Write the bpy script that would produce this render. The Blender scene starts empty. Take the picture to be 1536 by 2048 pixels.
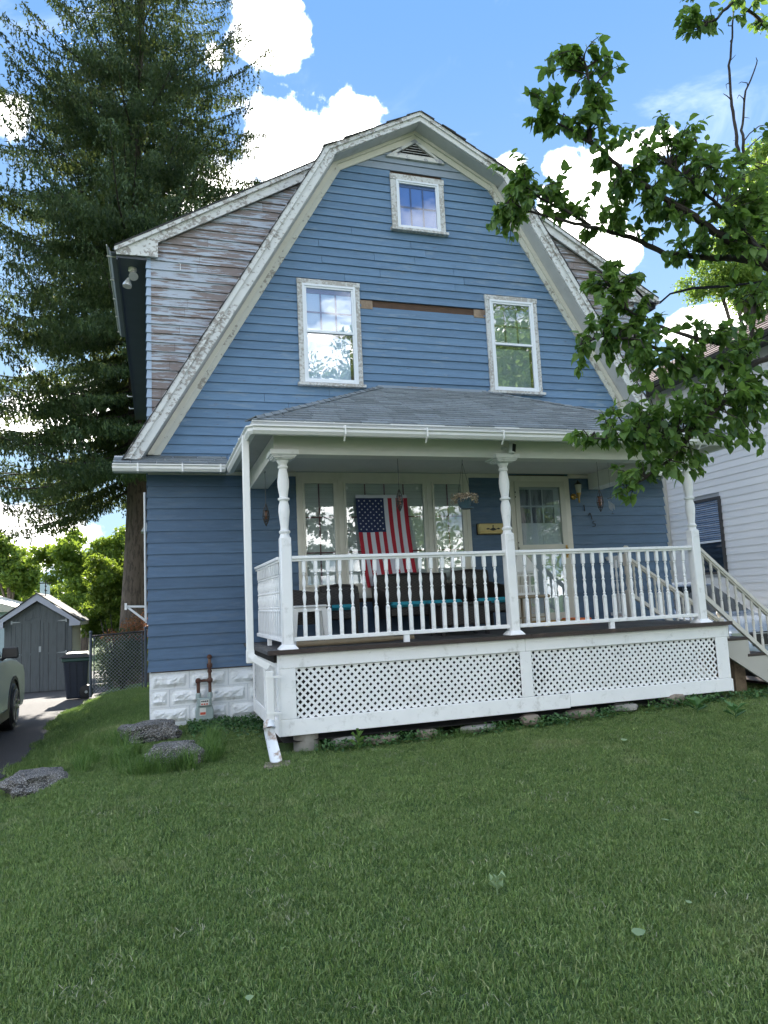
import bpy, bmesh, math, random
import numpy as np
from mathutils import Vector, Matrix, noise
R = math.radians
random.seed(7)
rng = np.random.default_rng(7)
sc = bpy.context.scene
COL = sc.collection

# ------------------------------------------------------------------ camera
CAMP = np.array([0.110, -9.544, 0.451]); YAW, PITCH, ROLL, FPX = 17.574, 7.033, -2.662, 1443.9
_a, _b, _c = R(YAW), R(PITCH), R(ROLL)
FW = np.array([math.sin(_a)*math.cos(_b), math.cos(_a)*math.cos(_b), math.sin(_b)])
_r0 = np.array([math.cos(_a), -math.sin(_a), 0.0]); _u0 = np.cross(_r0, FW)
RT = math.cos(_c)*_r0 + math.sin(_c)*_u0
UP = -math.sin(_c)*_r0 + math.cos(_c)*_u0
cam_d = bpy.data.cameras.new('camera'); cam = bpy.data.objects.new('camera', cam_d); COL.objects.link(cam)
cam.matrix_world = Matrix(((RT[0], UP[0], -FW[0], CAMP[0]), (RT[1], UP[1], -FW[1], CAMP[1]), (RT[2], UP[2], -FW[2], CAMP[2]), (0, 0, 0, 1)))
cam_d.sensor_fit = 'VERTICAL'; cam_d.sensor_height = 36.0; cam_d.lens = 36.0*FPX/2048.0
cam_d.clip_start = 0.05; cam_d.clip_end = 1500
sc.camera = cam

def at(px, py, w):
    """a point of the world seen at photo pixel (px, py), w metres ahead"""
    return CAMP + w*(FW + RT*(px-768)/FPX - UP*(py-1024)/FPX)
def on_y(px, py, y):
    d = FW + RT*(px-768)/FPX - UP*(py-1024)/FPX
    return CAMP + d*(y-CAMP[1])/d[1]

# ------------------------------------------------------------------ node helpers
class NT:
    def __init__(s, tree): s.t = tree; s.n = tree.nodes; s.l = tree.links; s.n.clear()
    def node(s, typ, **kw):
        n = s.n.new(typ)
        for k, v in kw.items(): setattr(n, k, v)
        return n
    def put(s, sock, v):
        if isinstance(v, bpy.types.NodeSocket): s.l.new(v, sock)
        elif v is not None:
            if hasattr(sock.default_value, '__len__') and not hasattr(v, '__len__'): v = (v,)*len(sock.default_value)
            if hasattr(v, '__len__') and len(sock.default_value) == 4 and len(v) == 3: v = (*v, 1)
            sock.default_value = v
    def math(s, op, a, b=None, c=None, clamp=False):
        n = s.node('ShaderNodeMath', operation=op, use_clamp=clamp)
        s.put(n.inputs[0], a); s.put(n.inputs[1], b)
        if c is not None: s.put(n.inputs[2], c)
        return n.outputs[0]
    def vec(s, op, a, b=None, scale=None):
        n = s.node('ShaderNodeVectorMath', operation=op)
        s.put(n.inputs[0], a)
        if b is not None: s.put(n.inputs[1], b)
        if scale is not None: s.put(n.inputs['Scale'], scale)
        return n.outputs['Value'] if op in ('LENGTH', 'DOT_PRODUCT') else n.outputs[0]
    def mix(s, f, a, b, blend='MIX'):
        n = s.node('ShaderNodeMix', data_type='RGBA', blend_type=blend)
        s.put(n.inputs[0], f); s.put(n.inputs[6], a); s.put(n.inputs[7], b)
        return n.outputs[2]
    def noise(s, vec, scale, detail=4, rough=.55, dist=0.0):
        n = s.node('ShaderNodeTexNoise'); s.put(n.inputs['Vector'], vec)
        n.inputs['Scale'].default_value = scale; n.inputs['Detail'].default_value = detail
        n.inputs['Roughness'].default_value = rough; n.inputs['Distortion'].default_value = dist
        return n.outputs['Fac']
    def ramp(s, f, a, b, lo=0.0, hi=1.0):
        n = s.node('ShaderNodeMapRange', clamp=True, interpolation_type='SMOOTHSTEP')
        s.put(n.inputs[0], f); n.inputs[1].default_value = a; n.inputs[2].default_value = b
        n.inputs[3].default_value = lo; n.inputs[4].default_value = hi
        return n.outputs[0]
    def mapv(s, v, sc_=(1, 1, 1), loc=(0, 0, 0)):
        n = s.node('ShaderNodeMapping'); s.put(n.inputs[0], v); n.inputs['Scale'].default_value = sc_; n.inputs['Location'].default_value = loc
        return n.outputs[0]

# ------------------------------------------------------------------ world, sun, exposure
SUN_AZ, SUN_EL = R(1.5), R(26.0)           # azimuth from +Y towards +X: the sun stands behind the house
world = bpy.data.worlds.new("World"); sc.world = world; world.use_nodes = True
w = NT(world.node_tree)
sky = w.node('ShaderNodeTexSky', sky_type='NISHITA'); sky.sun_disc = False
sky.sun_elevation = SUN_EL; sky.sun_rotation = SUN_AZ; sky.altitude = 200; sky.air_density = 1.0; sky.dust_density = 0.35; sky.ozone_density = 2.2
tc = w.node('ShaderNodeTexCoord'); D = tc.outputs['Generated']
def sky_dir(px, py):
    d = FW + RT*(px-768)/FPX - UP*(py-1024)/FPX
    return d/np.linalg.norm(d)
blobs = [  # px, py, half width px, half height px : the cumulus of the photo
    (548, 85, 66, 50), (520, 0, 36, 16), (575, 10, 26, 14), (575, 290, 120, 95), (690, 250, 72, 42), (470, 400, 130, 90), (260, 560, 60, 50), (150, 830, 150, 70), (330, 720, 60, 60),
    (1180, 410, 70, 92), (1290, 290, 46, 24), (1120, 330, 36, 28), (1010, 330, 40, 20), (1430, 650, 80, 34), (1240, 500, 44, 44), (20, 230, 34, 50), (430, 120, 20, 26),
    (40, 1070, 120, 60)]
warp = w.noise(D, 7.0, 6, .62); warp2 = w.noise(w.mapv(D, (1, 1, 1), (3.1, 1.7, .4)), 26.0, 5, .6)
cl = None
for (px, py, hw, hh) in blobs:
    c = sky_dir(px, py); k = 1.0/FPX
    v = w.vec('SUBTRACT', D, tuple(c)); v = w.vec('MULTIPLY', v, (1/(hw*k), 1/(hw*k), 1/(hh*k)))
    f = w.math('SUBTRACT', 1.0, w.vec('LENGTH', v))
    cl = f if cl is None else w.math('MAXIMUM', cl, f)
cl = w.math('MAXIMUM', cl, -1.2)
cl = w.math('ADD', cl, w.math('MULTIPLY', w.math('SUBTRACT', warp, .5), 2.3))
cl = w.math('ADD', cl, w.math('MULTIPLY', w.math('SUBTRACT', warp2, .5), 1.3))
mask = w.ramp(cl, -0.08, 0.42)
# broad unseen cloud away from the view, added for even ambient light
sep = w.node('ShaderNodeSeparateXYZ'); w.put(sep.inputs[0], D)
hz = w.vec('MULTIPLY', D, (1, 1, 2.2))
broad = w.noise(hz, 2.6, 7, .6)
away = w.ramp(w.vec('DOT_PRODUCT', D, tuple(FW)), 0.70, 0.35)
bm = w.math('MULTIPLY', w.ramp(broad, .51, .64), away)
wisp = w.math('MULTIPLY', w.ramp(w.noise(w.mapv(D, (1.4, 1.4, 3.0)), 3.0, 6, .62, .6), .55, .85), .10)
mask = w.math('MAXIMUM', w.math('MAXIMUM', mask, bm), wisp)
shade = w.ramp(w.noise(w.mapv(D, (1, 1, 1.5), (.3, .2, .05)), 9.0, 5, .6), .35, .62, .72, 1.0)
hsv = w.node('ShaderNodeHueSaturation'); hsv.inputs['Saturation'].default_value = 1.12; w.put(hsv.inputs['Color'], sky.outputs[0])
lim = w.mix(w.ramp(sep.outputs[2], .02, .75), (.82, 1.20, 1.55), (.28, .62, 1.30))
skyc = w.vec('MINIMUM', hsv.outputs[0], lim)
cc = w.mix(shade, (4.8, 4.9, 5.1), (10.2, 9.9, 9.3))
colr = w.mix(mask, skyc, cc)
bg = w.node('ShaderNodeBackground'); w.put(bg.inputs[0], colr); bg.inputs[1].default_value = 0.105
wo = w.node('ShaderNodeOutputWorld'); w.l.new(bg.outputs[0], wo.inputs[0])

sun_d = bpy.data.lights.new('sun', 'SUN'); sun_d.energy = 2.3; sun_d.angle = R(0.5); sun_d.color = (1.0, .93, .82)
sun = bpy.data.objects.new('sun', sun_d); COL.objects.link(sun)
sd = Vector((math.sin(SUN_AZ)*math.cos(SUN_EL), math.cos(SUN_AZ)*math.cos(SUN_EL), math.sin(SUN_EL)))
sun.rotation_euler = sd.to_track_quat('Z', 'Y').to_euler(); sun.location = (0, 0, 30)
sc.view_settings.view_transform = 'Standard'; sc.view_settings.look = 'None'; sc.view_settings.gamma = 1.0
sc.view_settings.use_curve_mapping = False; sc.view_settings.exposure = 2.95
sc.cycles.max_bounces = 8; sc.cycles.transparent_max_bounces = 12; sc.cycles.diffuse_bounces = 4
sc.cycles.use_denoising = True

# ------------------------------------------------------------------ materials
MATS = {}
def new_mat(name):
    m = bpy.data.materials.new(name); m.use_nodes = True; MATS[name] = m
    t = NT(m.node_tree); o = t.node('ShaderNodeOutputMaterial'); p = t.node('ShaderNodeBsdfPrincipled')
    t.l.new(p.outputs[0], o.inputs[0]); t.p = p; t.o = o
    tcn = t.node('ShaderNodeTexCoord'); t.obj = tcn.outputs['Object']
    return m, t
def bumpit(t, h, strength, dist=0.01):
    b = t.node('ShaderNodeBump'); b.inputs['Strength'].default_value = strength; b.inputs['Distance'].default_value = dist
    t.put(b.inputs['Height'], h); t.l.new(b.outputs[0], t.p.inputs['Normal'])
def mat(name, base, rough=.6, var=.12, scale=3.0, bump=0.0, bscale=60, stretch=(1, 1, 1), dirt=None, dscale=4.0, dthr=(.55, .75), damt=.6, rnd=0.0, metal=0.0, spec=.5, subs=None, emit=None):
    m, t = new_mat(name)
    v = t.mapv(t.obj, stretch)
    n1 = t.noise(v, scale, 5)
    c = t.mix(1.0, base, t.mix(n1, (1-var,)*3, (1+var,)*3), 'MULTIPLY')
    if rnd:
        oi = t.node('ShaderNodeObjectInfo')
        f = t.math('ADD', t.math('MULTIPLY', t.math('SUBTRACT', oi.outputs['Random'], .5), 2*rnd), 1.0)
        c = t.vec('SCALE', c, scale=f)
    if dirt:
        dn = t.ramp(t.noise(t.mapv(t.obj, stretch, (5, 3, 9)), dscale, 7, .65), dthr[0], dthr[1], 0, damt)
        c = t.mix(dn, c, dirt)
    t.put(t.p.inputs['Base Color'], c)
    t.p.inputs['Roughness'].default_value = rough; t.p.inputs['Metallic'].default_value = metal
    t.p.inputs['Specular IOR Level'].default_value = spec
    if bump: bumpit(t, t.noise(v, bscale, 4, .6), bump)
    if emit: t.put(t.p.inputs['Emission Color'], emit[0]); t.p.inputs['Emission Strength'].default_value = emit[1]
    return m
def peel(name, paint, wood, scale=6, stretch=(1, 1, 1), thr=(.5, .53), wood2=None, rough=.75, coarse=1.6, rnd=.06, bump=.5, cbias=.35, grain=(2, 1, 60)):
    m, t = new_mat(name)
    v = t.mapv(t.obj, stretch)
    n1 = t.noise(v, scale, 8, .66); n2 = t.noise(t.mapv(t.obj, (stretch[0]*.5+.5,)*3, (7, 2, 1)), coarse, 3)
    oi = t.node('ShaderNodeObjectInfo')
    s = t.math('ADD', n1, t.math('MULTIPLY', t.math('SUBTRACT', n2, .5), cbias))
    s = t.math('ADD', s, t.math('MULTIPLY', t.math('SUBTRACT', oi.outputs['Random'], .5), rnd))
    f = t.ramp(s, thr[0], thr[1])
    g = t.noise(t.mapv(t.obj, grain), 6, 5, .6)
    wc = t.mix(g, tuple(x*.65 for x in wood), tuple(x*1.3 for x in (wood2 or wood)))
    pc = t.mix(t.noise(t.obj, 9, 4), tuple(x*.86 for x in paint), tuple(min(1, x*1.08) for x in paint))
    t.put(t.p.inputs['Base Color'], t.mix(f, pc, wc)); t.p.inputs['Roughness'].default_value = rough
    t.p.inputs['Specular IOR Level'].default_value = .3
    bumpit(t, t.math('ADD', t.math('SUBTRACT', 1.0, f), t.math('MULTIPLY', g, .3)), bump, .004)
    return m

def clap_mat(name, base, faded, amt, grime=.25):
    m, t = new_mat(name)
    v = t.mapv(t.obj, (.55, 1, 5)); oi = t.node('ShaderNodeObjectInfo')
    c = t.mix(1.0, base, t.mix(t.noise(v, 5, 6, .65), (.66,)*3, (1.28,)*3), 'MULTIPLY')
    c = t.vec('SCALE', c, scale=t.math('ADD', t.math('MULTIPLY', oi.outputs['Random'], .16), .92))
    f = t.ramp(t.math('ADD', t.noise(t.mapv(t.obj, (.9, 1, 6)), 3.0, 8, .7), t.math('MULTIPLY', t.math('SUBTRACT', t.noise(t.obj, .9, 2), .5), .5)), .54, .66, 0, amt)
    c = t.mix(f, c, faded)
    d = t.ramp(t.noise(t.mapv(t.obj, (2.5, 1, 14), (9, 1, 2)), 3.2, 8, .7), .585, .68, 0, grime)
    c = t.mix(d, c, (.10, .10, .10))
    t.put(t.p.inputs['Base Color'], c); t.p.inputs['Roughness'].default_value = .62; t.p.inputs['Specular IOR Level'].default_value = .35
    bumpit(t, t.noise(t.mapv(t.obj, (1.5, 1, 30)), 9, 5, .6), .35, .003)
    return m

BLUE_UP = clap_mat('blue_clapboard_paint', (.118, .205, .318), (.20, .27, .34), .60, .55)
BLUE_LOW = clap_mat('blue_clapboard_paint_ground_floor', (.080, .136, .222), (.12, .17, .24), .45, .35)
BLUE_PRIMER = peel('faded_grey_blue_clapboard_paint', (.25, .30, .36), (.26, .22, .19), 5, (.5, 1, 2.4), (.60, .66), rough=.7, cbias=.5)
WHITE_OLD = peel('peeling_white_trim_paint', (.64, .65, .64), (.33, .31, .285), 17, (1, 1, 1.3), (.53, .60), rnd=.0, cbias=.5, coarse=2.6)
WHITE_OLD2 = peel('bare_weathered_window_trim', (.58, .59, .58), (.39, .37, .34), 24, (1, 1, 1), (.46, .54), cbias=.5)
WEATHER = peel('weathered_bare_clapboard', (.40, .45, .52), (.175, .142, .125), 3.6, (.65, 1, 8.5), (.455, .51), wood2=(.26, .225, .22), cbias=.55, coarse=.9, rnd=.06)
CREAM = mat('cream_trim_paint', (.60, .59, .51), .55, .08, 6, .1, 80, dirt=(.38, .36, .31), dthr=(.55, .8), damt=.4)
SOFFIT = mat('grey_soffit_paint', (.46, .47, .46), .7, .15, 5, .1, 40, dirt=(.20, .20, .19), damt=.5)
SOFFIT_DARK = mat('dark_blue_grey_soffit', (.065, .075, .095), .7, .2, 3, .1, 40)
WHITE = mat('white_porch_paint', (.84, .84, .84), .5, .07, 5, .2, 70, dirt=(.40, .39, .36), dscale=9, dthr=(.54, .78), damt=.6)
WHITE2 = mat('white_gutter_metal', (.76, .76, .75), .35, .05, 8, dirt=(.45, .42, .36), dscale=5, dthr=(.6, .85), damt=.5)
VINYL = mat('white_storm_frame', (.70, .74, .78), .35, .05, 6)
BEIGE = mat('aged_cream_casing', (.61, .59, .53), .5, .10, 6, .1, 60, dirt=(.25, .23, .18), dthr=(.5, .8), damt=.35)
BEAM = mat('cream_porch_beam_paint', (.80, .79, .75), .5, .10, 4, .1, 60, stretch=(.6, 1, 2), dirt=(.36, .36, .33), dscale=3, dthr=(.5, .85), damt=.4)
CEIL = mat('porch_ceiling_paint', (.68, .68, .66), .6, .06, 3)
RED = mat('dark_red_muntin_paint', (.17, .030, .038), .5, .1)
MUNT_BLUE = mat('blue_grey_muntin_paint', (.06, .08, .16), .5, .1)
BROWN = mat('dark_brown_step_paint', (.035, .022, .018), .55, .35, 12, .3, 50, stretch=(1, 6, 1), dirt=(.12, .08, .06), dthr=(.55, .7), damt=.6)
DECK = mat('worn_grey_deck_paint', (.085, .082, .080), .6, .3, 6, .2, 40, stretch=(4, .6, 1), rnd=.25, dirt=(.03, .03, .03), dthr=(.5, .7))
SHEATH = mat('exposed_brown_sheathing', (.085, .048, .030), .8, .35, 8, .4, 40, stretch=(1, 1, 4))
RAWWOOD = mat('raw_split_wood', (.27, .20, .14), .8, .4, 14, .4, 40, dirt=(.08, .04, .03), dthr=(.45, .6))
SHINGLE = mat('grey_asphalt_shingle', (.165, .190, .200), .9, .22, 9, .6, 260, rnd=.26, dirt=(.09, .10, .105), dscale=30, dthr=(.45, .7), damt=.5)
SHINGLE_DK = mat('dark_roof_shingle', (.05, .05, .052), .9, .3, 10, .4, 150, rnd=.2)
SHINGLE_BR = mat('brown_roof_shingle', (.12, .085, .08), .9, .3, 10, .4, 150, rnd=.3)
BLOCK = mat('white_painted_rockface_block', (.74, .76, .77), .6, .06, 8, .35, 45, dirt=(.34, .33, .30), dscale=9, dthr=(.52, .75), damt=.6)
MORTAR = mat('painted_mortar', (.55, .58, .61), .7, .1, 8)
VOIDM = mat('near_black_shade', (.012, .011, .010), .95, .3, 5)  # near-black colour standing in for shade under the porch and in recesses
BLIND = mat('beige_window_blind', (.68, .64, .52), .6, .05, 2, dirt=None)
CURTAIN = mat('pale_curtain', (.66, .70, .80), .8, .06, 2)
PANE_SKY_BLUE = mat('painted_sky_reflection', (.13, .23, .50), .8, .1, 2)  # blue backing colour painted as the gable pane's reflection of the sky
ROOMDK = mat('dark_room', (.03, .03, .032), .8, .1, 2)
LACE = mat('grey_lace_curtain', (.22, .22, .21), .8, .3, 20, stretch=(1, 1, .2), dirt=(.03, .03, .04), dscale=9, dthr=(.45, .6), damt=.8)
def glass(name, tint=(.9, .95, 1), refl=1.0, minr=.10):
    m = bpy.data.materials.new(name); m.use_nodes = True; t = NT(m.node_tree)
    o = t.node('ShaderNodeOutputMaterial'); g = t.node('ShaderNodeBsdfGlossy'); tr = t.node('ShaderNodeBsdfTransparent')
    g.inputs['Roughness'].default_value = .012; t.put(g.inputs['Color'], (refl, refl, refl)); t.put(tr.inputs['Color'], tint)
    lw = t.node('ShaderNodeLayerWeight'); lw.inputs[0].default_value = .12
    tc_ = t.node('ShaderNodeTexCoord')
    f = t.math('MAXIMUM', lw.outputs['Fresnel'], minr)
    bn = t.node('ShaderNodeBump'); bn.inputs['Strength'].default_value = .12; bn.inputs['Distance'].default_value = .01
    t.put(bn.inputs['Height'], t.noise(tc_.outputs['Object'], 2.2, 2)); t.l.new(bn.outputs[0], g.inputs['Normal'])
    mx = t.node('ShaderNodeMixShader'); t.put(mx.inputs[0], f); t.l.new(tr.outputs[0], mx.inputs[1]); t.l.new(g.outputs[0], mx.inputs[2])
    t.l.new(mx.outputs[0], o.inputs[0]); return m
GLASS = glass('window_glass', minr=.15)
GLASS_LO = glass('clear_glass', minr=.085)
GLASS_DOOR = glass('door_glass', minr=.035)
GLASS_CAR = glass('dark_car_glass', (.12, .15, .15), 1.0, .22)
def leafmat(name, c1, c2, trans=(.25, .45, .05), tw=.35, rough=.45, rnd=.25, pos=1.5):
    m = bpy.data.materials.new(name); m.use_nodes = True; t = NT(m.node_tree)
    o = t.node('ShaderNodeOutputMaterial'); p = t.node('ShaderNodeBsdfPrincipled'); tl = t.node('ShaderNodeBsdfTranslucent')
    geo = t.node('ShaderNodeNewGeometry'); oi = t.node('ShaderNodeObjectInfo')
    f = t.math('ADD', t.math('MULTIPLY', t.math('SUBTRACT', geo.outputs['Random Per Island'], .5), 1.3), t.noise(geo.outputs['Position'], pos, 3), clamp=True)
    c = t.mix(f, c1, c2)
    k = t.math('ADD', t.math('MULTIPLY', t.math('SUBTRACT', oi.outputs['Random'], .5), rnd), 1.0)
    c = t.vec('SCALE', c, scale=k)
    t.put(p.inputs['Base Color'], c); p.inputs['Roughness'].default_value = rough; p.inputs['Specular IOR Level'].default_value = .35
    t.put(tl.inputs['Color'], t.mix(.5, c, trans))
    mx = t.node('ShaderNodeMixShader'); mx.inputs[0].default_value = tw
    t.l.new(p.outputs[0], mx.inputs[1]); t.l.new(tl.outputs[0], mx.inputs[2]); t.l.new(mx.outputs[0], o.inputs[0]); return m
LEAF = leafmat('broad_green_leaf', (.036, .092, .026), (.150, .250, .060), (.30, .50, .06), .45, .42)
NEEDLE = leafmat('spruce_needles', (.024, .058, .026), (.070, .120, .040), (.26, .30, .06), .26, .6)
LIME = leafmat('sunlit_lime_leaf', (.08, .15, .025), (.17, .25, .05), (.38, .55, .07), .45, .5)
MIDGREEN = leafmat('mid_green_leaf', (.05, .11, .018), (.14, .21, .035), (.42, .55, .05), .45, .5)
BUSHG = leafmat('dark_shrub_leaf', (.018, .042, .014), (.050, .085, .025), (.20, .25, .04), .3, .5)
BUSHR = leafmat('reddish_shrub_leaf', (.10, .08, .03), (.28, .12, .05), (.6, .2, .08), .4, .5)
BARK = mat('grey_brown_bark', (.105, .085, .070), .95, .35, 5, 1.0, 12, stretch=(1, 1, .25), dirt=(.04, .032, .028), dscale=14, dthr=(.45, .6), damt=.8)
TWIG = mat('dark_twig_bark', (.035, .028, .024), .9, .35, 12, .6, 40, dirt=(.08, .08, .07), dthr=(.5, .7))
ASPHALT = mat('cracked_asphalt', (.040, .038, .040), .9, .25, 1.4, .6, 120, dirt=(.10, .085, .07), dscale=25, dthr=(.55, .75), damt=.6)
CONCRETE = mat('old_concrete', (.28, .265, .24), .9, .2, 6, .5, 50, dirt=(.12, .11, .09), dthr=(.45, .7))
STONE_FL = mat('tan_flat_stone', (.25, .205, .165), .9, .3, 8, .5, 40, dirt=(.10, .08, .06), dthr=(.5, .7))
NEIGH = mat('white_vinyl_siding', (.82, .82, .81), .4, .04, 2, rnd=.04, stretch=(1, .5, 3))
NEIGH_TR = mat('neighbour_cream_frieze', (.50, .48, .42), .5, .05)
BRONZE = mat('dark_bronze_frame', (.045, .042, .042), .4, .1)
SHED = mat('grey_shed_siding', (.105, .118, .125), .75, .15, 4, .4, 30, stretch=(6, 1, .6), dirt=(.07, .08, .08), dthr=(.45, .7))
SHED_TRIM = mat('pale_lilac_shed_trim', (.40, .42, .50), .6, .06)
SHED_TAN = mat('tan_corner_board', (.22, .20, .16), .7, .1)
METAL = mat('galvanised_steel', (.36, .38, .39), .45, .15, 10, metal=.5)
POSTM = mat('dull_blue_grey_steel', (.07, .085, .105), .5, .2, 10, metal=.3)
BLACKP = mat('black_plastic', (.012, .012, .013), .4, .1)
BINBODY = mat('navy_bin_plastic', (.012, .018, .032), .42, .15, 6)
RUST = mat('rusty_pipe', (.075, .030, .020), .85, .4, 20, .5, 60, dirt=(.22, .15, .11), dthr=(.5, .65), damt=.7)
GALVP = mat('grey_green_meter_paint', (.26, .32, .31), .55, .15, 12, .2, 30, dirt=(.18, .16, .12), dthr=(.55, .75), damt=.5)
LABELW = mat('white_label', (.62, .62, .58), .4, .02); LABELR = mat('red_label', (.45, .07, .04), .5, .02); LABELK = mat('black_print', (.02, .02, .02), .5, .02)
GOLD = mat('aged_brass', (.38, .24, .07), .35, .25, 20, metal=.7)
BOXGOLD = mat('yellow_mailbox_enamel', (.50, .40, .17), .4, .12, 12, dirt=(.3, .2, .06), dthr=(.5, .8), damt=.5)
DKIRON = mat('dark_iron', (.02, .018, .016), .5, .1)
WICKER = None
TEAL = mat('teal_cushion_fabric', (.02, .25, .33), .8, .08, 20, .3, 200)
TEALDK = mat('dark_teal_print_fabric', (.012, .075, .10), .85, .5, 12, .3, 200, dirt=(.03, .14, .10), dthr=(.5, .6))
PLASTW = mat('white_moulded_plastic', (.70, .70, .69), .4, .04)
BAMBOO = mat('bamboo_cane', (.30, .235, .15), .5, .2, 20)
POT = mat('slate_blue_pot_plastic', (.045, .085, .11), .5, .1)
DRYFLW = leafmat('dried_flower', (.22, .16, .10), (.42, .36, .26), (.4, .3, .2), .2, .8)
DRYW = leafmat('white_dried_petal', (.5, .46, .40), (.7, .66, .60), (.6, .55, .5), .2, .8)
ORANGE = mat('orange_mat_edge', (.85, .18, .03), .6, .1); YELLOW = mat('mustard_mat', (.55, .30, .05), .7, .25, 8)
FABR = mat('flag_red_cloth', (.36, .012, .030), .8, .08, 30, .2, 300); FABW = mat('flag_white_cloth', (.56, .56, .64), .8, .05, 30, .2, 300); FABB = mat('flag_navy_cloth', (.012, .022, .085), .8, .08, 30, .2, 300)
CABLE = mat('black_cable', (.010, .010, .011), .9, .1, spec=.05)
def grass_mat(name, c1, c2, dry, tr, tw):
    m = bpy.data.materials.new(name); m.use_nodes = True; t = NT(m.node_tree)
    o = t.node('ShaderNodeOutputMaterial'); p = t.node('ShaderNodeBsdfPrincipled'); tl = t.node('ShaderNodeBsdfTranslucent')
    geo = t.node('ShaderNodeNewGeometry'); oi = t.node('ShaderNodeObjectInfo'); P = geo.outputs['Position']; ri = geo.outputs['Random Per Island']
    f = t.math('ADD', t.math('MULTIPLY', t.math('SUBTRACT', ri, .5), 1.5), t.noise(P, .6, 4), clamp=True)
    c = t.mix(f, c1, c2)
    # worn, drier patches and stray dead blades
    dn = t.math('ADD', t.noise(P, .85, 5, .6), t.math('MULTIPLY', t.math('SUBTRACT', t.noise(P, 5.0, 4, .6), .5), .6))
    d = t.math('ADD', t.ramp(dn, .56, .80, 0, .6), t.ramp(ri, .93, .94, 0, .6), clamp=True)
    c = t.mix(d, c, dry)
    k = t.math('ADD', t.math('MULTIPLY', t.math('SUBTRACT', oi.outputs['Random'], .5), .5), 1.0); c = t.vec('SCALE', c, scale=k)
    t.put(p.inputs['Base Color'], c); p.inputs['Roughness'].default_value = .42; p.inputs['Specular IOR Level'].default_value = .45
    t.put(tl.inputs['Color'], t.mix(.5, c, tr)); mx = t.node('ShaderNodeMixShader'); mx.inputs[0].default_value = tw
    t.l.new(p.outputs[0], mx.inputs[1]); t.l.new(tl.outputs[0], mx.inputs[2]); t.l.new(mx.outputs[0], o.inputs[0]); return m
GRASSG = grass_mat('lawn_grass', (.080, .150, .042), (.225, .310, .100), (.32, .33, .17), (.28, .42, .08), .32)
GRASSL = leafmat('long_grass', (.065, .14, .03), (.14, .23, .065), (.2, .35, .05), .3, .5)
CLIP = leafmat('dry_clippings', (.24, .26, .17), (.36, .35, .25), (.2, .2, .1), .1, .8)
PALELEAF = leafmat('pale_underside_leaf', (.20, .29, .14), (.27, .36, .19), (.2, .4, .1), .2, .6)
GROUNDCOV = leafmat('ground_ivy', (.040, .105, .035), (.085, .18, .06), (.1, .25, .03), .25, .45)

def ground_mat():
    m, t = new_mat('lawn_soil_and_thatch')
    n = t.noise(t.obj, 1.2, 6, .6); n2 = t.noise(t.obj, 60, 4, .6)
    c = t.mix(n, (.045, .085, .03), (.075, .12, .04)); c = t.mix(t.ramp(n2, .5, .75, 0, .5), c, (.10, .09, .055))
    t.put(t.p.inputs['Base Color'], c); t.p.inputs['Roughness'].default_value = .95; t.p.inputs['Specular IOR Level'].default_value = .1
    bumpit(t, n2, 1.0, .02); return m
GROUND = ground_mat()
def rock_mat():
    m, t = new_mat('speckled_conglomerate_rock')
    v = t.node('ShaderNodeTexVoronoi'); t.put(v.inputs['Vector'], t.obj); v.inputs['Scale'].default_value = 38
    n = t.noise(t.obj, 7, 6, .65); sp = t.noise(t.obj, 90, 3, .7)
    c = t.mix(t.ramp(n, .35, .65), (.028, .026, .026), (.13, .122, .112)); c = t.mix(t.ramp(sp, .52, .58), c, (.34, .33, .31)); c = t.mix(t.ramp(t.noise(t.obj, 55, 3, .7), .58, .62), c, (.02, .02, .02))
    t.put(t.p.inputs['Base Color'], c); t.p.inputs['Roughness'].default_value = .9
    bumpit(t, t.math('ADD', t.math('MULTIPLY', v.outputs[0], 1.0), n), .9, .02); return m
ROCK = rock_mat()
def wicker_mat():
    m, t = new_mat('dark_woven_wicker')
    wv = t.node('ShaderNodeTexBrick'); t.put(wv.inputs['Vector'], t.mapv(t.obj, (1, 1, 1))); wv.inputs['Scale'].default_value = 1.0
    ck = t.node('ShaderNodeTexChecker'); t.put(ck.inputs['Vector'], t.mapv(t.obj, (30, 30, 60))); ck.inputs['Scale'].default_value = 1
    c = t.mix(ck.outputs['Fac'], (.010, .009, .010), (.028, .022, .020))
    t.put(t.p.inputs['Base Color'], c); t.p.inputs['Roughness'].default_value = .5; bumpit(t, ck.outputs['Fac'], .8, .01); return m
WICKER = wicker_mat()

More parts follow.
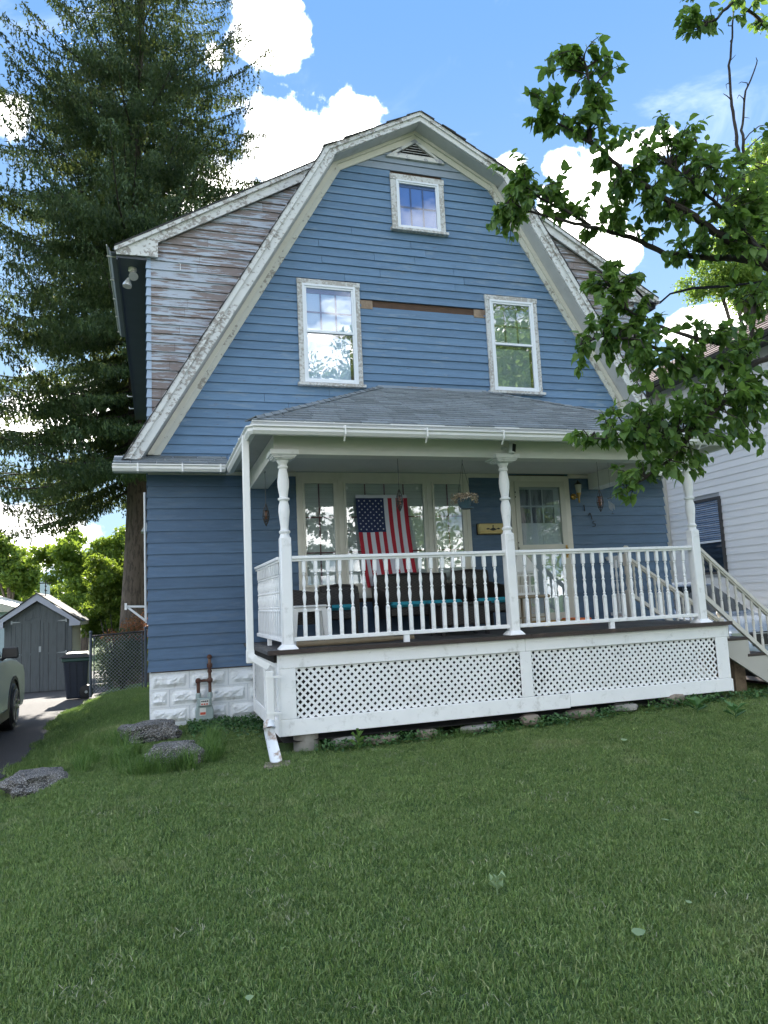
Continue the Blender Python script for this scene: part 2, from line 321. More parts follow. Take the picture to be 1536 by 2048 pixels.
# ------------------------------------------------------------------ mesh builder
ORI = {}
class MB:
    def __init__(s): s.v = []; s.f = []; s.mi = []; s.cur = 0
    def add(s, vs, fs):
        b = len(s.v); s.v += [tuple(map(float, p)) for p in vs]
        for f in fs: s.f.append(tuple(b+i for i in f)); s.mi.append(s.cur)
        return s
    def hexa(s, c): return s.add(c, [(0, 3, 2, 1), (4, 5, 6, 7), (0, 1, 5, 4), (1, 2, 6, 5), (2, 3, 7, 6), (3, 0, 4, 7)])
    def box(s, x0, x1, y0, y1, z0, z1):
        return s.hexa([(x0, y0, z0), (x1, y0, z0), (x1, y1, z0), (x0, y1, z0), (x0, y0, z1), (x1, y0, z1), (x1, y1, z1), (x0, y1, z1)])
    def cbox(s, x0, x1, y0, y1, z0, z1, b=.006):
        b = min(b, (x1-x0)*.45, (y1-y0)*.45, (z1-z0)*.45)
        bm = bmesh.new(); bmesh.ops.create_cube(bm, size=1)
        for v in bm.verts: v.co = ((x0+x1)/2+v.co.x*(x1-x0), (y0+y1)/2+v.co.y*(y1-y0), (z0+z1)/2+v.co.z*(z1-z0))
        bmesh.ops.bevel(bm, geom=list(bm.edges), offset=b, segments=1, affect='EDGES', profile=.5)
        bm.verts.index_update(); s.add([v.co[:] for v in bm.verts], [[v.index for v in f.verts] for f in bm.faces]); bm.free(); return s
    def prism(s, pts, a, b, axis='y'):
        """closed polygon pts in the plane across axis, extruded a..b"""
        n = len(pts)
        def P(p, t): return (p[0], t, p[1]) if axis == 'y' else ((t, p[0], p[1]) if axis == 'x' else (p[0], p[1], t))
        vs = [P(p, a) for p in pts]+[P(p, b) for p in pts]
        fs = [tuple(range(n)), tuple(range(2*n-1, n-1, -1))]+[(i, i+n, (i+1) % n+n, (i+1) % n) for i in range(n)]
        return s.add(vs, fs)
    def bar(s, p, q, wd, ht, up=(0, 0, 1)):
        p, q = Vector(p), Vector(q); d = (q-p).normalized(); u = Vector(up)
        sd_ = d.cross(u).normalized(); u = sd_.cross(d).normalized()
        c = []
        for e in (p, q):
            for (i, j) in ((-1, -1), (1, -1), (1, 1), (-1, 1)): c.append(e+sd_*(i*wd/2)+u*(j*ht/2))
        return s.add(c, [(0, 1, 2, 3), (7, 6, 5, 4), (0, 4, 5, 1), (1, 5, 6, 2), (2, 6, 7, 3), (3, 7, 4, 0)])
    def tube(s, pts, rad, n=6, cap=True):
        pts = [Vector(p) for p in pts]; m = len(pts)
        if not hasattr(rad, '__len__'): rad = [rad]*m
        vs = []; pu = None
        for i, p in enumerate(pts):
            d = (pts[min(i+1, m-1)]-pts[max(i-1, 0)])
            d = d.normalized() if d.length > 1e-9 else Vector((0, 0, 1))
            u = pu if pu is not None else (Vector((0, 0, 1)) if abs(d.z) < .9 else Vector((1, 0, 0)))
            sd_ = d.cross(u)
            if sd_.length < 1e-4: sd_ = d.cross(Vector((.3, .9, .1)))
            sd_.normalize(); u = sd_.cross(d).normalized(); pu = u
            for k in range(n):
                a = 2*math.pi*k/n; vs.append(p+(sd_*math.cos(a)+u*math.sin(a))*rad[i])
        fs = [(i*n+k, i*n+(k+1) % n, (i+1)*n+(k+1) % n, (i+1)*n+k) for i in range(m-1) for k in range(n)]
        if cap: fs += [tuple(range(n-1, -1, -1)), tuple((m-1)*n+k for k in range(n))]
        return s.add(vs, fs)
    def lathe(s, prof, c=(0, 0, 0), n=12, axis='z'):
        vs = []; m = len(prof)
        for (r_, h) in prof:
            for k in range(n):
                a = 2*math.pi*k/n; x, y = r_*math.cos(a), r_*math.sin(a)
                p = (x, y, h) if axis == 'z' else ((h, x, y) if axis == 'x' else (x, h, y))
                vs.append((c[0]+p[0], c[1]+p[1], c[2]+p[2]))
        fs = [(i*n+k, i*n+(k+1) % n, (i+1)*n+(k+1) % n, (i+1)*n+k) for i in range(m-1) for k in range(n)]
        fs += [tuple(range(n-1, -1, -1)), tuple((m-1)*n+k for k in range(n))]
        return s.add(vs, fs)
    def sphere(s, c, r_, n=10, m=6, sq=(1, 1, 1)):
        return s.add(*_sph(c, r_, n, m, sq))
    def mesh(s, name, mats, off=(0, 0, 0), smooth=False):
        me = bpy.data.meshes.new(name)
        vs = [(v[0]-off[0], v[1]-off[1], v[2]-off[2]) for v in s.v] if any(off) else s.v
        me.from_pydata(vs, [], s.f)
        for m in (mats if isinstance(mats, (list, tuple)) else [mats]): me.materials.append(m)
        if isinstance(mats, (list, tuple)) and len(mats) > 1: me.polygons.foreach_set('material_index', s.mi)
        if smooth: me.polygons.foreach_set('use_smooth', [True]*len(me.polygons)); me.set_sharp_from_angle(angle=R(40))
        me.update(); return me
    def build(s, name, mats, parent=None, smooth=False, **props):
        off = ORI.get(parent.name, (0, 0, 0)) if parent else (0, 0, 0)
        me = s.mesh(name, mats, off, smooth)
        bm = bmesh.new(); bm.from_mesh(me); bmesh.ops.recalc_face_normals(bm, faces=bm.faces); bm.to_mesh(me); bm.free()
        o = bpy.data.objects.new(name, me); COL.objects.link(o)
        if parent: o.parent = parent; ORI[o.name] = off
        for k, v in props.items(): o[k] = v
        return o
def _sph(c, r_, n, m, sq):
    vs = [(c[0], c[1], c[2]-r_*sq[2])]
    for i in range(1, m):
        t = math.pi*i/m
        for k in range(n):
            a = 2*math.pi*k/n; vs.append((c[0]+r_*sq[0]*math.sin(t)*math.cos(a), c[1]+r_*sq[1]*math.sin(t)*math.sin(a), c[2]-r_*sq[2]*math.cos(t)))
    vs.append((c[0], c[1], c[2]+r_*sq[2])); L = len(vs)-1
    fs = [(0, 1+(k+1) % n, 1+k) for k in range(n)]
    fs += [(1+i*n+k, 1+i*n+(k+1) % n, 1+(i+1)*n+(k+1) % n, 1+(i+1)*n+k) for i in range(m-2) for k in range(n)]
    fs += [(L, 1+(m-2)*n+k, 1+(m-2)*n+(k+1) % n) for k in range(n)]
    return vs, fs
def thing(name, label, cat, loc=(0, 0, 0), group=None):
    o = bpy.data.objects.new(name, None); COL.objects.link(o); o.location = loc; o.empty_display_size = .2
    o['label'] = label; o['category'] = cat
    if group: o['group'] = group
    ORI[o.name] = tuple(loc); return o
def tag(o, label, cat, group=None):
    o['label'] = label; o['category'] = cat
    if group: o['group'] = group
    return o
def inst(name, me, parent, loc, rot=(0, 0, 0), scale=(1, 1, 1)):
    """an object that shares mesh data, placed in world coordinates under its parent"""
    o = bpy.data.objects.new(name, me); COL.objects.link(o)
    off = ORI.get(parent.name, (0, 0, 0)) if parent else (0, 0, 0)
    if parent: o.parent = parent; ORI[o.name] = off
    o.location = (loc[0]-off[0], loc[1]-off[1], loc[2]-off[2]); o.rotation_euler = rot; o.scale = scale
    return o
def copy_tree(o, parent=None):
    c = o.copy(); COL.objects.link(c)
    if parent: c.parent = parent
    ORI[c.name] = ORI.get(o.name, (0, 0, 0))
    for ch in list(o.children): copy_tree(ch, c)
    return c
def np_mesh(name, V, F, mats, smooth=False):
    """V (n,3), F (m,k) numpy arrays"""
    me = bpy.data.meshes.new(name); k = F.shape[1]
    me.vertices.add(len(V)); me.vertices.foreach_set('co', V.astype(np.float32).ravel())
    me.loops.add(F.size); me.loops.foreach_set('vertex_index', F.astype(np.int32).ravel())
    me.polygons.add(len(F)); me.polygons.foreach_set('loop_start', np.arange(0, F.size, k, dtype=np.int32))
    try: me.polygons.foreach_set('loop_total', np.full(len(F), k, dtype=np.int32))
    except Exception: pass
    for m in (mats if isinstance(mats, (list, tuple)) else [mats]): me.materials.append(m)
    me.update(calc_edges=True); me.validate()
    if smooth: me.polygons.foreach_set('use_smooth', [True]*len(me.polygons))
    return me

# ------------------------------------------------------------------ ground
def S(t): t = min(1, max(0, t)); return t*t*(3-2*t)
def drive_z(y): return float(np.interp(y, [-60, -12, 2.6, 7, 10, 13.5, 20, 40, 90], [-1.6, -1.27, -1.22, -1.28, -1.45, -1.67, -1.85, -2.2, -2.4]))
def ground_z(x, y):
    z = float(np.interp(y, [-60, -20, -12, -9.5, -2, 0, 3, 5.6, 10, 14, 20, 40, 90], [-1.7, -1.45, -1.22, -1.15, -1.04, -.975, -1.0, -1.05, -1.35, -1.62, -1.85, -2.2, -2.4]))
    if y < 3: z += .085*S((x-3)/4)*S((y+7)/5)
    d = drive_z(y)-.012
    if y > -13: z = z+(d-z)*S((-x-.25)/1.1)
    if y > -1.5: z = z+(-1.12-z)*S((x-8.0)/.5)*S((y+1.5)/1.5)*(1 if y < 12 else 0)
    return z
def gz(x, y): return ground_z(x, y)+.012*noise.noise(Vector((x*.9, y*.9, 0)))
def grid_surface(name, xs, ys, zf, m):
    V = np.array([(x, y, zf(x, y)) for y in ys for x in xs]); nx = len(xs)
    F = np.array([(j*nx+i, j*nx+i+1, (j+1)*nx+i+1, (j+1)*nx+i) for j in range(len(ys)-1) for i in range(nx-1)])
    o = bpy.data.objects.new(name, np_mesh(name, V, F, m, True)); COL.objects.link(o); return o
xs = np.concatenate([np.linspace(-400, -30, 8), np.linspace(-25, -4, 12), np.arange(-3.6, 11.2, .2), np.linspace(12, 30, 10), np.linspace(40, 400, 8)])
ys = np.concatenate([np.linspace(-400, -40, 8), np.linspace(-34, -12, 12), np.arange(-11.5, 8, .2), np.linspace(8.5, 30, 24), np.linspace(36, 90, 8), np.linspace(120, 600, 6)])
g = grid_surface('lawn_ground', xs, ys, gz, GROUND); g['kind'] = 'structure'
def edge_x(y): return -1.43+.05*math.sin(y*1.3)+.035*math.sin(y*3.7)+.02*math.sin(y*9)+(.25*S((y-4)/3) if y < 8 else .25)
dys = np.arange(-14, 24, .2)
V = []; F = []
for j, y in enumerate(dys):
    for i in range(9):
        t = i/8; x = edge_x(y)*(1-t)-4.8*t; V.append((x, y, max(gz(x, y)+.006, drive_z(y))+.004))
for j in range(len(dys)-1):
    for i in range(8): a = j*9+i; F.append((a, a+9, a+10, a+1))
dr = bpy.data.objects.new('driveway', np_mesh('driveway', np.array(V), np.array(F), ASPHALT, True)); COL.objects.link(dr); dr['kind'] = 'structure'
dr2 = grid_surface('side_driveway', np.linspace(8.45, 10.7, 8), np.arange(-.8, 12, .5), lambda x, y: gz(x, y)+.01, ASPHALT); dr2['kind'] = 'structure'
st = grid_surface('street', np.linspace(-60, 60, 20), np.linspace(-24, -17, 4), lambda x, y: gz(x, y)+.02, ASPHALT); st['kind'] = 'structure'

# ------------------------------------------------------------------ the blue house
W_ = 7.80; XC = 3.885; HD = 8.6            # width, gable centre, depth
KX, KZ, PZ, BZ, BX = 1.466, 6.857, 7.64, 2.347, 4.145   # rake outer line : knee, peak, base
house = thing('blue_house', 'weathered blue clapboard house with gambrel roof and white front porch', 'house', (3.9, 0, -1.0))
SL = (KZ-BZ)/(BX-KX); SU = (PZ-KZ)/KX
def rake_half(z, inset_low=0.0, inset_up=0.0):
    """half width of the gable at height z for a line set in from the roof surface"""
    a = BX-(z-BZ)/SL-inset_low/math.sin(math.atan(SL))
    b = (PZ-inset_up/math.cos(math.atan(SU))-z)/SU
    return max(0.0, min(a, b))
FLO, FUP = .16, .115                       # fascia depth
# core wall (sheathing) behind the boards
cw = MB()
pts = [(0.02, -.3), (W_-.02, -.3), (W_-.02, 2.30)]
for z in np.linspace(2.45, 7.3, 30): pts.append((XC+rake_half(z, .2, .13), z))
pts.append((XC, PZ-.15))
for z in np.linspace(7.3, 2.45, 30): pts.append((XC-rake_half(z, .2, .13), z))
pts.append((.02, 2.30))
cw.prism(pts, .012, .10, 'y')
cw.box(0.02, .12, .10, HD, -.3, 2.5).box(W_-.12, W_-.02, .10, HD, -.3, 2.5).box(0.02, .12, .31, HD, 2.5, 5.1).box(W_-.12, W_-.02, .31, HD, 2.5, 5.1).box(.02, W_-.02, HD-.1, HD, -.3, 5.2)
cw.build('wall', SHEATH, house)

def clip(bands, x0, x1):
    """cut the list of (a,b) intervals by the hole x0..x1"""
    out = []
    for a, b in bands:
        if b <= x0 or a >= x1: out.append((a, b)); continue
        if a < x0: out.append((a, x0))
        if b > x1: out.append((x1, b))
    return out
def clapboard(x0, x1, x0t, x1t, z0, z1, m, yb=0.0, thick=.020, name='clapboard', jit=.0045):
    """wedge board : butt edge proud at the bottom"""
    a, b = random.uniform(-jit, jit), random.uniform(-jit, jit); t = thick*random.uniform(.85, 1.2)
    q = MB()
    vs = [(x0, yb-t, z0+a), (x1, yb-t, z0+b), (x1, yb+.006, z0+b), (x0, yb+.006, z0+a), (x0t, yb-.002, z1+.012), (x1t, yb-.002, z1+.012), (x1t, yb+.006, z1+.012), (x0t, yb+.006, z1+.012)]
    q.hexa(vs); return q.build(name, m, house)
EXP = .1215
holes_up = [(2.0, 2.905, 3.447, 4.997), (4.887, 5.76, 3.461, 5.003), (3.462, 4.31, 5.881, 6.779)]
z = 2.40; k = 0
ZM = 4.660
zs = []
z0 = ZM
while z0 > 2.30: z0 -= EXP
while z0 < 7.30: zs.append(z0); z0 += EXP
for z0 in zs:
    z1 = z0+EXP
    hw0, hw1 = rake_half(z0, .26, .20)-.005, rake_half(z1, .26, .20)-.005
    if hw1 < .1: hw1 = .02
    if hw0 < .12: continue
    bands = [(XC-hw0, XC+hw0)]
    for (a, b, c, d) in holes_up:
        if z0 < d-.03 and z1 > c+.03: bands = clip(bands, a+.01, b-.01)
    if abs(z0-ZM) < .01: bands = clip(bands, 2.93, 4.86)
    if z0 > 7.02: bands = clip(bands, XC-(7.36-z0)*1.4, XC+(7.36-z0)*1.4)
    segs = []
    for a, b in bands:
        if b-a < .02: continue
        cuts = [a]
        if b-a > 2.6:
            for q in range(int((b-a)//1.9)): cuts.append(a+(b-a)*(q+random.uniform(.3, 1.1))/(int((b-a)//1.9)+1))
        cuts = sorted(set(cuts))+[b]
        for i in range(len(cuts)-1): segs.append((cuts[i]+(.0022 if i else 0), cuts[i+1]-(.0022 if i < len(cuts)-2 else 0)))
    for (a, b) in segs:
        a1 = a+(hw0-hw1) if abs(a-(XC-hw0)) < 1e-6 else a; b1 = b-(hw0-hw1) if abs(b-(XC+hw0)) < 1e-6 else b
        m = BLUE_UP
        if z0 > 6.74 or (z0 > 6.62 and a < 3.4 and random.random() < .5): m = BLUE_PRIMER
        if z0 < 2.46: m = BLUE_UP
        clapboard(a, b, a1, b1, z0, z1, m)
# opening left by the missing board
q = MB(); q.box(2.905, 3.10, -.012, .012, ZM-.02, ZM+.105).box(4.70, 4.885, -.014, .012, ZM-.02, ZM+.105); q.build('wood_block', RAWWOOD, house, label='split raw wood ends in the gap of the missing board')
# ground floor boards
EXG = .1455; TOPG = 2.225
holes_lo = [(1.93, 4.42, .50, 2.3), (5.115, 6.055, -.3, 2.3)]
z0 = -.288
while z0 < TOPG-.02:
    z1 = min(z0+EXG, TOPG+.01); bands = [(0.0, W_)]
    for (a, b, c, d) in holes_lo:
        if z0 < d-.03 and z1 > c+.03: bands = clip(bands, a+.01, b-.01)
    for a, b in bands:
        mid = a+(b-a)*random.uniform(.35, .65)
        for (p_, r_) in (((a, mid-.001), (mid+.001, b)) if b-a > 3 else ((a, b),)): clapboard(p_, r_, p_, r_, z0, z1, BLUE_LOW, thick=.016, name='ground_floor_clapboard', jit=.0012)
    z0 += EXG
# side wall board ends that show as a saw tooth on the corner
for j in range(22):
    zz = -.288+j*EXG
    if zz > 2.55: break
    for xx, sg in ((0, -1), (W_, 1)):
        q = MB(); x_o = xx+sg*.022; q.hexa([(min(xx, x_o), -.016, zz), (max(xx, x_o), -.016, zz), (max(xx, x_o), HD, zz), (min(xx, x_o), HD, zz)]+([(xx-.004, -.004, zz+EXG), (xx, -.004, zz+EXG), (xx, HD, zz+EXG), (xx-.004, HD, zz+EXG)] if sg < 0 else [(xx, -.004, zz+EXG), (xx+.004, -.004, zz+EXG), (xx+.004, HD, zz+EXG), (xx, HD, zz+EXG)]))
        q.build('side_clapboard', BLUE_LOW, house)

# roof slabs with overhang: two upper slopes, two lower slopes
def roof_line(sg, inset):
    kx = KX-inset*.6; out = []
    return [(XC, PZ-inset/math.cos(math.atan(SU))), (XC+sg*(KX-inset*.55), KZ-inset*.95), (XC+sg*(BX-inset/math.sin(math.atan(SL))), BZ)]
for sg in (-1, 1):
    a = [(XC, PZ), (XC+sg*KX, KZ)]; b = roof_line(sg, FUP)
    q = MB(); q.prism([a[0], a[1], b[1], b[0]], -.275, HD+.2, 'y'); q.build('upper_roof_slope', SOFFIT, house)
    b = roof_line(sg, FLO); q = MB(); q.prism([(XC+sg*KX, KZ), (XC+sg*BX, BZ), b[2], (XC+sg*(KX-.135), KZ-.11)], -.275, .30, 'y'); q.build('lower_roof_slope', SOFFIT if sg < 0 else SOFFIT_DARK if False else SOFFIT, house)
    q = MB(); q.prism([(XC+sg*KX, KZ), (XC+sg*BX, BZ), b[2], (XC+sg*(KX-.135), KZ-.11)], HD-.3, HD+.2, 'y'); q.build('lower_roof_slope', SOFFIT, house)
    # fascia boards : lower board and proud crown moulding on the gable edge
    for (nm, i0, i1, yy0, yy1) in (('fascia_board', .0, 1.0, -.300, -.278), ('rake_moulding', -.12, .38, -.325, -.302)):
        up0, up1 = FUP*i0, FUP*i1; lo0, lo1 = FLO*i0, FLO*i1
        cu, cl_ = math.cos(math.atan(SU)), math.sin(math.atan(SL))
        def knee(iu, il):   # crossing of the two inset lines
            # z = PZ-iu/cu-SU*dx ; dx = BX-(z-BZ)/SL-il/cl_
            zz_ = ((PZ-iu/cu)-SU*(BX+BZ/SL-il/cl_))/(1-SU/SL); return (XC+sg*(BX-(zz_-BZ)/SL-il/cl_), zz_)
        k0, k1 = knee(up0, lo0), knee(up1, lo1)
        q = MB(); q.prism([(XC, PZ-up0/cu), k0, k1, (XC, PZ-up1/cu)], yy0, yy1, 'y'); q.build(nm, WHITE_OLD, house)
        bz = BZ-.02; q = MB(); q.prism([k0, (XC+sg*(BX-lo0/cl_+(BZ-bz)/SL), bz), (XC+sg*(BX-lo1/cl_+(BZ-bz)/SL), bz), k1], yy0, yy1, 'y'); q.build(nm, WHITE_OLD, house)
    # frieze on the wall
    for (nm, iu, wd_, il, wl, y0_, m_up, m_lo) in (('frieze_board', FUP+.002, .13, .20, .105, -.034, CREAM, peel('peeling_cream_frieze%d' % sg, (.60, .60, .54), (.33, .31, .27), 13, (1, 1, 1), (.56, .63), cbias=.4)), ('bed_moulding', FUP, .045, .17, .06, -.062, CREAM, CREAM)):
        def knee2(iu_, il_):
            zz_ = ((PZ-iu_/cu)-SU*(BX+BZ/SL-il_/cl_))/(1-SU/SL); return (XC+sg*(BX-(zz_-BZ)/SL-il_/cl_), zz_)
        k0, k1 = knee2(iu, il), knee2(iu+wd_, il+wl)
        q = MB(); q.prism([(XC, PZ-iu/cu), k0, k1, (XC, PZ-(iu+wd_)/cu)], y0_, .0, 'y'); q.build(nm, m_up, house)
        zb = 2.44; q = MB(); q.prism([k0, (XC+sg*(BX-(zb-BZ)/SL-il/cl_), zb), (XC+sg*(BX-(zb-BZ)/SL-(il+wl)/cl_), zb), k1], y0_, .0, 'y'); q.build(nm, m_lo, house)
# shingle edges that show above the rake
for sg in (-1, 1):
    L = math.hypot(KX, PZ-KZ); n = 9
    for i in range(n):
        t0, t1 = i/n, (i+1)/n*1.0
        def P(t, up): return (XC+sg*(KX*t)+sg*up*math.sin(math.atan(SU)), PZ-(PZ-KZ)*t+up*math.cos(math.atan(SU)))
        q = MB(); j = random.uniform(-.015, .02); u = random.uniform(.0, .006)
        q.prism([P(t0, .004), P(min(t1+.03, 1.02), .004+u), P(min(t1+.03, 1.02), .022+u), P(t0, .012)], -.345-j, HD+.2, 'y'); q.build('roof_shingle', SHINGLE_DK, house)
    n = 20
    for i in range(n):
        t0, t1 = i/n, (i+1)/n
        def P(t, up): return (XC+sg*(KX+(BX-KX)*t)+sg*up*math.sin(math.atan(SL)), KZ-(KZ-BZ)*t+up*math.cos(math.atan(SL)))
        q = MB(); q.prism([P(t0, .003), P(t1+.01, .003), P(t1+.01, .022), P(t0, .010)], -.335, .30, 'y'); q.build('roof_shingle', SHINGLE_DK, house)
q = MB(); q.box(XC-.95, XC-.93, -.1, .3, 7.13, 7.20); q.build('vent_edge', SHINGLE_DK, house)

# louvred attic vent
q = MB(); vz0, vz1, vh = 7.05, 7.36, 1.43
hw = (vz1+.02-vz0)*vh
q.prism([(XC-hw, vz0), (XC+hw, vz0), (XC+hw-.13, vz0+.065), (XC-hw+.13, vz0+.065)], -.05, -.005, 'y')
q.prism([(XC-hw, vz0), (XC-hw+.13, vz0+.05), (XC, vz1-.03), (XC, vz1+.03)], -.046, -.005, 'y')
q.prism([(XC+hw, vz0), (XC+hw-.13, vz0+.05), (XC, vz1-.03), (XC, vz1+.03)], -.046, -.005, 'y')
vent = q.build('attic_vent', peel('vent_paint', (.62, .62, .60), (.33, .34, .38), 6, (1, 1, 1), (.52, .56)), house)
q = MB(); q.prism([(XC-hw+.1, vz0+.04), (XC+hw-.1, vz0+.04), (XC, vz1-.02)], -.012, -.008, 'y'); q.build('vent_backing', VOIDM, vent)
for i in range(6):
    zz = vz0+.07+i*.040; h2 = (vz1-zz)*vh-.07
    if h2 < .03: break
    q = MB(); q.hexa([(XC-h2, -.044, zz), (XC+h2, -.044, zz), (XC+h2, -.038, zz), (XC-h2, -.038, zz), (XC-h2+.03, -.014, zz+.030), (XC+h2-.03, -.014, zz+.030), (XC+h2-.03, -.010, zz+.026), (XC-h2+.03, -.010, zz+.026)]); q.build('louver_slat', WHITE_OLD, vent)

# ---- windows
def frame_ring(q, x0, x1, z0, z1, wd, y0, y1, wb=None):
    wb = wd if wb is None else wb
    q.box(x0, x1, y0, y1, z1-wd, z1).box(x0, x1, y0+.0007, y1, z0, z0+wb).box(x0, x0+wd, y0+.0013, y1, z0+wb, z1-wd).box(x1-wd, x1, y0+.0013, y1, z0+wb, z1-wd)
    return q
def window(x0, x1, z0, z1, meet, grid_up, muntm, curtain, label, grid_h=None, inner=.055, tw=.068, gl=None):
    q = MB(); y0 = -.040
    q.box(x0-.006, x1+.006, y0-.010, 0, z1-tw, z1); q.box(x0, x0+tw, y0, 0, z0+.05, z1-tw); q.box(x1-tw, x1, y0, 0, z0+.05, z1-tw)
    q.hexa([(x0-.03, -.085, z0), (x1+.03, -.085, z0), (x1+.03, 0, z0), (x0-.03, 0, z0), (x0-.03, -.085, z0+.038), (x1+.03, -.085, z0+.038), (x1+.03, 0, z0+.052), (x0-.03, 0, z0+.052)])
    win = q.build('window', WHITE_OLD2, house, label=label)
    a, b, c, d = x0+tw, x1-tw, z0+.052, z1-tw
    q = MB(); frame_ring(q, a, b, c, d, inner*.55, -.052, -.006); frame_ring(q, a+inner*.5, b-inner*.5, c+inner*.5, d-inner*.5, inner*.55, -.040, -.006)
    q.build('storm_frame', VINYL, win)
    a, b, c, d = a+inner, b-inner, c+inner, d-inner
    if meet: MB().box(a-.01, b+.01, -.046, -.010, meet-.016, meet+.016).build('meeting_rail', VINYL, win)
    bw = MB(); bw.box(a-.02, b+.02, .0, .004, c-.02, d+.02); bw.build('screen_backing', curtain, win)
    parts_ = [(meet+.016, d), (c, meet-.016)] if meet else [(c, d)]
    for i, (p0, p1) in enumerate(parts_):
        MB().box(a-.004, b+.004, -.026 if i == 0 else -.022, -.023 if i == 0 else -.019, p0-.004, p1+.004).build('pane', gl or GLASS, win)
    # muntins of the upper sash
    p0, p1 = parts_[0]; nx_, nz_ = grid_up; zt_ = p1-(.07 if meet else .05)
    MB().box(a, b, -.010, -.002, zt_, p1).build('sash_rail', muntm, win)
    for i in range(1, nx_): xx = a+(b-a)*i/nx_-.01; MB().box(xx-.010, xx+.010, -.012, -.003, p0, zt_).build('muntin', muntm, win)
    for i in range(1, nz_): zz = p0+(zt_-p0)*i/nz_; MB().box(a, b, -.0105, -.0035, zz-.010, zz+.010).build('muntin', muntm, win)
    if meet:
        MB().box(a, b, -.010, -.002, meet-.065, meet-.016).build('sash_rail', muntm, win)
        MB().box(b-.045, b, -.0095, -.0015, c, meet-.06).build('curtain_edge', SHEATH, win)
    return win
window(2.0, 2.905, 3.447, 4.997, 4.235, (3, 2), mat('mauve_muntin', (.16, .07, .12), .6), CURTAIN, 'tall sash window under the left roof slope')
window(4.887, 5.76, 3.461, 5.003, 4.242, (3, 2), mat('brown_muntin', (.07, .05, .05), .6), mat('dim_lace_curtain', (.30, .32, .28), .8, .2, 8), 'tall sash window beside the right roof slope')
GLASS_B = GLASS_DOOR
window(3.462, 4.31, 5.881, 6.779, None, (3, 2), MUNT_BLUE, PANE_SKY_BLUE, 'small square six-pane window in the gable', inner=.045, tw=.085, gl=GLASS_DOOR)

# ---- triple front window
TX0, TX1, TZ0, TZ1 = 1.90, 4.43, .515, 2.235
q = MB(); q.box(TX0, TX1, -.035, 0, 2.145, TZ1).box(TX0, TX1, -.037, 0, TZ0+.03, TZ0+.125).box(TX0-.03, TX1+.03, -.075, 0, TZ0-.01, TZ0+.03)
for (a, b) in ((TX0, 1.945), (2.475, 2.515), (3.775, 3.815), (4.37, TX1)): q.box(a-.0, b+.0, -.036, 0, TZ0+.125, 2.145)
tw = q.build('triple_window', BEIGE, house, label='wide three-part front window behind the porch rail')
for (a, b, nx_, w1) in ((1.945, 2.475, 2, 0), (2.515, 3.775, 4, 1), (3.815, 4.37, 2, 0)):
    c, d = TZ0+.125, 2.145
    q = MB(); frame_ring(q, a, b, c, d, .035, -.030, 0); frame_ring(q, a+.036, b-.036, c+.036, d-.036, .030, -.050, 0); q.build('casement_frame', BEIGE, tw)
    a, b, c, d = a+.066, b-.066, c+.066, d-.066
    MB().box(a, b, -.024, -.021, c, d).build('pane', GLASS_LO, tw)
    ns = int((d-c)/.05)
    q = MB()
    for i in range(ns):
        zz = c+(d-c)*i/ns; q.add([(a, -.002, zz), (b, -.002, zz), (b, .006, zz+(d-c)/ns), (a, .006, zz+(d-c)/ns)], [(0, 1, 2, 3)])
    q.build('blind', BLIND, tw, kind='stuff')
    for i in range(1, nx_): xx = a+(b-a)*i/nx_; MB().box(xx-.0085, xx+.0085, -.014, -.006, c, d).build('muntin', RED, tw)
    for i in (1, 2): zz = c+(d-c)*(.62 if i == 2 else .27)+.06; MB().box(a, b, -.0135, -.0065, zz-.0085, zz+.0085).build('muntin', RED, tw)
# two plastic hooks on the middle pane
for px in (2.60, 3.63): tag(MB().lathe([(.004, -.032), (.022, -.031), (.022, -.026)], (px, 0, 2.02), 10, 'y').build('suction_hook', PLASTW), 'clear suction hook on the middle pane, ' + ('above the flag canton' if px < 3 else 'above the flag stripes at the right'), 'hook', 'suction hooks on the window')

# ---- door
DX0, DX1, DZ = 5.115, 6.055, 2.20
q = MB(); q.box(DX0-.03, DX1+.035, -.034, 0, 2.125, DZ+.01).box(DX0-.03, DX0+.045, -.032, 0, 0, 2.125).box(DX1-.055, DX1+.035, -.032, 0, 0, 2.125).box(DX0, DX1, -.06, 0, -.0, .025)
door = q.build('front_door', BEIGE, house, label='grey front door behind a full-view storm door')
q = MB(); a, b, c, d = DX0+.045, DX1-.055, .03, 2.125
q.box(a, b, -.048, -.014, d-.085, d).box(a, b, -.048, -.014, c, c+.14).box(a, a+.075, -.0475, -.014, c+.14, d-.085).box(b-.085, b, -.0475, -.014, c+.14, d-.085).box(a, b, -.0472, -.014, 1.105, 1.175)
q.build('storm_door', mat('storm_door_cream', (.50, .49, .44), .4, .05), door)
MB().box(a+.07, b-.08, -.030, -.027, 1.17, d-.08).build('pane', GLASS_DOOR, door)
MB().box(a+.07, b-.08, -.031, -.028, c+.13, 1.11).build('pane', GLASS, door)
DG = mat('grey_door_paint', (.40, .40, .37), .5, .06)
q = MB(); q.box(a+.03, b-.03, -.006, .008, .03, 2.1)
for (x0_, z0_, x1_, z1_) in ((5.27, .95, 5.50, 1.40), (5.60, .95, 5.86, 1.40), (5.27, .2, 5.50, .8), (5.60, .2, 5.86, .8)): q.box(x0_, x1_, -.010, -.004, z0_, z1_); q.box(x0_+.03, x1_-.03, -.013, -.004, z0_+.03, z1_-.03)
q.build('door_leaf', DG, door)
q = MB()
for i in range(3):
    for j in range(2): x0_ = 5.245+i*.20; z0_ = 1.50+j*.265; q.box(x0_, x0_+.175, -.0085, -.0065, z0_, z0_+.24)
q.build('door_light', LACE, door)
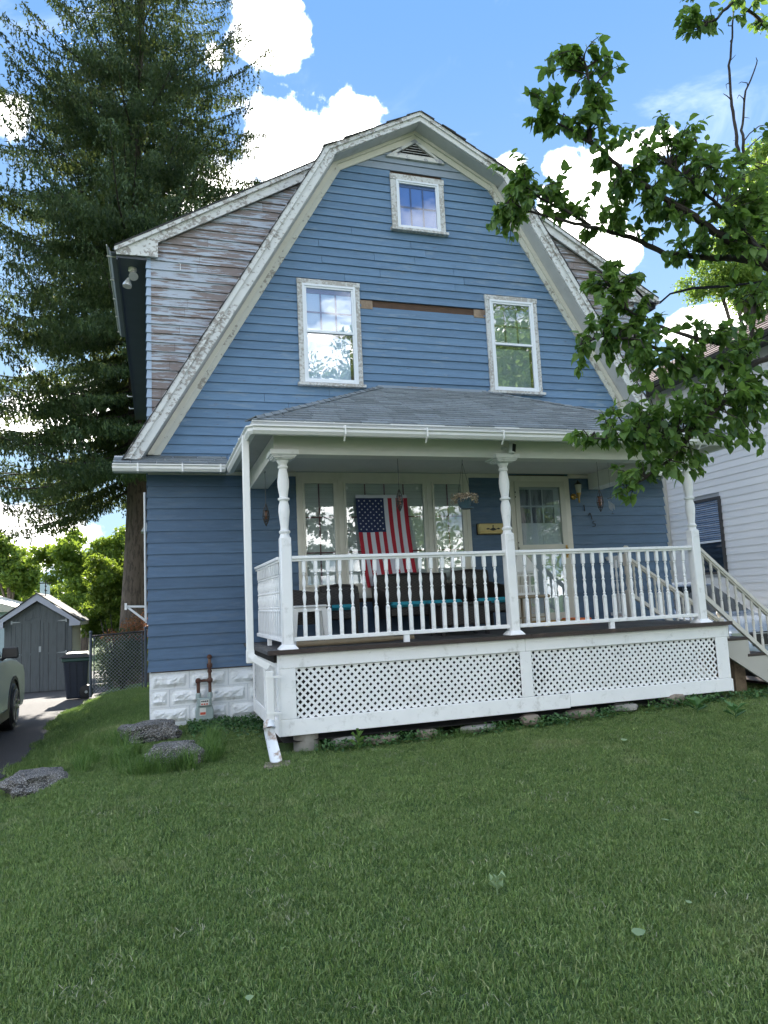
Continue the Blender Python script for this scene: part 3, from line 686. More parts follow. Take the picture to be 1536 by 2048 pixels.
q = MB(); q.tube([(b-.04, -.05, 1.13), (b-.04, -.085, 1.11), (b-.04, -.085, 1.02), (b-.04, -.05, 1.0)], .009, 6).box(b-.055, b-.025, -.056, -.048, .97, 1.16); q.build('handle', GOLD, door)
for zz in (1.95, 1.88, 1.2, 1.12): MB().box(a-.002, a+.012, -.054, -.048, zz, zz+.02).build('hinge', DKIRON, door)

# ---- pent eave across the front, its gutter, and the cornice line
for sg, xa, xb in ((-1, -.40, .98), (1, 6.92, 8.20)):
    q = MB(); q.hexa([(xa, -.40, 2.215), (xb, -.40, 2.215), (xb, 0, 2.215), (xa, 0, 2.215), (xa, -.40, 2.255), (xb, -.40, 2.255), (xb, 0, 2.43), (xa, 0, 2.43)]); q.build('pent_eave', SOFFIT, house)
    for r_ in range(3):
        x = xa-.1+.1*r_
        while x < xb-.02:
            x1 = min(x+.30, xb); y0_, y1_ = -.415+r_*.137, -.415+(r_+1)*.137+.02; z0_, z1_ = 2.262+r_*.060, 2.262+(r_+1)*.060+.004
            q = MB(); xs_ = max(x, xa)
            if x1-xs_ > .03: q.hexa([(xs_+.003, y0_, z0_-.004), (x1-.003, y0_, z0_-.004), (x1-.003, y1_, z1_-.006), (xs_+.003, y1_, z1_-.006), (xs_+.003, y0_, z0_+.010), (x1-.003, y0_, z0_+.010), (x1-.003, y1_, z1_+.002), (xs_+.003, y1_, z1_+.002)]); q.build('pent_shingle', SHINGLE, house)
            x += .305
def gutter(path, name='gutter', parent=None, h=.085, wd=.10, m=None):
    """K-style trough along a path of (x,y,z, outward normal x, y)"""
    prof = [(0, -h), (wd*.55, -h), (wd*.80, -h*.62), (wd*.80, -h*.30), (wd, -h*.14), (wd, 0), (wd-.007, 0), (wd-.007, -h*.14), (wd*.80-.007, -h*.35), (wd*.8-.007, -h*.6), (wd*.55, -h+.006), (.005, -h+.006), (.005, 0), (0, 0)]
    q = MB(); n = len(prof); vs = []
    for (x, y, z, nx_, ny_) in path: vs += [(x+nx_*a, y+ny_*a, z+b) for a, b in prof]
    fs = [(i*n+k, i*n+(k+1) % n, (i+1)*n+(k+1) % n, (i+1)*n+k) for i in range(len(path)-1) for k in range(n)]
    fs += [tuple(range(n)), tuple((len(path)-1)*n+k for k in range(n-1, -1, -1))]
    q.add(vs, fs); return q.build(name, m or WHITE2, parent or house)
gutter([(-.40, -.40, 2.235, 0, -1), (.93, -.40, 2.235, 0, -1)])
gutter([(6.99, -.40, 2.235, 0, -1), (8.16, -.40, 2.23, 0, -1)])
G = [(1.05, -.42, 2.225, -1, 0), (1.05, -2.40, 2.250, -1, 0)]
gutter([(1.03, -.44, 2.222, -1, 0), (1.05, -2.42, 2.245, -.95, -.3), (1.12, -2.42, 2.247, -.9, -1.0)])
gutter([(1.02, -2.42, 2.247, 0, -1), (6.90, -2.42, 2.252, 0, -1)])
gutter([(6.90, -2.42, 2.247, 1, -.3), (6.90, -.44, 2.225, 1, 0)])
for x in (-.12, .40, .86): MB().box(x, x+.018, -.508, -.38, 2.14, 2.242).build('gutter_strap', WHITE2, house)
for x in (1.95, 2.85, 3.75, 4.65, 5.55, 6.4):
    q = MB(); q.box(x, x+.018, -2.528, -2.41, 2.242, 2.262).box(x, x+.018, -2.532, -2.521, 2.165, 2.25).bar((x+.009, -2.50, 2.158), (x+.009, -2.46, 2.11), .018, .005); q.build('gutter_strap', WHITE2, house)
for y in (-.9, -1.4, -1.9): MB().box(.94, 1.06, y, y+.018, 2.228, 2.248).build('gutter_strap', WHITE2, house)
MB().box(-.41, .98, -.41, .0, 2.205, 2.216).build('pent_soffit', SOFFIT, house)
q = MB(); q.box(0, 1.30, -.026, 0, 2.185, 2.235).box(6.66, W_, -.026, 0, 2.185, 2.235); q.build('cornice_board', SOFFIT, house)
MB().box(1.3, 1.9, -.03, 0, 2.18, 2.24).box(4.43, 5.08, -.03, 0, 2.18, 2.24).box(6.09, 6.66, -.03, 0, 2.18, 2.24).build('ceiling_trim', BEIGE, house)

# ---- dormers : weathered cheek facing the street, eave soffit, gutter
DZt, DSl = 5.29, .583
for sg in (-1, 1):
    wx = XC+sg*3.90; wx = 0.0 if sg < 0 else W_
    tipx = XC+sg*4.271
    dorm = MB()
    ztop = lambda x: DZt+DSl*(abs(tipx-XC)-abs(x-XC))
    inner = XC+sg*1.30
    # cheek core
    q = MB(); q.prism([(wx, 2.6), (inner, 2.6), (inner, ztop(inner)-.10), (wx, ztop(wx)-.10)], .215, .30, 'y'); dm = q.build('dormer', SHEATH, house, label='weathered %s dormer with peeling boards' % ('left' if sg < 0 else 'right'))
    z0 = 2.62
    while z0 < 7.0:
        z1 = z0+.128
        hin = max(0.9, rake_half(z0)-.12)
        xo = abs(wx-XC)
        xo1 = min(xo, abs(tipx-XC)-(z1+.16-DZt)/DSl); xo0 = min(xo, abs(tipx-XC)-(z0+.13-DZt)/DSl)
        if xo0-hin > .06:
            xo1 = max(xo1, hin+.01)
            sp = [(hin, xo0)] if random.random() < .6 else [(hin, hin+(xo0-hin)*.55), (hin+(xo0-hin)*.55+.003, xo0)]
            for (p_, r_) in sp:
                r1 = xo1 if abs(r_-xo0) < 1e-6 else r_
                A = (XC+sg*p_, XC+sg*r_, XC+sg*p_, XC+sg*r1)
                if sg < 0: A = (A[1], A[0], A[3], A[2])
                t = .021; j = random.uniform(-.003, .003)
                q = MB(); yb = .213
                q.hexa([(A[0], yb-t, z0+j), (A[1], yb-t, z0-j), (A[1], yb+.004, z0-j), (A[0], yb+.004, z0+j), (A[2], yb-.002, z1+.012), (A[3], yb-.002, z1+.012), (A[3], yb+.004, z1+.012), (A[2], yb+.004, z1+.012)])
                q.build('weathered_clapboard', WEATHER, dm)
        if z0 < DZt-.05:  # lapped corner cap
            e = XC+sg*xo; q = MB(); a_, b_ = sorted((e+sg*.014, e-sg*.052))
            q.hexa([(a_, .185, z0), (b_, .185, z0), (b_, .26, z0), (a_, .26, z0), (a_+(.010 if sg < 0 else 0), .203, z1), (b_-(.010 if sg > 0 else 0), .203, z1), (b_-(.010 if sg > 0 else 0), .26, z1), (a_+(.010 if sg < 0 else 0), .26, z1)])
            q.build('corner_cap', mat('pale_blue_corner_cap', (.33, .42, .54), .6, .08) if 'pale_blue_corner_cap' not in MATS else MATS['pale_blue_corner_cap'], dm)
            q = MB(); q.hexa([(e+sg*.002, .21, z0), (e+sg*.022, .21, z0), (e+sg*.022, HD, z0), (e+sg*.002, HD, z0), (e+sg*.000, .21, z1), (e+sg*.003, .21, z1), (e+sg*.003, HD, z1), (e, HD, z1)]); q.build('side_clapboard', BLUE_LOW, dm)
        z0 = z1
    # roof slab
    xin = 1.05; zin = DZt+DSl*(abs(tipx-XC)-xin)
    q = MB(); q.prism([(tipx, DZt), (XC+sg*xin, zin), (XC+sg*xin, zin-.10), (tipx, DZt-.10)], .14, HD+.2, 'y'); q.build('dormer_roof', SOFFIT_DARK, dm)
    q = MB(); q.prism([(tipx-sg*-.02, DZt+.004-.02*DSl), (XC+sg*xin, zin+.004), (XC+sg*xin, zin+.02), (tipx+sg*.02, DZt+.02-.02*DSl)], .09, HD+.2, 'y'); q.build('dormer_shingles', SHINGLE_DK, dm)
    # rake board (lower, wide) and crown (upper)
    q = MB(); q.prism([(tipx, DZt-.015), (XC+sg*1.25, DZt-.015+DSl*(4.271-1.25)), (XC+sg*1.25, DZt-.20+DSl*(4.271-1.25)), (XC+sg*3.74, DZt-.20+DSl*(4.271-3.74)+.01), (XC+sg*3.74, 5.20), (wx, 5.20), (tipx, 5.19)], .135, .165, 'y'); q.build('rake_board', WHITE_OLD, dm)
    q = MB(); q.prism([(tipx+sg*.02, DZt-.012), (XC+sg*1.25, DZt+DSl*(4.271-1.25)), (XC+sg*1.25, DZt-.06+DSl*(4.271-1.25)), (tipx+sg*.02, DZt-.07)], .10, .134, 'y'); q.build('rake_moulding', WHITE_OLD, dm)
    # soffit under the eave running back
    a_, b_ = sorted((tipx+sg*-.0, wx+sg*.0))
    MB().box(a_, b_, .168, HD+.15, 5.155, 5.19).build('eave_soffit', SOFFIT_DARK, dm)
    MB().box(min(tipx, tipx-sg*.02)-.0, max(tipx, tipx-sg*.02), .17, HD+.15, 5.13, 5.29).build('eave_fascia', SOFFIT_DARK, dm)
    if sg < 0:
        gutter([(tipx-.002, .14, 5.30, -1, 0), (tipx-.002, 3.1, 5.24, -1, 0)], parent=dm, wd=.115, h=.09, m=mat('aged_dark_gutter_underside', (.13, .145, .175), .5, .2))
        for y in (.25, .98, 1.65, 2.35, 3.02): MB().box(tipx-.125, tipx, y, y+.022, 5.200, 5.212).build('gutter_strap', BEIGE, dm)
        for y in (6.9, 7.9):
            q = MB(); q.tube([(tipx, y, 5.20), (tipx-.10, y, 5.195), (tipx-.115, y, 5.23)], .010, 5); q.build('gutter_bracket', WHITE2, dm)
        MB().tube([(tipx-.12, .14, 5.305), (tipx-.118, 3.1, 5.25)], .006, 5).build('gutter_lip', WHITE2, dm)
    else:
        gutter([(tipx+.002, .16, 5.29, 1, 0), (tipx+.002, HD, 5.25, 1, 0)], parent=dm)
    MB().tube([(XC+sg*3.45, .175, 5.06), (XC+sg*3.45, .172, 5.15), (XC+sg*3.47, .172, 5.165)], .005, 4).build('wire_stub', WHITE2, dm) 

# floodlight under the left eave
fl = thing('floodlight', 'twin-bulb floodlight under the left dormer eave', 'light', (-.19, .45, 5.15))
MB().lathe([(.055, 5.155), (.055, 5.115), (.045, 5.10)], (-.19, .45, 0), 12).build('base', BEIGE, fl, smooth=True)
for (dx, dy, dz, mm) in ((.012, -.12, -.135, METAL), (-.05, -.03, -.22, METAL)):
    q = MB(); q.tube([(-.19, .45, 5.11), (-.19+dx*.4, .45+dy*.4, 5.11+dz*.45), (-.19+dx, .45+dy, 5.11+dz*.6)], [.015, .022, .026], 10)
    q.tube([(-.19+dx, .45+dy, 5.11+dz*.6), (-.19+dx*1.3, .45+dy*1.25, 5.11+dz*.95), (-.19+dx*1.4, .45+dy*1.4, 5.11+dz*1.1)], [.026, .060, .062], 14)
    q.build('bulb', mat('clear_flood_bulb', (.55, .56, .54), .1, .1, metal=.4) if 'clear_flood_bulb' not in MATS else MATS['clear_flood_bulb'], fl, smooth=True)

# ---- foundation of rock faced blocks
q = MB(); q.box(.015, 1.22, .03, .2, -1.15, -.29).box(1.22, W_-.01, .03, .2, -1.15, -.29).box(.0, .2, .2, HD, -1.3, -.29).box(W_-.2, W_-.01, .2, HD, -1.3, -.29)
fd = q.build('foundation', MORTAR, house)
def rock_block(wd, ht, seed):
    nx_, nz_ = 16, 9; V = []; F = []; rr = random.Random(seed)
    for j in range(nz_+1):
        for i in range(nx_+1):
            u, v = i/nx_, j/nz_; e = min(u*wd, (1-u)*wd, v*ht, (1-v)*ht); m_ = .028
            d = .006 if e < m_ else .006+.045*min(1, (e-m_)/.035)*(.55+.45*noise.noise(Vector((u*wd*11+seed*7, v*ht*13, seed)))+.5*abs(noise.noise(Vector((u*wd*24, v*ht*22+seed*3, 5)))))
            V.append((u*wd, -d, v*ht))
    for j in range(nz_):
        for i in range(nx_): a = j*(nx_+1)+i; F.append((a, a+1, a+nx_+2, a+nx_+1))
    q = MB(); q.add(V, F); n = nx_+1; b0 = [0, nx_, (nz_+1)*n-1, nz_*n]
    bk = [(0, .02, 0), (wd, .02, 0), (wd, .02, ht), (0, .02, ht)]; q.add([V[b0[0]], V[b0[1]], V[b0[2]], V[b0[3]]]+bk, [(0, 4, 5, 1), (1, 5, 6, 2), (2, 6, 7, 3), (3, 7, 4, 0)])
    return q.mesh('block', BLOCK)
for r_ in range(4):
    zb = -.30-(r_+1)*.212; x = .0; off = .0 if r_ % 2 == 0 else -.24; k = 0
    x = .005+off
    while x < 1.6:
        x0_ = max(x, .005); x1_ = min(x+.475, 1.62)
        if x1_-x0_ > .1: inst('block', rock_block(x1_-x0_-.006, .206, r_*11+k), fd, (x0_, .03, zb))
        x += .48; k += 1

# ------------------------------------------------------------------ porch
PX0, PX1, PY = 1.17, 6.93, -2.135
floor = MB().box(PX0+.06, PX1-.06, -2.07, .0, -.12, -.032).build('porch_floor', VOIDM, house)
x = PX0; i = 0
while x < PX1-.01:
    x1 = min(x+.090, PX1); j = random.uniform(-.012, .010)
    MB().box(x+.002, x1-.002, PY+.035+j*.3, -.006, -.030, random.uniform(-.003, .001)).build('deck_board', DECK, floor); x = x1; i += 1
x = PX0-.005
while x < PX1:
    x1 = min(x+random.uniform(.7, 1.3), PX1+.01); MB().box(x+.001, x1-.001, PY+random.uniform(-.006, .004), PY+.034, -.040, .003+random.uniform(-.003, .003)).build('edge_board', BROWN, floor); x = x1
MB().box(PX0-.01, PX0-.0, -2.10, -.01, -.036, -.002).build('edge_board', DECK, floor)
# skirt frames
SX0, SX1, SY, SZ0, SZ1 = 1.283, 6.886, -2.085, -.855, -.045
q = MB(); q.cbox(SX0, 4.074, SY, SY+.022, -.185, SZ1, .004).cbox(4.077, SX1, SY-.001, SY+.022, -.185, SZ1, .004)
sk = q.build('porch_skirt', WHITE, house)
MB().cbox(SX0, 4.60, SY-.002, SY+.02, SZ0, -.692, .004).build('skirt_board', WHITE, sk)
MB().cbox(4.604, SX1, SY-.003, SY+.02, SZ0+.012, -.690, .004).build('skirt_board', WHITE, sk)
MB().cbox(SX0, SX0+.164, SY-.0005, SY+.02, -.690, -.187, .004).build('skirt_board', WHITE, sk)
MB().cbox(4.003, 4.143, SY-.0005, SY+.02, -.689, -.187, .004).build('skirt_board', WHITE, sk)
MB().cbox(6.704, SX1, SY-.0005, SY+.02, -.688, -.187, .004).build('skirt_board', WHITE, sk)
q = MB(); q.cbox(SX0-.022, SX0, SY-.004, SY+.11, SZ0, SZ1, .004).cbox(SX0-.020, SX0, SY+.112, -.02, -.185, SZ1, .004).cbox(SX0-.021, SX0, SY+.112, -.02, SZ0, -.70, .004).cbox(SX0-.020, SX0-.001, -.12, -.02, -.698, -.187, .004).cbox(SX0-.020, SX0-.001, -1.12, -1.03, -.698, -.187, .004)
q.build('skirt_side_frame', WHITE, sk)
q = MB(); q.cbox(SX1, SX1+.02, SY-.003, -.02, -.185, SZ1, .004).cbox(SX1, SX1+.02, SY-.003, -.02, SZ0, -.70, .004); q.build('skirt_side_frame', WHITE, sk)
def lattice(parent, u0, u1, v0, v1, P, sp=.080, wd=.0290, th=.006):
    """diagonal slats of a panel; P(u, v, depth) gives the world point"""
    for lay, sgn in ((0, 1), (1, -1)):
        H = v1-v0; k = int(-H/sp)-1
        while u0+k*sp < u1+H:
            # line through (u0+k*sp, v0) going with slope sgn
            c = u0+k*sp if sgn > 0 else u0+k*sp
            # parametrise centre line: u = c + sgn*(v-v0)
            vs_ = sorted([0, H]); lo = max(0.0, (u0-c)/sgn if sgn > 0 else (c-u1)); hi = min(H, (u1-c)/sgn if sgn > 0 else (c-u0))
            if hi-lo > .02:
                hw_ = wd/2/math.cos(math.pi/4)
                a = (c+sgn*lo, v0+lo); b = (c+sgn*hi, v0+hi)
                def cl_(p): return (min(max(p[0], u0-.01), u1+.01), p[1])
                d0, d1 = -lay*th-th, -lay*th
                q = MB()
                cs = [cl_((a[0]-hw_, a[1])), cl_((a[0]+hw_, a[1])), cl_((b[0]+hw_, b[1])), cl_((b[0]-hw_, b[1]))]
                q.hexa([P(*p, d0) for p in cs]+[P(*p, d1) for p in cs]); q.build('lattice_slat', WHITE, parent)
            k += 1
lp = MB().box(SX0+.15, 4.01, SY+.022, SY+.026, -.193, -.187).build('lattice_panel', WHITE, house, label='lattice panel under the left half of the porch')
lattice(lp, SX0+.164, 4.003, -.692, -.185, lambda u, v, d: (u, SY+.022+d+.012, v))
lp2 = MB().box(4.13, 6.71, SY+.022, SY+.026, -.193, -.187).build('lattice_panel', WHITE, house, label='lattice panel under the right half of the porch')
lattice(lp2, 4.143, 6.704, -.690, -.185, lambda u, v, d: (u, SY+.022+d+.012, v))
lp3 = MB().box(SX0-.001, SX0+.003, SY+.1, -.1, -.193, -.187).build('lattice_panel', WHITE, house, label='lattice panel on the left side of the porch')
lattice(lp3, -1.99, -1.12, -.70, -.185, lambda u, v, d: (SX0+.0+d+.008, u, v)); lattice(lp3, -1.03, -.12, -.70, -.185, lambda u, v, d: (SX0+.0+d+.008, u, v))
MB().box(SX0+.03, SX1-.02, SY+.60, SY+.62, -1.2, -.13).build('crawlspace_shade', VOIDM, house)  # upright dark sheet painting the shade behind the lattice
MB().box(SX0+.03, SX1-.02, SY+.04, SY+.60, -.925, -.920).build('crawlspace_shade', VOIDM, house)  # flat dark sheet over the ground, painting the same shade

# posts
POSTX = [(1.388, 'a'), (3.982, 'b'), (6.576, 'c')]; PYP = -2.014
def post_meshes():
    q = MB(); q.cbox(-.058, .058, -.058, .058, .045, 1.165, .010)
    q.lathe([(.058, 1.160), (.050, 1.185), (.048, 1.20), (.060, 1.215), (.060, 1.228), (.044, 1.242), (.042, 1.27), (.052, 1.36), (.060, 1.44), (.056, 1.50), (.043, 1.545), (.046, 1.552), (.062, 1.560), (.062, 1.578), (.044, 1.588), (.047, 1.62), (.060, 1.70), (.062, 1.76), (.052, 1.84), (.042, 1.892), (.054, 1.902), (.056, 1.918), (.044, 1.932), (.048, 1.95), (.062, 1.975), (.066, 1.990)], n=20)
    return q
me_post = post_meshes().mesh('post', WHITE, smooth=True)
q = MB(); q.cbox(-.095, .095, -.095, .095, .001, .016, .004).hexa([(-.09, -.09, .016), (.09, -.09, .016), (.09, .09, .016), (-.09, .09, .016), (-.06, -.06, .052), (.06, -.06, .052), (.06, .06, .052), (-.06, .06, .052)]); me_base = q.mesh('post_base', WHITE)
q = MB(); q.cbox(-.150, .150, -.150, .150, 2.028, 2.078, .003).cbox(-.128, .128, -.128, .128, 2.012, 2.027, .003).cbox(-.112, .112, -.112, .112, 1.998, 2.011, .003).cbox(-.085, .085, -.085, .085, 1.988, 1.997, .002); me_cap = q.mesh('post_capital', WHITE)
for x, _k in POSTX:
    p_ = inst('porch_post', me_post, house, (x, PYP, 0)); ORI[p_.name] = ORI[house.name]
    for nm, me in (('base', me_base), ('capital', me_cap)):
        o = bpy.data.objects.new(nm, me); COL.objects.link(o); o.parent = p_
q = MB(); q.cbox(-.019, .019, -.019, .019, .118, .402, .003).lathe([(.019, .400), (.013, .410), (.012, .418), (.019, .428), (.012, .438), (.011, .445), (.018, .50), (.020, .53), (.014, .572), (.012, .582), (.019, .592), (.019, .600), (.012, .610), (.013, .625), (.020, .67), (.018, .70), (.011, .752), (.012, .760), (.018, .768), (.012, .776), (.017, .790)], n=10).cbox(-.019, .019, -.019, .019, .787, .918, .003)
me_bal = q.mesh('baluster', WHITE, smooth=True)
def railing(xa, xb, y, n, label=None):
    q = MB(); q.cbox(xa, xb, y-.038, y+.038, .930, .965, .006).cbox(xa, xb, y-.022, y+.022, .908, .932, .003)
    rl = q.build('porch_railing', WHITE, house, label=label)
    q = MB(); q.cbox(xa, xb, y-.026, y+.026, .080, .122, .004); q.build('bottom_rail', WHITE, rl)
    xm = (xa+xb)/2; MB().box(xm-.03, xm+.03, y-.022, y+.022, .002, .081).build('rail_block', WHITE, rl)
    for i in range(n):
        xx = xa+(xb-xa)*(i+1)/(n+1) if n else 0; inst('baluster', me_bal, rl, (xx, y, 0), rot=(random.uniform(-.004, .004), random.uniform(-.006, .006), random.uniform(-.06, .06)))
    return rl
railing(POSTX[0][0]+.058, POSTX[1][0]-.058, PYP, 18, 'left span of the front porch railing'); railing(POSTX[1][0]+.058, POSTX[2][0]-.058, PYP, 18, 'right span of the front porch railing')
def railing_y(x, ya, yb, n, label, name='porch_railing'):
    q = MB(); q.cbox(x-.038, x+.038, ya, yb, .930, .965, .006).cbox(x-.022, x+.022, ya, yb, .908, .932, .003)
    rl = q.build(name, WHITE, house, label=label)
    MB().cbox(x-.026, x+.026, ya, yb, .080, .122, .004).build('bottom_rail', WHITE, rl); MB().box(x-.022, x+.022, (ya+yb)/2-.03, (ya+yb)/2+.03, .002, .081).build('rail_block', WHITE, rl)
    for i in range(n): inst('baluster', me_bal, rl, (x, ya+(yb-ya)*(i+1)/(n+1), 0))
railing_y(1.345, -1.956, -.08, 13, 'left side railing of the porch')
railing_y(6.665, -.42, -.03, 3, 'short side railing between the newel and the wall')
# stairs on the right
RISE, RUN = .212, .292
for i in range(4):
    zt_ = -RISE*(i+1); xa = 6.98+RUN*i
    MB().cbox(xa-.03, xa+RUN+.012, -2.02, -.48, zt_-.035, zt_, .005).build('stair_tread', BROWN, house)
for y in (-2.00, -.52):
    q = MB(); pts = [(6.93, -.06)]
    for i in range(4): pts += [(6.985+RUN*i, -.037-RISE*i), (6.985+RUN*i, -.037-RISE*(i+1))]
    pts = [(6.91, -.05), (6.985, -.05)]
    for i in range(4): pts += [(6.985+RUN*i, -.036-RISE*(i+1)), (6.985+RUN*(i+1)-.005, -.036-RISE*(i+1))]
    pts += [(8.16, -1.12), (8.02, -1.12), (6.91, -.42)]
    q.prism(pts, y-.012, y+.024, 'y'); q.build('stair_stringer', mat('weathered_cream_stringer', (.42, .40, .36), .7, .1) if 'weathered_cream_stringer' not in MATS else MATS['weathered_cream_stringer'], house)
for i in range(4): MB().box(6.99+RUN*i, 7.00+RUN*i, -1.98, -.54, -RISE*(i+1)+.001, -RISE*i-.036).build('stair_riser', VOIDM, house) if i in (1,) else None
WSTR = mat('cream_stair_rail', (.58, .55, .50), .55, .06)
def stair_rail(xa, za, xb, zb, y, n, lowoff, label):
    q = MB(); q.bar((xa, y, za), (xb, y, zb), .072, .036); q.bar((xa, y, za-.035), (xb, y, zb-.035), .04, .024)
    rl = q.build('stair_railing', WSTR, house, label=label)
    MB().bar((xa, y, za-lowoff), (xb, y, zb-lowoff), .05, .05).build('bottom_rail', WSTR, rl)
    for i in range(n):
        t = (i+.6)/n; xx = xa+(xb-xa)*t; zz = za+(zb-za)*t; h = lowoff-.06
        q = MB(); k = h/.80
        q.lathe([(.017, 0), (.017, .20*k), (.011, .215*k), (.017, .23*k), (.011, .25*k), (.019, .36*k), (.012, .42*k), (.018, .435*k), (.012, .45*k), (.019, .53*k), (.011, .62*k), (.017, .64*k), (.018, .66*k), (.018, h)], (xx, y, zz-.04-h), 8)
        q.build('baluster', WSTR, rl, smooth=True)
stair_rail(6.63, .945, 8.02, -.26, -2.0, 12, .585, 'front railing of the side stairs')
stair_rail(6.70, .905, 8.20, -.07, -.50, 13, .53, 'back railing of the side stairs')
def newel(x, y, z0, z1):
    q = MB(); q.cbox(x-.045, x+.045, y-.045, y+.045, z0, z0+(z1-z0)*.45, .006).lathe([(.042, z0+(z1-z0)*.45), (.030, z0+(z1-z0)*.48), (.044, z0+(z1-z0)*.55), (.030, z0+(z1-z0)*.66), (.046, z0+(z1-z0)*.70), (.044, z0+(z1-z0)*.80)], (x, y, 0), 12).cbox(x-.045, x+.045, y-.045, y+.045, z0+(z1-z0)*.80, z1-.02, .006)
    q.lathe([(.030, z1-.02), (.022, z1+.005), (.030, z1+.015)], (x, y, 0), 12).sphere((x, y, z1+.055), .045, 14, 9); q.build('newel_post', WSTR, house, smooth=True)
newel(6.665, -.50, 0, 1.0); newel(8.22, -.50, -1.05, -.02); newel(8.1, -2.0, -1.05, -.02)

# beam, ceiling, eave of the porch
BMX0, BMX1, BMY, BB, BT = 1.285, 6.675, -2.085, 2.042, 2.246
q = MB(); q.box(BMX0, BMX1, BMY, BMY+.20, BB+.002, BT); bm_ = q.build('porch_beam', BEAM, house)
for xa, xb in ((BMX0, BMX0+.235), (BMX1-.235, BMX1)):
    q = MB(); q.hexa([(xa, BMY+.2, BB), (xb, BMY+.2, BB), (xb, -.02, BB-.035), (xa, -.02, BB-.035), (xa, BMY+.2, BT), (xb, BMY+.2, BT), (xb, -.02, BT), (xa, -.02, BT)]); q.build('side_beam', BEAM, house)
x = BMX0+.22
while x < BMX1-.24:
    x1 = min(x+.61, BMX1-.22); q = MB(); q.box(x+.0015, x1-.0015, BMY+.19, -.034, 2.240, 2.252); q.build('ceiling_panel', CEIL, house); x = x1
MB().box(BMX0+.22, BMX1-.22, BMY+.18, BMY+.225, 2.222, 2.241).build('ceiling_trim', BEIGE, house)
for (x0_, x1_) in ((2.10, 2.28), (5.02, 5.20)): MB().box(x0_, x1_, -1.55, -1.47, 2.232, 2.239).build('ceiling_vent', VOIDM, house)
EY, EZ, RZ, EX0, EX1, TX0_, TX1_ = -2.44, 2.315, 3.485, 1.02, 6.92, 3.17, 4.76
RV = [(EX0, EY, EZ), (EX1, EY, EZ), (TX1_, -.0, RZ), (TX0_, -.0, RZ), (EX0, 0, EZ), (EX1, 0, EZ)]
q = MB(); q.add([(x, y, z-.012) for x, y, z in RV]+[(x, y, z-.05) for x, y, z in RV], [(0, 1, 2, 3), (0, 3, 4), (1, 5, 2), (6, 9, 8, 7), (6, 10, 9), (7, 8, 11), (0, 6, 7, 1), (0, 4, 10, 6), (1, 7, 11, 5)])
pr = q.build('porch_roof', SOFFIT, house)
MB().box(EX0+.02, EX1-.02, EY+.02, EY+.045, 2.252, 2.300).box(EX0+.01, EX0+.035, EY+.02, 0, 2.252, 2.290).box(EX1-.035, EX1-.01, EY+.02, 0, 2.252, 2.290).build('eave_board', WHITE, pr)
MB().box(EX0+.02, EX1-.02, EY+.02, BMY+.01, 2.247, 2.254).box(EX0+.02, BMX0, BMY, 0, 2.248, 2.255).box(BMX1, EX1-.02, BMY, 0, 2.2485, 2.2555).build('eave_soffit', SOFFIT, pr)
MB().box(EX0, EX1, EY-.012, EY+.02, 2.296, 2.310).build('drip_edge', WHITE2, pr)
NC = 20; slope = math.atan2(RZ-EZ, -EY)
for c in range(NC):
    t0, t1 = c/NC, (c+1)/NC
    xl = lambda t: EX0+(TX0_-EX0)*t; xr = lambda t: EX1+(TX1_-EX1)*t
    x = xl(t0)-random.uniform(0, .3); lift = .012
    while x < xr(t0):
        x1 = x+.305*random.choice((1, 1, .98, 1.02)); a, b = max(x, xl(t0)), min(x1, xr(t0)); a1, b1 = max(x, xl(t1)), min(x1, xr(t1))
        if b-a > .03 and b1-a1 > .005:
            y0_, z0_ = EY*(1-t0)-.012+random.uniform(-.003, .003), EZ+(RZ-EZ)*t0-.006; y1_, z1_ = EY*(1-t1)+.01, EZ+(RZ-EZ)*t1+.003
            g_ = .0042; j = random.uniform(0, .003)
            q = MB(); q.hexa([(a+g_, y0_, z0_-.004), (b-g_, y0_, z0_-.004), (b1-g_, y1_, z1_-.006), (a1+g_, y1_, z1_-.006), (a+g_, y0_, z0_+.011+j), (b-g_, y0_, z0_+.011+j), (b1-g_, y1_, z1_+.001), (a1+g_, y1_, z1_+.001)])
            q.build('shingle', SHINGLE, pr)
        x = x1
def hipcaps(p, q_, n, w_):
    p, q_ = Vector(p), Vector(q_); d = (q_-p)
    for i in range(n):
        a = p+d*(i/n); b = p+d*((i+1.15)/n)
        sL = Vector((-.62, 1 if q_.x > p.x else 1, 0)).normalized(); 
        u1 = Vector((-1, 0, -.54)).normalized() if q_.x > p.x else Vector((1, 0, -.54)).normalized(); u2 = Vector((0, -1, -.483)).normalized()
        m_ = MB(); l = .018+random.uniform(0, .004)
        vs = []
        for e, lf in ((a, l), (b, .006)):
            for uu in (u1*w_, Vector((0, 0, 0)), u2*w_): vs.append(e+uu+Vector((0, 0, lf+.010)))
            for uu in (u1*w_, Vector((0, 0, 0)), u2*w_): vs.append(e+uu+Vector((0, 0, lf)))
        m_.add(vs, [(0, 1, 7, 6), (1, 2, 8, 7), (3, 9, 10, 4), (4, 10, 11, 5), (0, 3, 4, 1), (1, 4, 5, 2), (6, 7, 10, 9), (7, 8, 11, 10), (0, 6, 9, 3), (2, 5, 11, 8)])
        m_.build('hip_shingle', SHINGLE, pr)
hipcaps((EX0+.05, EY+.06, EZ+.028), (TX0_, 0, RZ), 22, .13); hipcaps((EX1-.05, EY+.06, EZ+.028), (TX1_, 0, RZ), 22, .13)
MB().box(TX0_-.05, TX1_+.05, -.03, -.02, RZ-.02, RZ+.022).build('flashing', BLUE_PRIMER, pr)

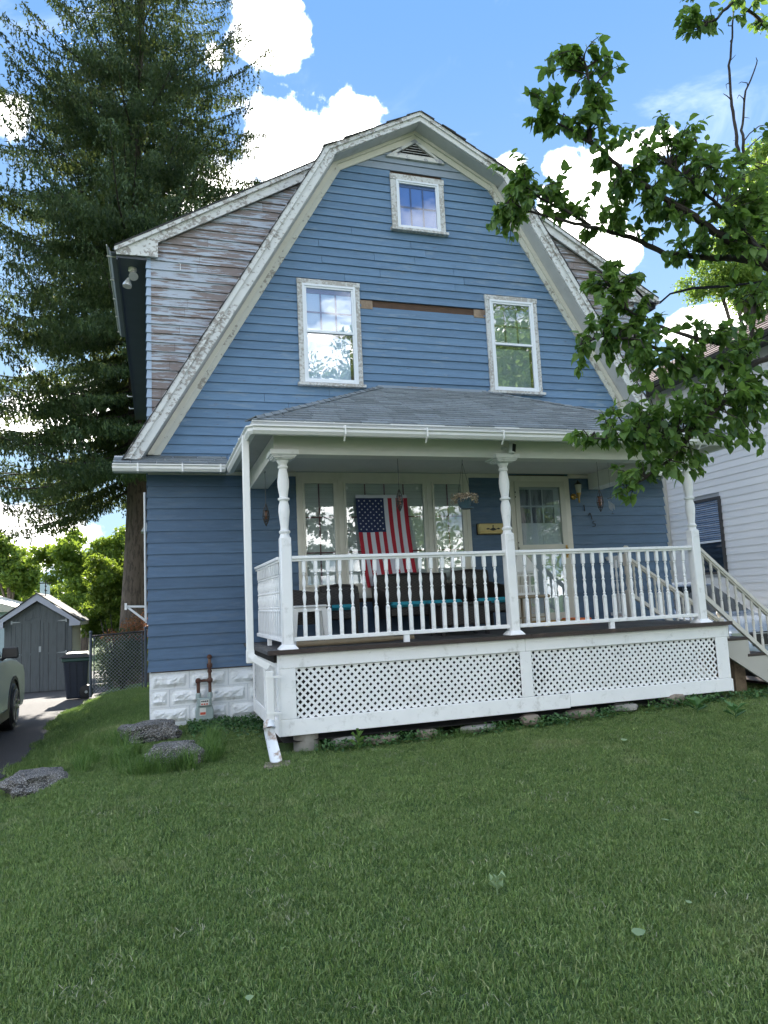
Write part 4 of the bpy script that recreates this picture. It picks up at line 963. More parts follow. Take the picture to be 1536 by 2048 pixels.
# downspout at the porch corner
ds = MB(); dx, dy = .985, -2.14
ds.cbox(dx-.036, dx+.036, dy-.03, dy+.03, .02, 2.215, .008); down = ds.build('downspout', WHITE2, house, label='tall white downspout at the porch corner')
MB().cbox(dx-.039, dx+.039, dy-.033, dy+.033, -.10, .03, .006).build('elbow', WHITE2, down)
p0 = Vector((dx, dy, -.10)); p1 = Vector(on_y(512, 1318, -2.16)); p2 = Vector(on_y(537, 1334, -2.18)); p3 = Vector(on_y(539, 1352, -2.18)); p4 = Vector(on_y(537, 1446, -2.18))
p0 = Vector((dx, dy, p1.z+.05))
q = MB(); q.bar(p0, p1+Vector((-.01, 0, 0)), .062, .072, (0, 1, 0)); q.build('elbow', WHITE2, down); q = MB(); q.bar(p1+Vector((-.03, 0, .01)), p2, .062, .072, (0, 1, 0)); q.build('elbow', WHITE2, down)
MB().cbox(p3.x-.038, p3.x+.038, p3.y-.03, p3.y+.03, p4.z, p3.z+.05, .008).build('lower_pipe', WHITE2, down)
for zz in (p3.z-.02, p4.z+.08): MB().box(p3.x-.042, p3.x+.10, p3.y-.034, p3.y+.036, zz, zz+.02).build('pipe_strap', WHITE2, down)
q5 = Vector(on_y(553, 1546, -2.45)); q5.z = max(q5.z, gz(q5.x, q5.y)+.02)
q = MB(); n = 9
pr_ = []
for e, (c, wd_, dp) in enumerate(((p4+Vector((0, -.012, .015)), .078, .03), (p4+Vector((0, -.05, -.08)), .105, .045), (q5+Vector((0, 0, .03)), .115, .02))):
    for k in range(n):
        a = math.pi*(k/(n-1)); pr_.append((c.x-math.cos(a)*wd_/2, c.y-0*dp, c.z-math.sin(a)*dp))
vs = pr_+[(x, y+.004, z-.006) for x, y, z in pr_]; L = len(pr_)
fs = [(i*n+k, i*n+k+1, (i+1)*n+k+1, (i+1)*n+k) for i in range(2) for k in range(n-1)]; fs += [tuple(L+i for i in reversed(f)) for f in fs]
q.add(vs, fs); 
LW = mat('rust_streaked_white_metal', (.70, .73, .76), .4, .08, 6, dirt=(.26, .16, .09), dscale=7, dthr=(.5, .62), damt=.8)
q.build('spout_tongue', LW, down, smooth=True)
q = MB(); q.tube([p4+Vector((0, -.02, .02)), p4+Vector((.0, -.055, -.045))], [.050, .062], 14, cap=False); q.build('spout_mouth', LW, down, smooth=True)
MB().lathe([(.042, 0), (.040, .002)], tuple(p4+Vector((0, -.03, .0))), 12, 'y').build('rusty_opening', RUST, down)
tag(MB().hexa([(q5.x-.14, q5.y-.09, q5.z-.04), (q5.x+.12, q5.y-.11, q5.z-.04), (q5.x+.16, q5.y+.10, q5.z-.03), (q5.x-.10, q5.y+.12, q5.z-.03), (q5.x-.13, q5.y-.08, q5.z-.005), (q5.x+.11, q5.y-.10, q5.z-.008), (q5.x+.15, q5.y+.09, q5.z-.0), (q5.x-.09, q5.y+.11, q5.z-.002)]).build('splash_stone', STONE_FL), 'thin tan stone lying under the end of the downspout', 'stone')

# ------------------------------------------------------------------ things on and around the porch
# flag
def flag():
    f = thing('flag', 'striped flag with navy star canton hanging in the middle front window', 'flag', (3.1, -.08, 1.9))
    x0_, x1_, z1_, z0_ = 2.705, 3.452, 1.915, .640
    nx_, nz_ = 26, 26
    def P(u, v, dy=0): # u across, v down ; lower edge drifts right
        x = x0_+(x1_-x0_)*u+.095*v*v+.012*v; z = z1_-(z1_-z0_)*v-.006*math.sin(u*9)*v
        y = -.085-.014*math.sin(u*19+v*2)*(.3+v)-.010*math.sin(u*43)*v-.02*v+dy; return (x, y, z)
    def strip(ua, ub, va, vb, m, name, off=0, label=None):
        q = MB(); a = max(2, int((ub-ua)*nx_)+1); b = max(2, int((vb-va)*nz_)+1); V = []
        for j in range(b+1):
            for i in range(a+1): V.append(P(ua+(ub-ua)*i/a, va+(vb-va)*j/b, off))
        F = [(j*(a+1)+i, j*(a+1)+i+1, (j+1)*(a+1)+i+1, (j+1)*(a+1)+i) for j in range(b) for i in range(a)]
        q.add(V, F); o = q.build(name, m, f, smooth=True)
        return o
    V0 = .035
    strip(0, 1, 0, V0, FABW, 'header_band'); cu, cvv = 7/13, V0+(1-V0)*.385
    for i in range(13):
        # canton covers the left seven stripes; the stripes run down
        if i < 7: strip(i/13, (i+1)/13, cvv, 1, FABR if i % 2 == 0 else FABW, 'red_stripe' if i % 2 == 0 else 'white_stripe')
        else: strip(i/13, (i+1)/13, V0, 1, FABR if i % 2 == 0 else FABW, 'red_stripe' if i % 2 == 0 else 'white_stripe')
    strip(0, cu, V0, cvv, FABB, 'canton')
    sm = FABW
    for c in range(11):       # star columns run across the long way of the canton
        rows = 5 if c % 2 == 0 else 4
        for r_ in range(rows):
            v = V0+(cvv-V0)*(c+1)/12; u = cu*((r_*2+1 if c % 2 == 0 else r_*2+2))/10
            cx, cy_, cz = P(u, v, -.004); q = MB(); vs = [(cx, cy_, cz)]
            for k in range(10):
                a = math.pi/2+k*math.pi/5; rr = .0150 if k % 2 == 0 else .0060; vs.append((cx+rr*math.cos(a), cy_, cz+rr*math.sin(a)))
            q.add(vs, [(0, 1+(k+1) % 10, 1+k) for k in range(10)]); q.build('star', sm, f)
flag()

def lantern(x, y, ztop, z, h, label, s=1.0):
    f = thing('hanging_lantern', label, 'lantern', (x, y, z), 'metal lanterns hanging from the porch beam')
    q = MB(); q.tube([(x, y, ztop), (x, y, z+h*.5)], .0035, 5); q.tube([(x-.012, y, ztop-.02), (x, y, ztop-.035), (x+.012, y, ztop-.02), (x, y, ztop-.004)], .003, 5); q.build('chain', DKIRON, f)
    q = MB(); R_ = .036*s; zc = z
    ring = [[(x+R_*k_*math.cos(a), y+R_*k_*math.sin(a), zz) for a in [i*math.pi/3 for i in range(6)]] for k_, zz in ((.85, zc+h*.18), (1.05, zc-.02*s), (.7, zc-h*.30))]
    top = (x, y, zc+h*.5); bot = (x, y, zc-h*.5)
    for i in range(6):
        j = (i+1) % 6
        for rg in ring: q.tube([rg[i], rg[j]], .004, 4, False)
        q.tube([top, ring[0][i]], .0032, 4, False); q.tube([ring[0][i], ring[1][i]], .004, 4, False); q.tube([ring[1][i], ring[2][i]], .004, 4, False); q.tube([ring[2][i], bot], .004, 4, False)
        q.tube([ring[0][i], ring[1][j]], .0028, 4, False); q.tube([ring[1][j], ring[2][i]], .0028, 4, False)
    q.build('wire_cage', DKIRON, f)
    q = MB(); q.lathe([(.016*s, zc-.06*s), (.02*s, zc-.02*s), (.018*s, zc+.04*s)], (x, y, 0), 8); q.build('glass_cup', mat('amber_glass', (.16, .06, .03), .2, .2) if 'amber_glass' not in MATS else MATS['amber_glass'], f)
_l1 = on_y(532, 1031, -1.2)
lantern(_l1[0], -1.2, 2.03, _l1[2]+.01, .27, 'dark wire lantern hanging left of the triple window, by the downspout')
_l2 = on_y(799, 1000, -1.93); lantern(_l2[0], -1.93, 2.23, _l2[2], .26, 'dark wire lantern hanging in front of the flag')
_l3 = on_y(1200, 1001, -1.93); lantern(_l3[0], -1.93, 2.23, _l3[2], .28, 'dark star-shaped wire lantern hanging right of the front door', 1.15)

# wind chime
wc_ = on_y(1222, 1000, -1.0); wcf = thing('wind_chime', 'thin bronze wind chime beside the star-shaped lantern', 'wind chime', tuple(wc_))
q = MB(); q.bar((wc_[0]-.055, -1.0, wc_[2]+.02), (wc_[0]+.05, -1.0, wc_[2]+.045), .01, .008); q.tube([(wc_[0], -1.0, 2.23), (wc_[0], -1.0, wc_[2]+.03)], .0015, 4); q.build('top_bar', DKIRON, wcf)
for i in range(5):
    xx = wc_[0]-.04+i*.02; MB().tube([(xx, -1.0, wc_[2]-.01-.012*i), (xx+.004, -1.0, wc_[2]-.12-.016*(i % 3))], .0045, 5).build('chime_tube', METAL, wcf)
q = MB(); q.lathe([(.001, -.004), (.02, 0), (.001, .004)], (wc_[0]+.01, -1.0, wc_[2]-.19), 6).tube([(wc_[0], -1, wc_[2]+.02), (wc_[0]+.01, -1.0, wc_[2]-.19)], .001, 3); q.build('wind_catcher', DKIRON, wcf)

# hanging basket
hb = on_y(929, 1005, -1.93); bx, by, bz = hb
hf = thing('hanging_basket', 'slate blue hanging pot of dried flowers beside the middle post', 'plant', (bx, by, bz))
q = MB(); q.lathe([(.058, bz-.06), (.098, bz+.045), (.103, bz+.05), (.095, bz+.05), (.09, bz+.04)], (bx, by, 0), 20).lathe([(.070, bz-.075), (.075, bz-.06)], (bx+.03, by, 0), 16); q.build('pot', POT, hf, smooth=True)
q = MB(); zt_ = 2.10
for a in (0, 2.1, 4.2): q.tube([(bx+.1*math.cos(a), by+.1*math.sin(a), bz+.05), (bx, by, zt_-.09)], .002, 4)
q.tube([(bx, by, zt_-.09), (bx+.005, by, zt_-.05), (bx+.03, by, zt_-.02), (bx+.018, by, zt_+.02), (bx-.01, by, zt_+.03), (bx-.028, by, zt_+.01)], .0035, 5).tube([(bx, by, zt_+.028), (bx, by, 2.24)], .002, 4); q.build('hanger', DKIRON, hf)
def tufts(n, cfun, size, name, m, parent, **k):
    """n little crossed leaves around points given by cfun"""
    C = np.array([cfun() for _ in range(n)]); A = rng.normal(size=(n, 3)); A /= np.linalg.norm(A, axis=1)[:, None]
    B = np.cross(A, rng.normal(size=(n, 3))); B /= np.linalg.norm(B, axis=1)[:, None]; s_ = size*rng.uniform(.5, 1.3, (n, 1))
    V = np.stack([C-A*s_, C+B*s_*.35, C+A*s_, C-B*s_*.35], 1).reshape(-1, 3); F = np.arange(4*n).reshape(n, 4)
    off = np.array(ORI.get(parent.name, (0, 0, 0))) if parent else 0
    o = bpy.data.objects.new(name, np_mesh(name, V-off, F, m)); COL.objects.link(o)
    if parent: o.parent = parent
    for a, b in k.items(): o[a] = b
    return o
def around():
    a = random.uniform(0, 6.28); r_ = .15*math.sqrt(random.random()); z = bz+.05+.055*random.random()-(.10*max(0, r_-.09)/.06 if r_ > .09 else 0)*random.random()
    return (bx+r_*math.cos(a)*1.1, by+r_*math.sin(a), z)
tufts(900, around, .016, 'dried_foliage', DRYFLW, hf, kind='stuff'); tufts(160, around, .009, 'dried_petals', DRYW, hf, kind='stuff')

# mailbox, wall lamp, numerals, camera
mb = thing('mailbox', 'yellow metal wall mailbox with black scroll ornament beside the door', 'mailbox', (4.755, 0, 1.42))
MB().cbox(4.53, 4.95, -.10, -.02, 1.345, 1.495, .012).build('box', BOXGOLD, mb); MB().box(4.515, 4.965, -.022, -.017, 1.335, 1.505).build('back_plate', DKIRON, mb)
MB().box(4.54, 4.94, -.106, -.10, 1.372, 1.378).build('seam', GOLD, mb)
q = MB(); zc = 1.418
q.prism([(4.63, zc), (4.66, zc+.012), (4.70, zc-.004), (4.73, zc+.012), (4.742, zc+.024), (4.754, zc+.012), (4.785, zc-.004), (4.825, zc+.012), (4.855, zc), (4.835, zc-.012), (4.80, zc-.008), (4.775, zc-.022), (4.742, zc-.03), (4.71, zc-.022), (4.685, zc-.008), (4.65, zc-.012)], -.110, -.102, 'y').lathe([(.012, -.110), (.012, -.104)], (4.742, 0, zc+.038), 8, 'y'); q.build('ornament', DKIRON, mb)
wl = thing('wall_lamp', 'brass carriage lamp with glass shade right of the front door', 'lamp', (6.18, 0, 1.9)); lx = 6.20
q = MB(); q.lathe([(.048, -.028), (.044, -.045), (.02, -.055)], (lx-.045, 0, 1.895), 14, 'y').tube([(lx-.045, -.05, 1.895), (lx-.02, -.10, 1.87), (lx, -.11, 1.90)], .010, 8).lathe([(.003, 1.785), (.012, 1.80), (.014, 1.86), (.022, 1.90), (.034, 1.93), (.036, 1.94)], (lx, -.11, 0), 12); q.build('brass_arm', GOLD, wl, smooth=True)
MB().lathe([(.034, 1.94), (.052, 2.065), (.050, 2.068), (.033, 1.945)], (lx, -.11, 0), 12).build('glass_shade', mat('frosted_lamp_glass', (.40, .40, .36), .15, .2), wl, smooth=True)
MB().lathe([(.062, 2.066), (.045, 2.085), (.022, 2.105), (.010, 2.125), (.002, 2.14)], (lx, -.11, 0), 12).build('finial_cap', DKIRON, wl, smooth=True)
def strokes(name, label, pts_list, th=.016):
    q = MB()
    for pts in pts_list: q.tube([(x, -.026, z) for x, z in pts], th*.5, 6)
    tag(q.build(name, DKIRON), label, 'house number', 'house numbers beside the door')
def pz(*pp): return [(on_y(a_, b_, -.026)[0], on_y(a_, b_, -.026)[2]) for a_, b_ in pp]
strokes('house_number', 'metal house number 1, topmost of the three beside the lamp', [pz((1166.5, 1012), (1168, 1010), (1169.5, 1022))], .013)
strokes('house_number', 'metal house number 7, middle of the three beside the lamp', [pz((1177, 1031), (1179.5, 1026), (1181, 1027), (1184.5, 1039))], .013)
strokes('house_number', 'metal house number 5, lowest of the three beside the lamp', [pz((1191, 1042), (1186, 1043)), pz((1186, 1043), (1186, 1047), (1190, 1047), (1191.5, 1050), (1190, 1053), (1185.5, 1053))], .010)
cf = thing('security_camera', 'white security camera above the middle porch post', 'camera', (4.0, -2.1, 2.13)); c0 = Vector((3.972, -2.088, 2.150))
q = MB(); q.lathe([(.030, -2.087), (.030, -2.098), (.022, -2.102)], (c0.x, 0, c0.z), 16, 'y').tube([(c0.x, -2.10, c0.z), (c0.x+.02, -2.125, c0.z-.005)], .010, 8); q.build('mount', PLASTW, cf, smooth=True)
q = MB(); d = Vector((-.22, -.15, -1)).normalized(); cc_ = Vector((c0.x+.055, -2.185, c0.z-.010)); q.tube([cc_-d*.072, cc_-d*.062, cc_+d*.062, cc_+d*.072], [.028, .038, .038, .030], 16); q.build('body', PLASTW, cf, smooth=True)
q = MB(); sdv = Vector((1, -.25, -.25)).normalized(); q.bar(cc_-d*.040+Vector((.008, -.034, 0)), cc_+d*.055+Vector((.008, -.034, 0)), .042, .012, (0, -1, .1)); q.build('lens_face', BLACKP, cf)

# gas meter
gm = thing('gas_meter', 'grey-green gas meter with rusty pipes on the white foundation', 'gas meter', (.66, -.1, -.8)); 
def prof(z0, z1): pass
q = MB(); mx0, mx1, mz0, mz1 = .545, .755, -.95, -.63; yb = -.16
pts = [(mx0+.03, mz0), (mx1-.03, mz0), (mx1, mz0+.05), (mx1+.004, mz0+.17), (mx1-.02, mz0+.25), (mx1-.02, mz1), (mx0+.02, mz1), (mx0+.02, mz0+.25), (mx0-.004, mz0+.17), (mx0, mz0+.05)]
q.prism(pts, yb, yb+.11, 'y'); o = q.build('meter_body', GALVP, gm); bv = o.modifiers.new('b', 'BEVEL'); bv.width = .016; bv.segments = 3
MB().cbox(mx0+.025, mx1-.025, yb-.03, yb+.02, mz1-.10, mz1+.0, .012).build('dial_housing', GALVP, gm)
MB().box(mx0+.055, mx1-.055, yb-.034, yb-.03, mz1-.088, mz1-.018).build('dial_plate', LABELW, gm)
q = MB()
for i in range(4): q.lathe([(.010, yb-.038), (.010, yb-.034)], (mx0+.072+i*.022, 0, mz1-.037), 10, 'y')
q.build('dial', LABELK, gm); q = MB()
for i in range(3): q.box(mx0+.062+i*.03, mx0+.082+i*.03, yb-.038, yb-.034, mz1-.08, mz1-.062)
q.build('print', LABELR, gm)
MB().box(mx0+.045, mx0+.12, yb-.004, yb-.001, mz0+.11, mz0+.20).build('sticker', LABELW, gm); MB().box(mx0+.05, mx0+.115, yb-.007, yb-.004, mz0+.12, mz0+.15).build('sticker_print', LABELR, gm)
q = MB(); ry = -.11; xl_, xr_ = mx0+.035, mx1-.035; zt1 = -.425
q.tube([(xl_, ry, mz1), (xl_, ry, zt1)], .022, 10).sphere((xl_, ry, zt1), .036, 10, 6).tube([(xl_, ry, zt1), (xr_, ry, zt1)], .017, 10).sphere((xr_, ry, zt1), .038, 10, 6).tube([(xr_, ry, mz1), (xr_, ry, -.15)], .020, 10).lathe([(.034, -.27), (.034, -.22)], (xr_, ry, 0), 10).lathe([(.028, -.33), (.028, -.30)], (xr_, ry, 0), 10).sphere((xr_, ry, -.14), .032, 10, 6).tube([(xr_, ry, -.14), (xr_, .02, -.135)], .022, 8)
q.build('pipe', RUST, gm, smooth=True)
q = MB()
for xx in (xl_, xr_): q.lathe([(.033, mz1-.01), (.033, mz1+.045), (.026, mz1+.06)], (xx, ry, 0), 8)
q.build('union_nut', GALVP, gm)

# furniture
def wicker_chair(x, y, rz, wd, label, cushion=TEAL, group='wicker chairs on the porch', name='wicker_chair', back=.46, cat='chair'):
    f = thing(name, label, cat, (0, 0, 0), group)
    w2 = wd/2; d2 = .29
    q = MB(); q.cbox(-w2, w2, -d2, d2, .24, .36, .02); q.build('seat', WICKER, f)
    q = MB(); q.hexa([(-w2, d2-.07, .30), (w2, d2-.07, .30), (w2, d2, .30), (-w2, d2, .30), (-w2-.02, d2+.03, .30+back), (w2+.02, d2+.03, .30+back), (w2+.02, d2+.08, .30+back), (-w2-.02, d2+.08, .30+back)]); q.tube([(-w2-.02, d2+.05, .30+back), (0, d2+.06, .325+back), (w2+.02, d2+.05, .30+back)], .022, 8); q.build('backrest', WICKER, f)
    for s in (-1, 1):
        q = MB(); xa, xb = sorted((s*w2, s*(w2+.05))); q.hexa([(xa, -d2, .22), (xb, -d2, .22), (xb, d2, .22), (xa, d2, .22), (xa, -d2-.02, .56), (xb, -d2-.02, .56), (xb, d2+.06, .66), (xa, d2+.06, .66)]); q.build('armrest', WICKER, f)
        for yy in (-d2+.03, d2-.03): MB().bar((s*(w2+.01), yy, 0), (s*(w2), yy, .25), .035, .035, (0, 1, 0)).build('leg', WICKER, f)
    if wd > 1.0:
        for s in (-1, 1): MB().cbox(s*w2/2-w2/2+.015, s*w2/2+w2/2-.015, -d2-.01, d2-.08, .362, .43, .03).build('cushion', cushion, f)
    else: MB().cbox(-w2+.01, w2-.01, -d2-.01, d2-.08, .362, .43, .03).build('cushion', cushion, f)
    f.location = (x, y, 0.003); f.rotation_euler = (0, 0, rz); return f
wicker_chair(1.80, -.95, R(78), .50, 'dark wicker chair with dark teal print cushion behind the left porch post', TEALDK, back=.62)
wicker_chair(2.30, -.50, R(-14), .44, 'dark wicker chair with plain teal cushion beside the white plastic table', back=.36)
wicker_chair(3.42, -.48, 0, 1.02, 'dark wicker loveseat with two teal cushions below the flag', group=None, name='wicker_loveseat', back=.48, cat='loveseat')
wicker_chair(4.33, -.50, R(4), .52, 'dark wicker chair with teal cushion near the white cage lantern', back=.50)
f = thing('wicker_table', 'low dark wicker table in front of the loveseat', 'table', (3.65, -1.25, 0)); MB().cbox(3.30, 4.00, -1.45, -1.0, .36, .395, .008).build('tabletop', WICKER, f); MB().cbox(3.33, 3.97, -1.43, -1.02, .12, .36, .01).build('woven_base', WICKER, f)
for xx in (3.36, 3.94):
    for yy in (-1.40, -1.05): MB().box(xx-.02, xx+.02, yy-.02, yy+.02, 0.003, .14).build('leg', WICKER, f)
f = thing('plastic_table', 'white moulded plastic side table inside the left railing', 'table', (1.72, -1.5, 0)); MB().cbox(1.52, 1.90, -1.66, -1.30, .415, .445, .012).build('tabletop', PLASTW, f); MB().box(1.535, 1.885, -1.645, -1.315, .375, .416).build('apron', PLASTW, f)
for xx, s in ((1.55, -1), (1.87, 1)):
    for yy in (-1.63, -1.33): q = MB(); q.hexa([(xx-.03+s*.03, yy-.02, .003), (xx+.02+s*.03, yy-.02, .003), (xx+.02+s*.03, yy+.02, .003), (xx-.03+s*.03, yy+.02, .003), (xx-.035, yy-.02, .40), (xx+.025, yy-.02, .40), (xx+.025, yy+.02, .40), (xx-.035, yy+.02, .40)]); q.build('leg', PLASTW, f)
tag(MB().tube([(1.52, -1.80, .035), (2.62, -1.76, .035)], .030, 12).tube([(2.62, -1.76, .035), (2.86, -1.755, .035)], .022, 10).build('rolled_blind', BAMBOO), 'rolled tan bamboo blind lying on the deck behind the railing', 'blind')
# cage lantern on a cane stand
f = thing('cane_stand', 'light cane plant stand left of the front door', 'stand', (4.95, -.6, 0)); MB().tube([(4.66, -.72, .42), (5.22, -.72, .42)], .022, 8).tube([(4.66, -.46, .42), (5.22, -.46, .42)], .022, 8).box(4.68, 5.20, -.71, -.47, .40, .42).build('top', BAMBOO, f)
for xx in (4.70, 4.92, 5.16): MB().tube([(xx, -.70, .0), (xx, -.70, .42)], .018, 8).tube([(xx, -.48, .0), (xx, -.48, .42)], .018, 8).build('leg', BAMBOO, f)
MB().tube([(4.68, -.70, .14), (5.18, -.70, .14)], .010, 6).build('stretcher', BAMBOO, f)
f = thing('cage_lantern', 'white house-shaped cage lantern on the cane stand', 'lantern', (4.93, -.6, .44)); cx, cy_ = 4.90, -.60; hw_ = .155
q = MB(); q.box(cx-hw_-.02, cx+hw_+.02, cy_-.12, cy_+.12, .445, .475).box(cx-hw_-.01, cx+hw_+.01, cy_-.115, cy_+.115, .74, .76)
for sx in (-1, 1):
    for sy in (-1, 1): q.box(cx+sx*hw_-.012, cx+sx*hw_+.012, cy_+sy*.105-.012, cy_+sy*.105+.012, .475, .74)
q.build('frame', PLASTW, f)
q = MB(); q.add([(cx-hw_-.03, cy_-.13, .76), (cx+hw_+.03, cy_-.13, .76), (cx+hw_+.03, cy_+.13, .76), (cx-hw_-.03, cy_+.13, .76), (cx-.06, cy_, 1.0), (cx+.06, cy_, 1.0)], [(0, 1, 5, 4), (2, 3, 4, 5), (1, 2, 5), (3, 0, 4), (0, 3, 2, 1)]); q.build('roof', PLASTW, f)
for i in range(9): xx = cx-hw_+.03+i*.03; MB().box(xx-.0035, xx+.0035, cy_-.112, cy_-.106, .475, .565).build('bar', PLASTW, f); MB().box(xx-.0035, xx+.0035, cy_-.112, cy_-.106, .715, .742).build('bar', PLASTW, f)
MB().box(cx-hw_, cx+hw_, cy_-.113, cy_-.105, .565, .58).box(cx-hw_, cx+hw_, cy_-.113, cy_-.105, .70, .716).build('rail', PLASTW, f)
f = thing('door_mat', 'mustard door mat with a bright orange end at the front door', 'mat', (5.55, -.35, 0)); MB().cbox(5.20, 5.75, -.55, -.10, .004, .065, .01).build('mat_body', YELLOW, f); MB().cbox(5.752, 5.97, -.55, -.10, .004, .085, .01).build('orange_end', ORANGE, f)
# white bracket on the far left corner of the wall
f = thing('wall_bracket', 'white triangular bracket and pipe fixed to the left house corner', 'bracket', (-.15, .6, .2))
_pa, _pb, _pc = on_y(252, 1213, .9), on_y(293, 1213, .9), on_y(293, 1243, .9)
q = MB(); q.bar(_pa, _pb, .022, .028).bar((_pa[0]+.02, .9, _pa[2]-.01), _pc, .022, .028).bar((_pb[0]-.005, .9, _pb[2]+.02), (_pc[0]-.005, .9, _pc[2]-.02), .022, .022, (1, 0, 0)).box(_pa[0]-.018, _pa[0]+.012, .88, .92, _pa[2]-.045, _pa[2]+.045); q.build('bracket_arm', WHITE2, f)
q = MB(); _t = on_y(289, 985, .9); q.tube([(_t[0], .9, _t[2]), (_pc[0]-.01, .9, _pc[2])], .016, 6); q.build('conduit', WHITE2, f)

# ------------------------------------------------------------------ neighbour house
NX, NY0, NY1, NZT = 11.0, -2.2, 8.5, 4.80
nh = thing('white_house', 'white vinyl-sided neighbouring house with brown roof', 'house', (13.5, 2, -1.1))
MB().box(NX+.02, NX+7, NY0, NY1, -1.2, NZT+.2).build('wall', MORTAR, nh)
NWY0, NWY1, NWZ0, NWZ1 = 2.285, 3.07, .735, 2.20
z0 = -.95; e = .143
while z0 < NZT:
    bands = [(NY0, NY1)]
    if z0 < NWZ1+.03 and z0+e > NWZ0-.03: bands = clip(bands, NWY0-.02, NWY1+.02)
    for a, b in bands:
        if b-a > 5: cuts = [a, a+3.66-random.random()*2, a+(b-a)*random.uniform(.6, .8), b]
        else: cuts = [a, b]
        for i in range(len(cuts)-1):
            q = MB(); a_, b_ = cuts[i]+.001, cuts[i+1]-.001
            q.hexa([(NX-.018, a_, z0), (NX+.02, a_, z0), (NX+.02, b_, z0), (NX-.018, b_, z0), (NX-.004, a_, z0+e), (NX+.02, a_, z0+e), (NX+.02, b_, z0+e), (NX-.004, b_, z0+e)]); q.build('siding_board', NEIGH, nh)
    z0 += e
q = MB()
for (ya, yb, za, zb) in ((NWY0-.06, NWY1+.06, NWZ1, NWZ1+.05), (NWY0-.06, NWY1+.06, NWZ0-.05, NWZ0), (NWY0-.06, NWY0, NWZ0, NWZ1), (NWY1, NWY1+.06, NWZ0, NWZ1)): q.box(NX-.05, NX+.02, ya, yb, za, zb)
nw = q.build('window', BRONZE, nh)
mid = NWZ0+.62
MB().box(NX-.03, NX-.005, NWY0, NWY1, mid-.02, mid+.02).build('meeting_rail', VINYL, nw)
MB().box(NX-.012, NX-.010, NWY0, NWY1, mid, NWZ1).build('pane', GLASS, nw); MB().box(NX+.004, NX+.006, NWY0, NWY1, NWZ0, mid).build('pane', GLASS_CAR, nw)
q = MB()
for i in range(26): zz = mid-.26+i*(NWZ1-mid+.26)/26; q.add([(NX+.012, NWY0, zz), (NX+.012, NWY1, zz), (NX+.018, NWY1, zz+.03), (NX+.018, NWY0, zz+.03)], [(0, 1, 2, 3)])
q.build('blind', CURTAIN, nw, kind='stuff'); MB().box(NX+.019, NX+.0195, NWY0, NWY1, NWZ0, NWZ1).build('screen', ROOMDK, nw)
MB().box(NX-.03, NX+.02, NY0-.02, NY1, NZT-.13, NZT+.12).build('frieze_board', NEIGH_TR, nh)
NRX, NRZ = 14.6, 7.05
q = MB(); q.prism([(NX-.42, 4.93), (NRX, NRZ), (NRX, NRZ-.15), (NX, 4.93+.06), (NX-.42, 4.86)], NY0-.4, NY1+.4, 'y'); q.prism([(2*NRX-NX+.42, 4.93), (NRX, NRZ), (NRX, NRZ-.15), (2*NRX-NX, 4.99), (2*NRX-NX+.42, 4.86)], NY0-.4, NY1+.4, 'y'); rf = q.build('roof', BRONZE, nh)
L = math.hypot(NRX-NX+.42, NRZ-4.93); ns = 8
for r_ in range(ns):
    y = NY0-.42; t0, t1 = r_/ns, (r_+1)/ns
    P_ = lambda t, u: (NX-.44+(NRX-NX+.42)*t-u*.5, 4.935+(NRZ-4.93)*t+u*.86)
    while y < NY1+.4:
        y1 = y+random.uniform(.9, 1.3); a, b, c, d = P_(t0, .002), P_(t1, .002), P_(t1, .016), P_(t0, .030+random.uniform(0, .01))
        q = MB(); q.prism([a, b, c, d], y+.004, min(y1, NY1+.4), 'y'); q.build('roof_shingle', SHINGLE_BR, rf); y = y1
MB().prism([(NX, 4.8), (2*NRX-NX, 4.8), (NRX, NRZ-.12)], NY0+.05, NY0+.1, 'y').prism([(NX, 4.8), (2*NRX-NX, 4.8), (NRX, NRZ-.12)], NY1-.1, NY1-.05, 'y').build('gable_wall', NEIGH, nh)
gutter([(NX-.43, NY0-.4, 4.95, -1, 0), (NX-.43, NY1+.4, 4.95, -1, 0)], parent=nh, m=BRONZE)
MB().box(NX-.42, NX-.02, NY0-.38, NY1+.38, 4.845, 4.86).build('eave_soffit', BRONZE, nh)
q = MB(); q.box(NX-.09, NX-.03, 3.78, 3.86, -1.0, 4.84); q.build('downspout', NEIGH_TR, nh)

# service cable with splice, from the right dormer corner to the street pole
p = Vector((8.15, .02, 5.02))
f = thing('service_cable', 'black power cable with taped splice at the right dormer corner', 'cable', tuple(p))
e0 = Vector(on_y(1268, 575, -.02)); e1 = Vector(on_y(1300, 608, -.05)); e2 = Vector(on_y(1320, 606, -.3)); e3 = Vector(on_y(1340, 588, -.6)); e4 = Vector(at(1440, 574, 9.2)); e5 = Vector(at(1620, 552, 7.2)); 
q = MB(); q.tube([e0, (e0+e1)/2, e1], .012, 6); q.tube([e0+Vector((.03, 0, -.06)), e1+Vector((0, 0, -.02))], .010, 6); q.tube([e1, e2, e3, (e3+e4)/2+Vector((0, 0, .03)), e4, e5, Vector((15, -18, 7.0))], .013, 6); q.tube([e1+Vector((0, 0, .02)), e2+Vector((.02, 0, .03)), e3+Vector((0, 0, .01)), (e3+e4)/2+Vector((0, 0, .05)), e4+Vector((0, 0, .02))], .007, 5); q.build('wire', CABLE, f, smooth=True)
MB().tube([e1-Vector((.10, 0, -.07)), e1+Vector((.08, 0, -.03))], [.045, .05], 10).build('splice', BLACKP, f, smooth=True)
up = thing('utility_pole', 'wooden utility pole across the street', 'pole', (15, -18, -1.4)); MB().tube([(15, -18, -1.5), (15, -18, 8.2)], [.15, .11], 10).build('shaft', BARK, up); MB().box(14.0, 16.0, -18.06, -17.94, 7.2, 7.34).build('crossarm', BARK, up)

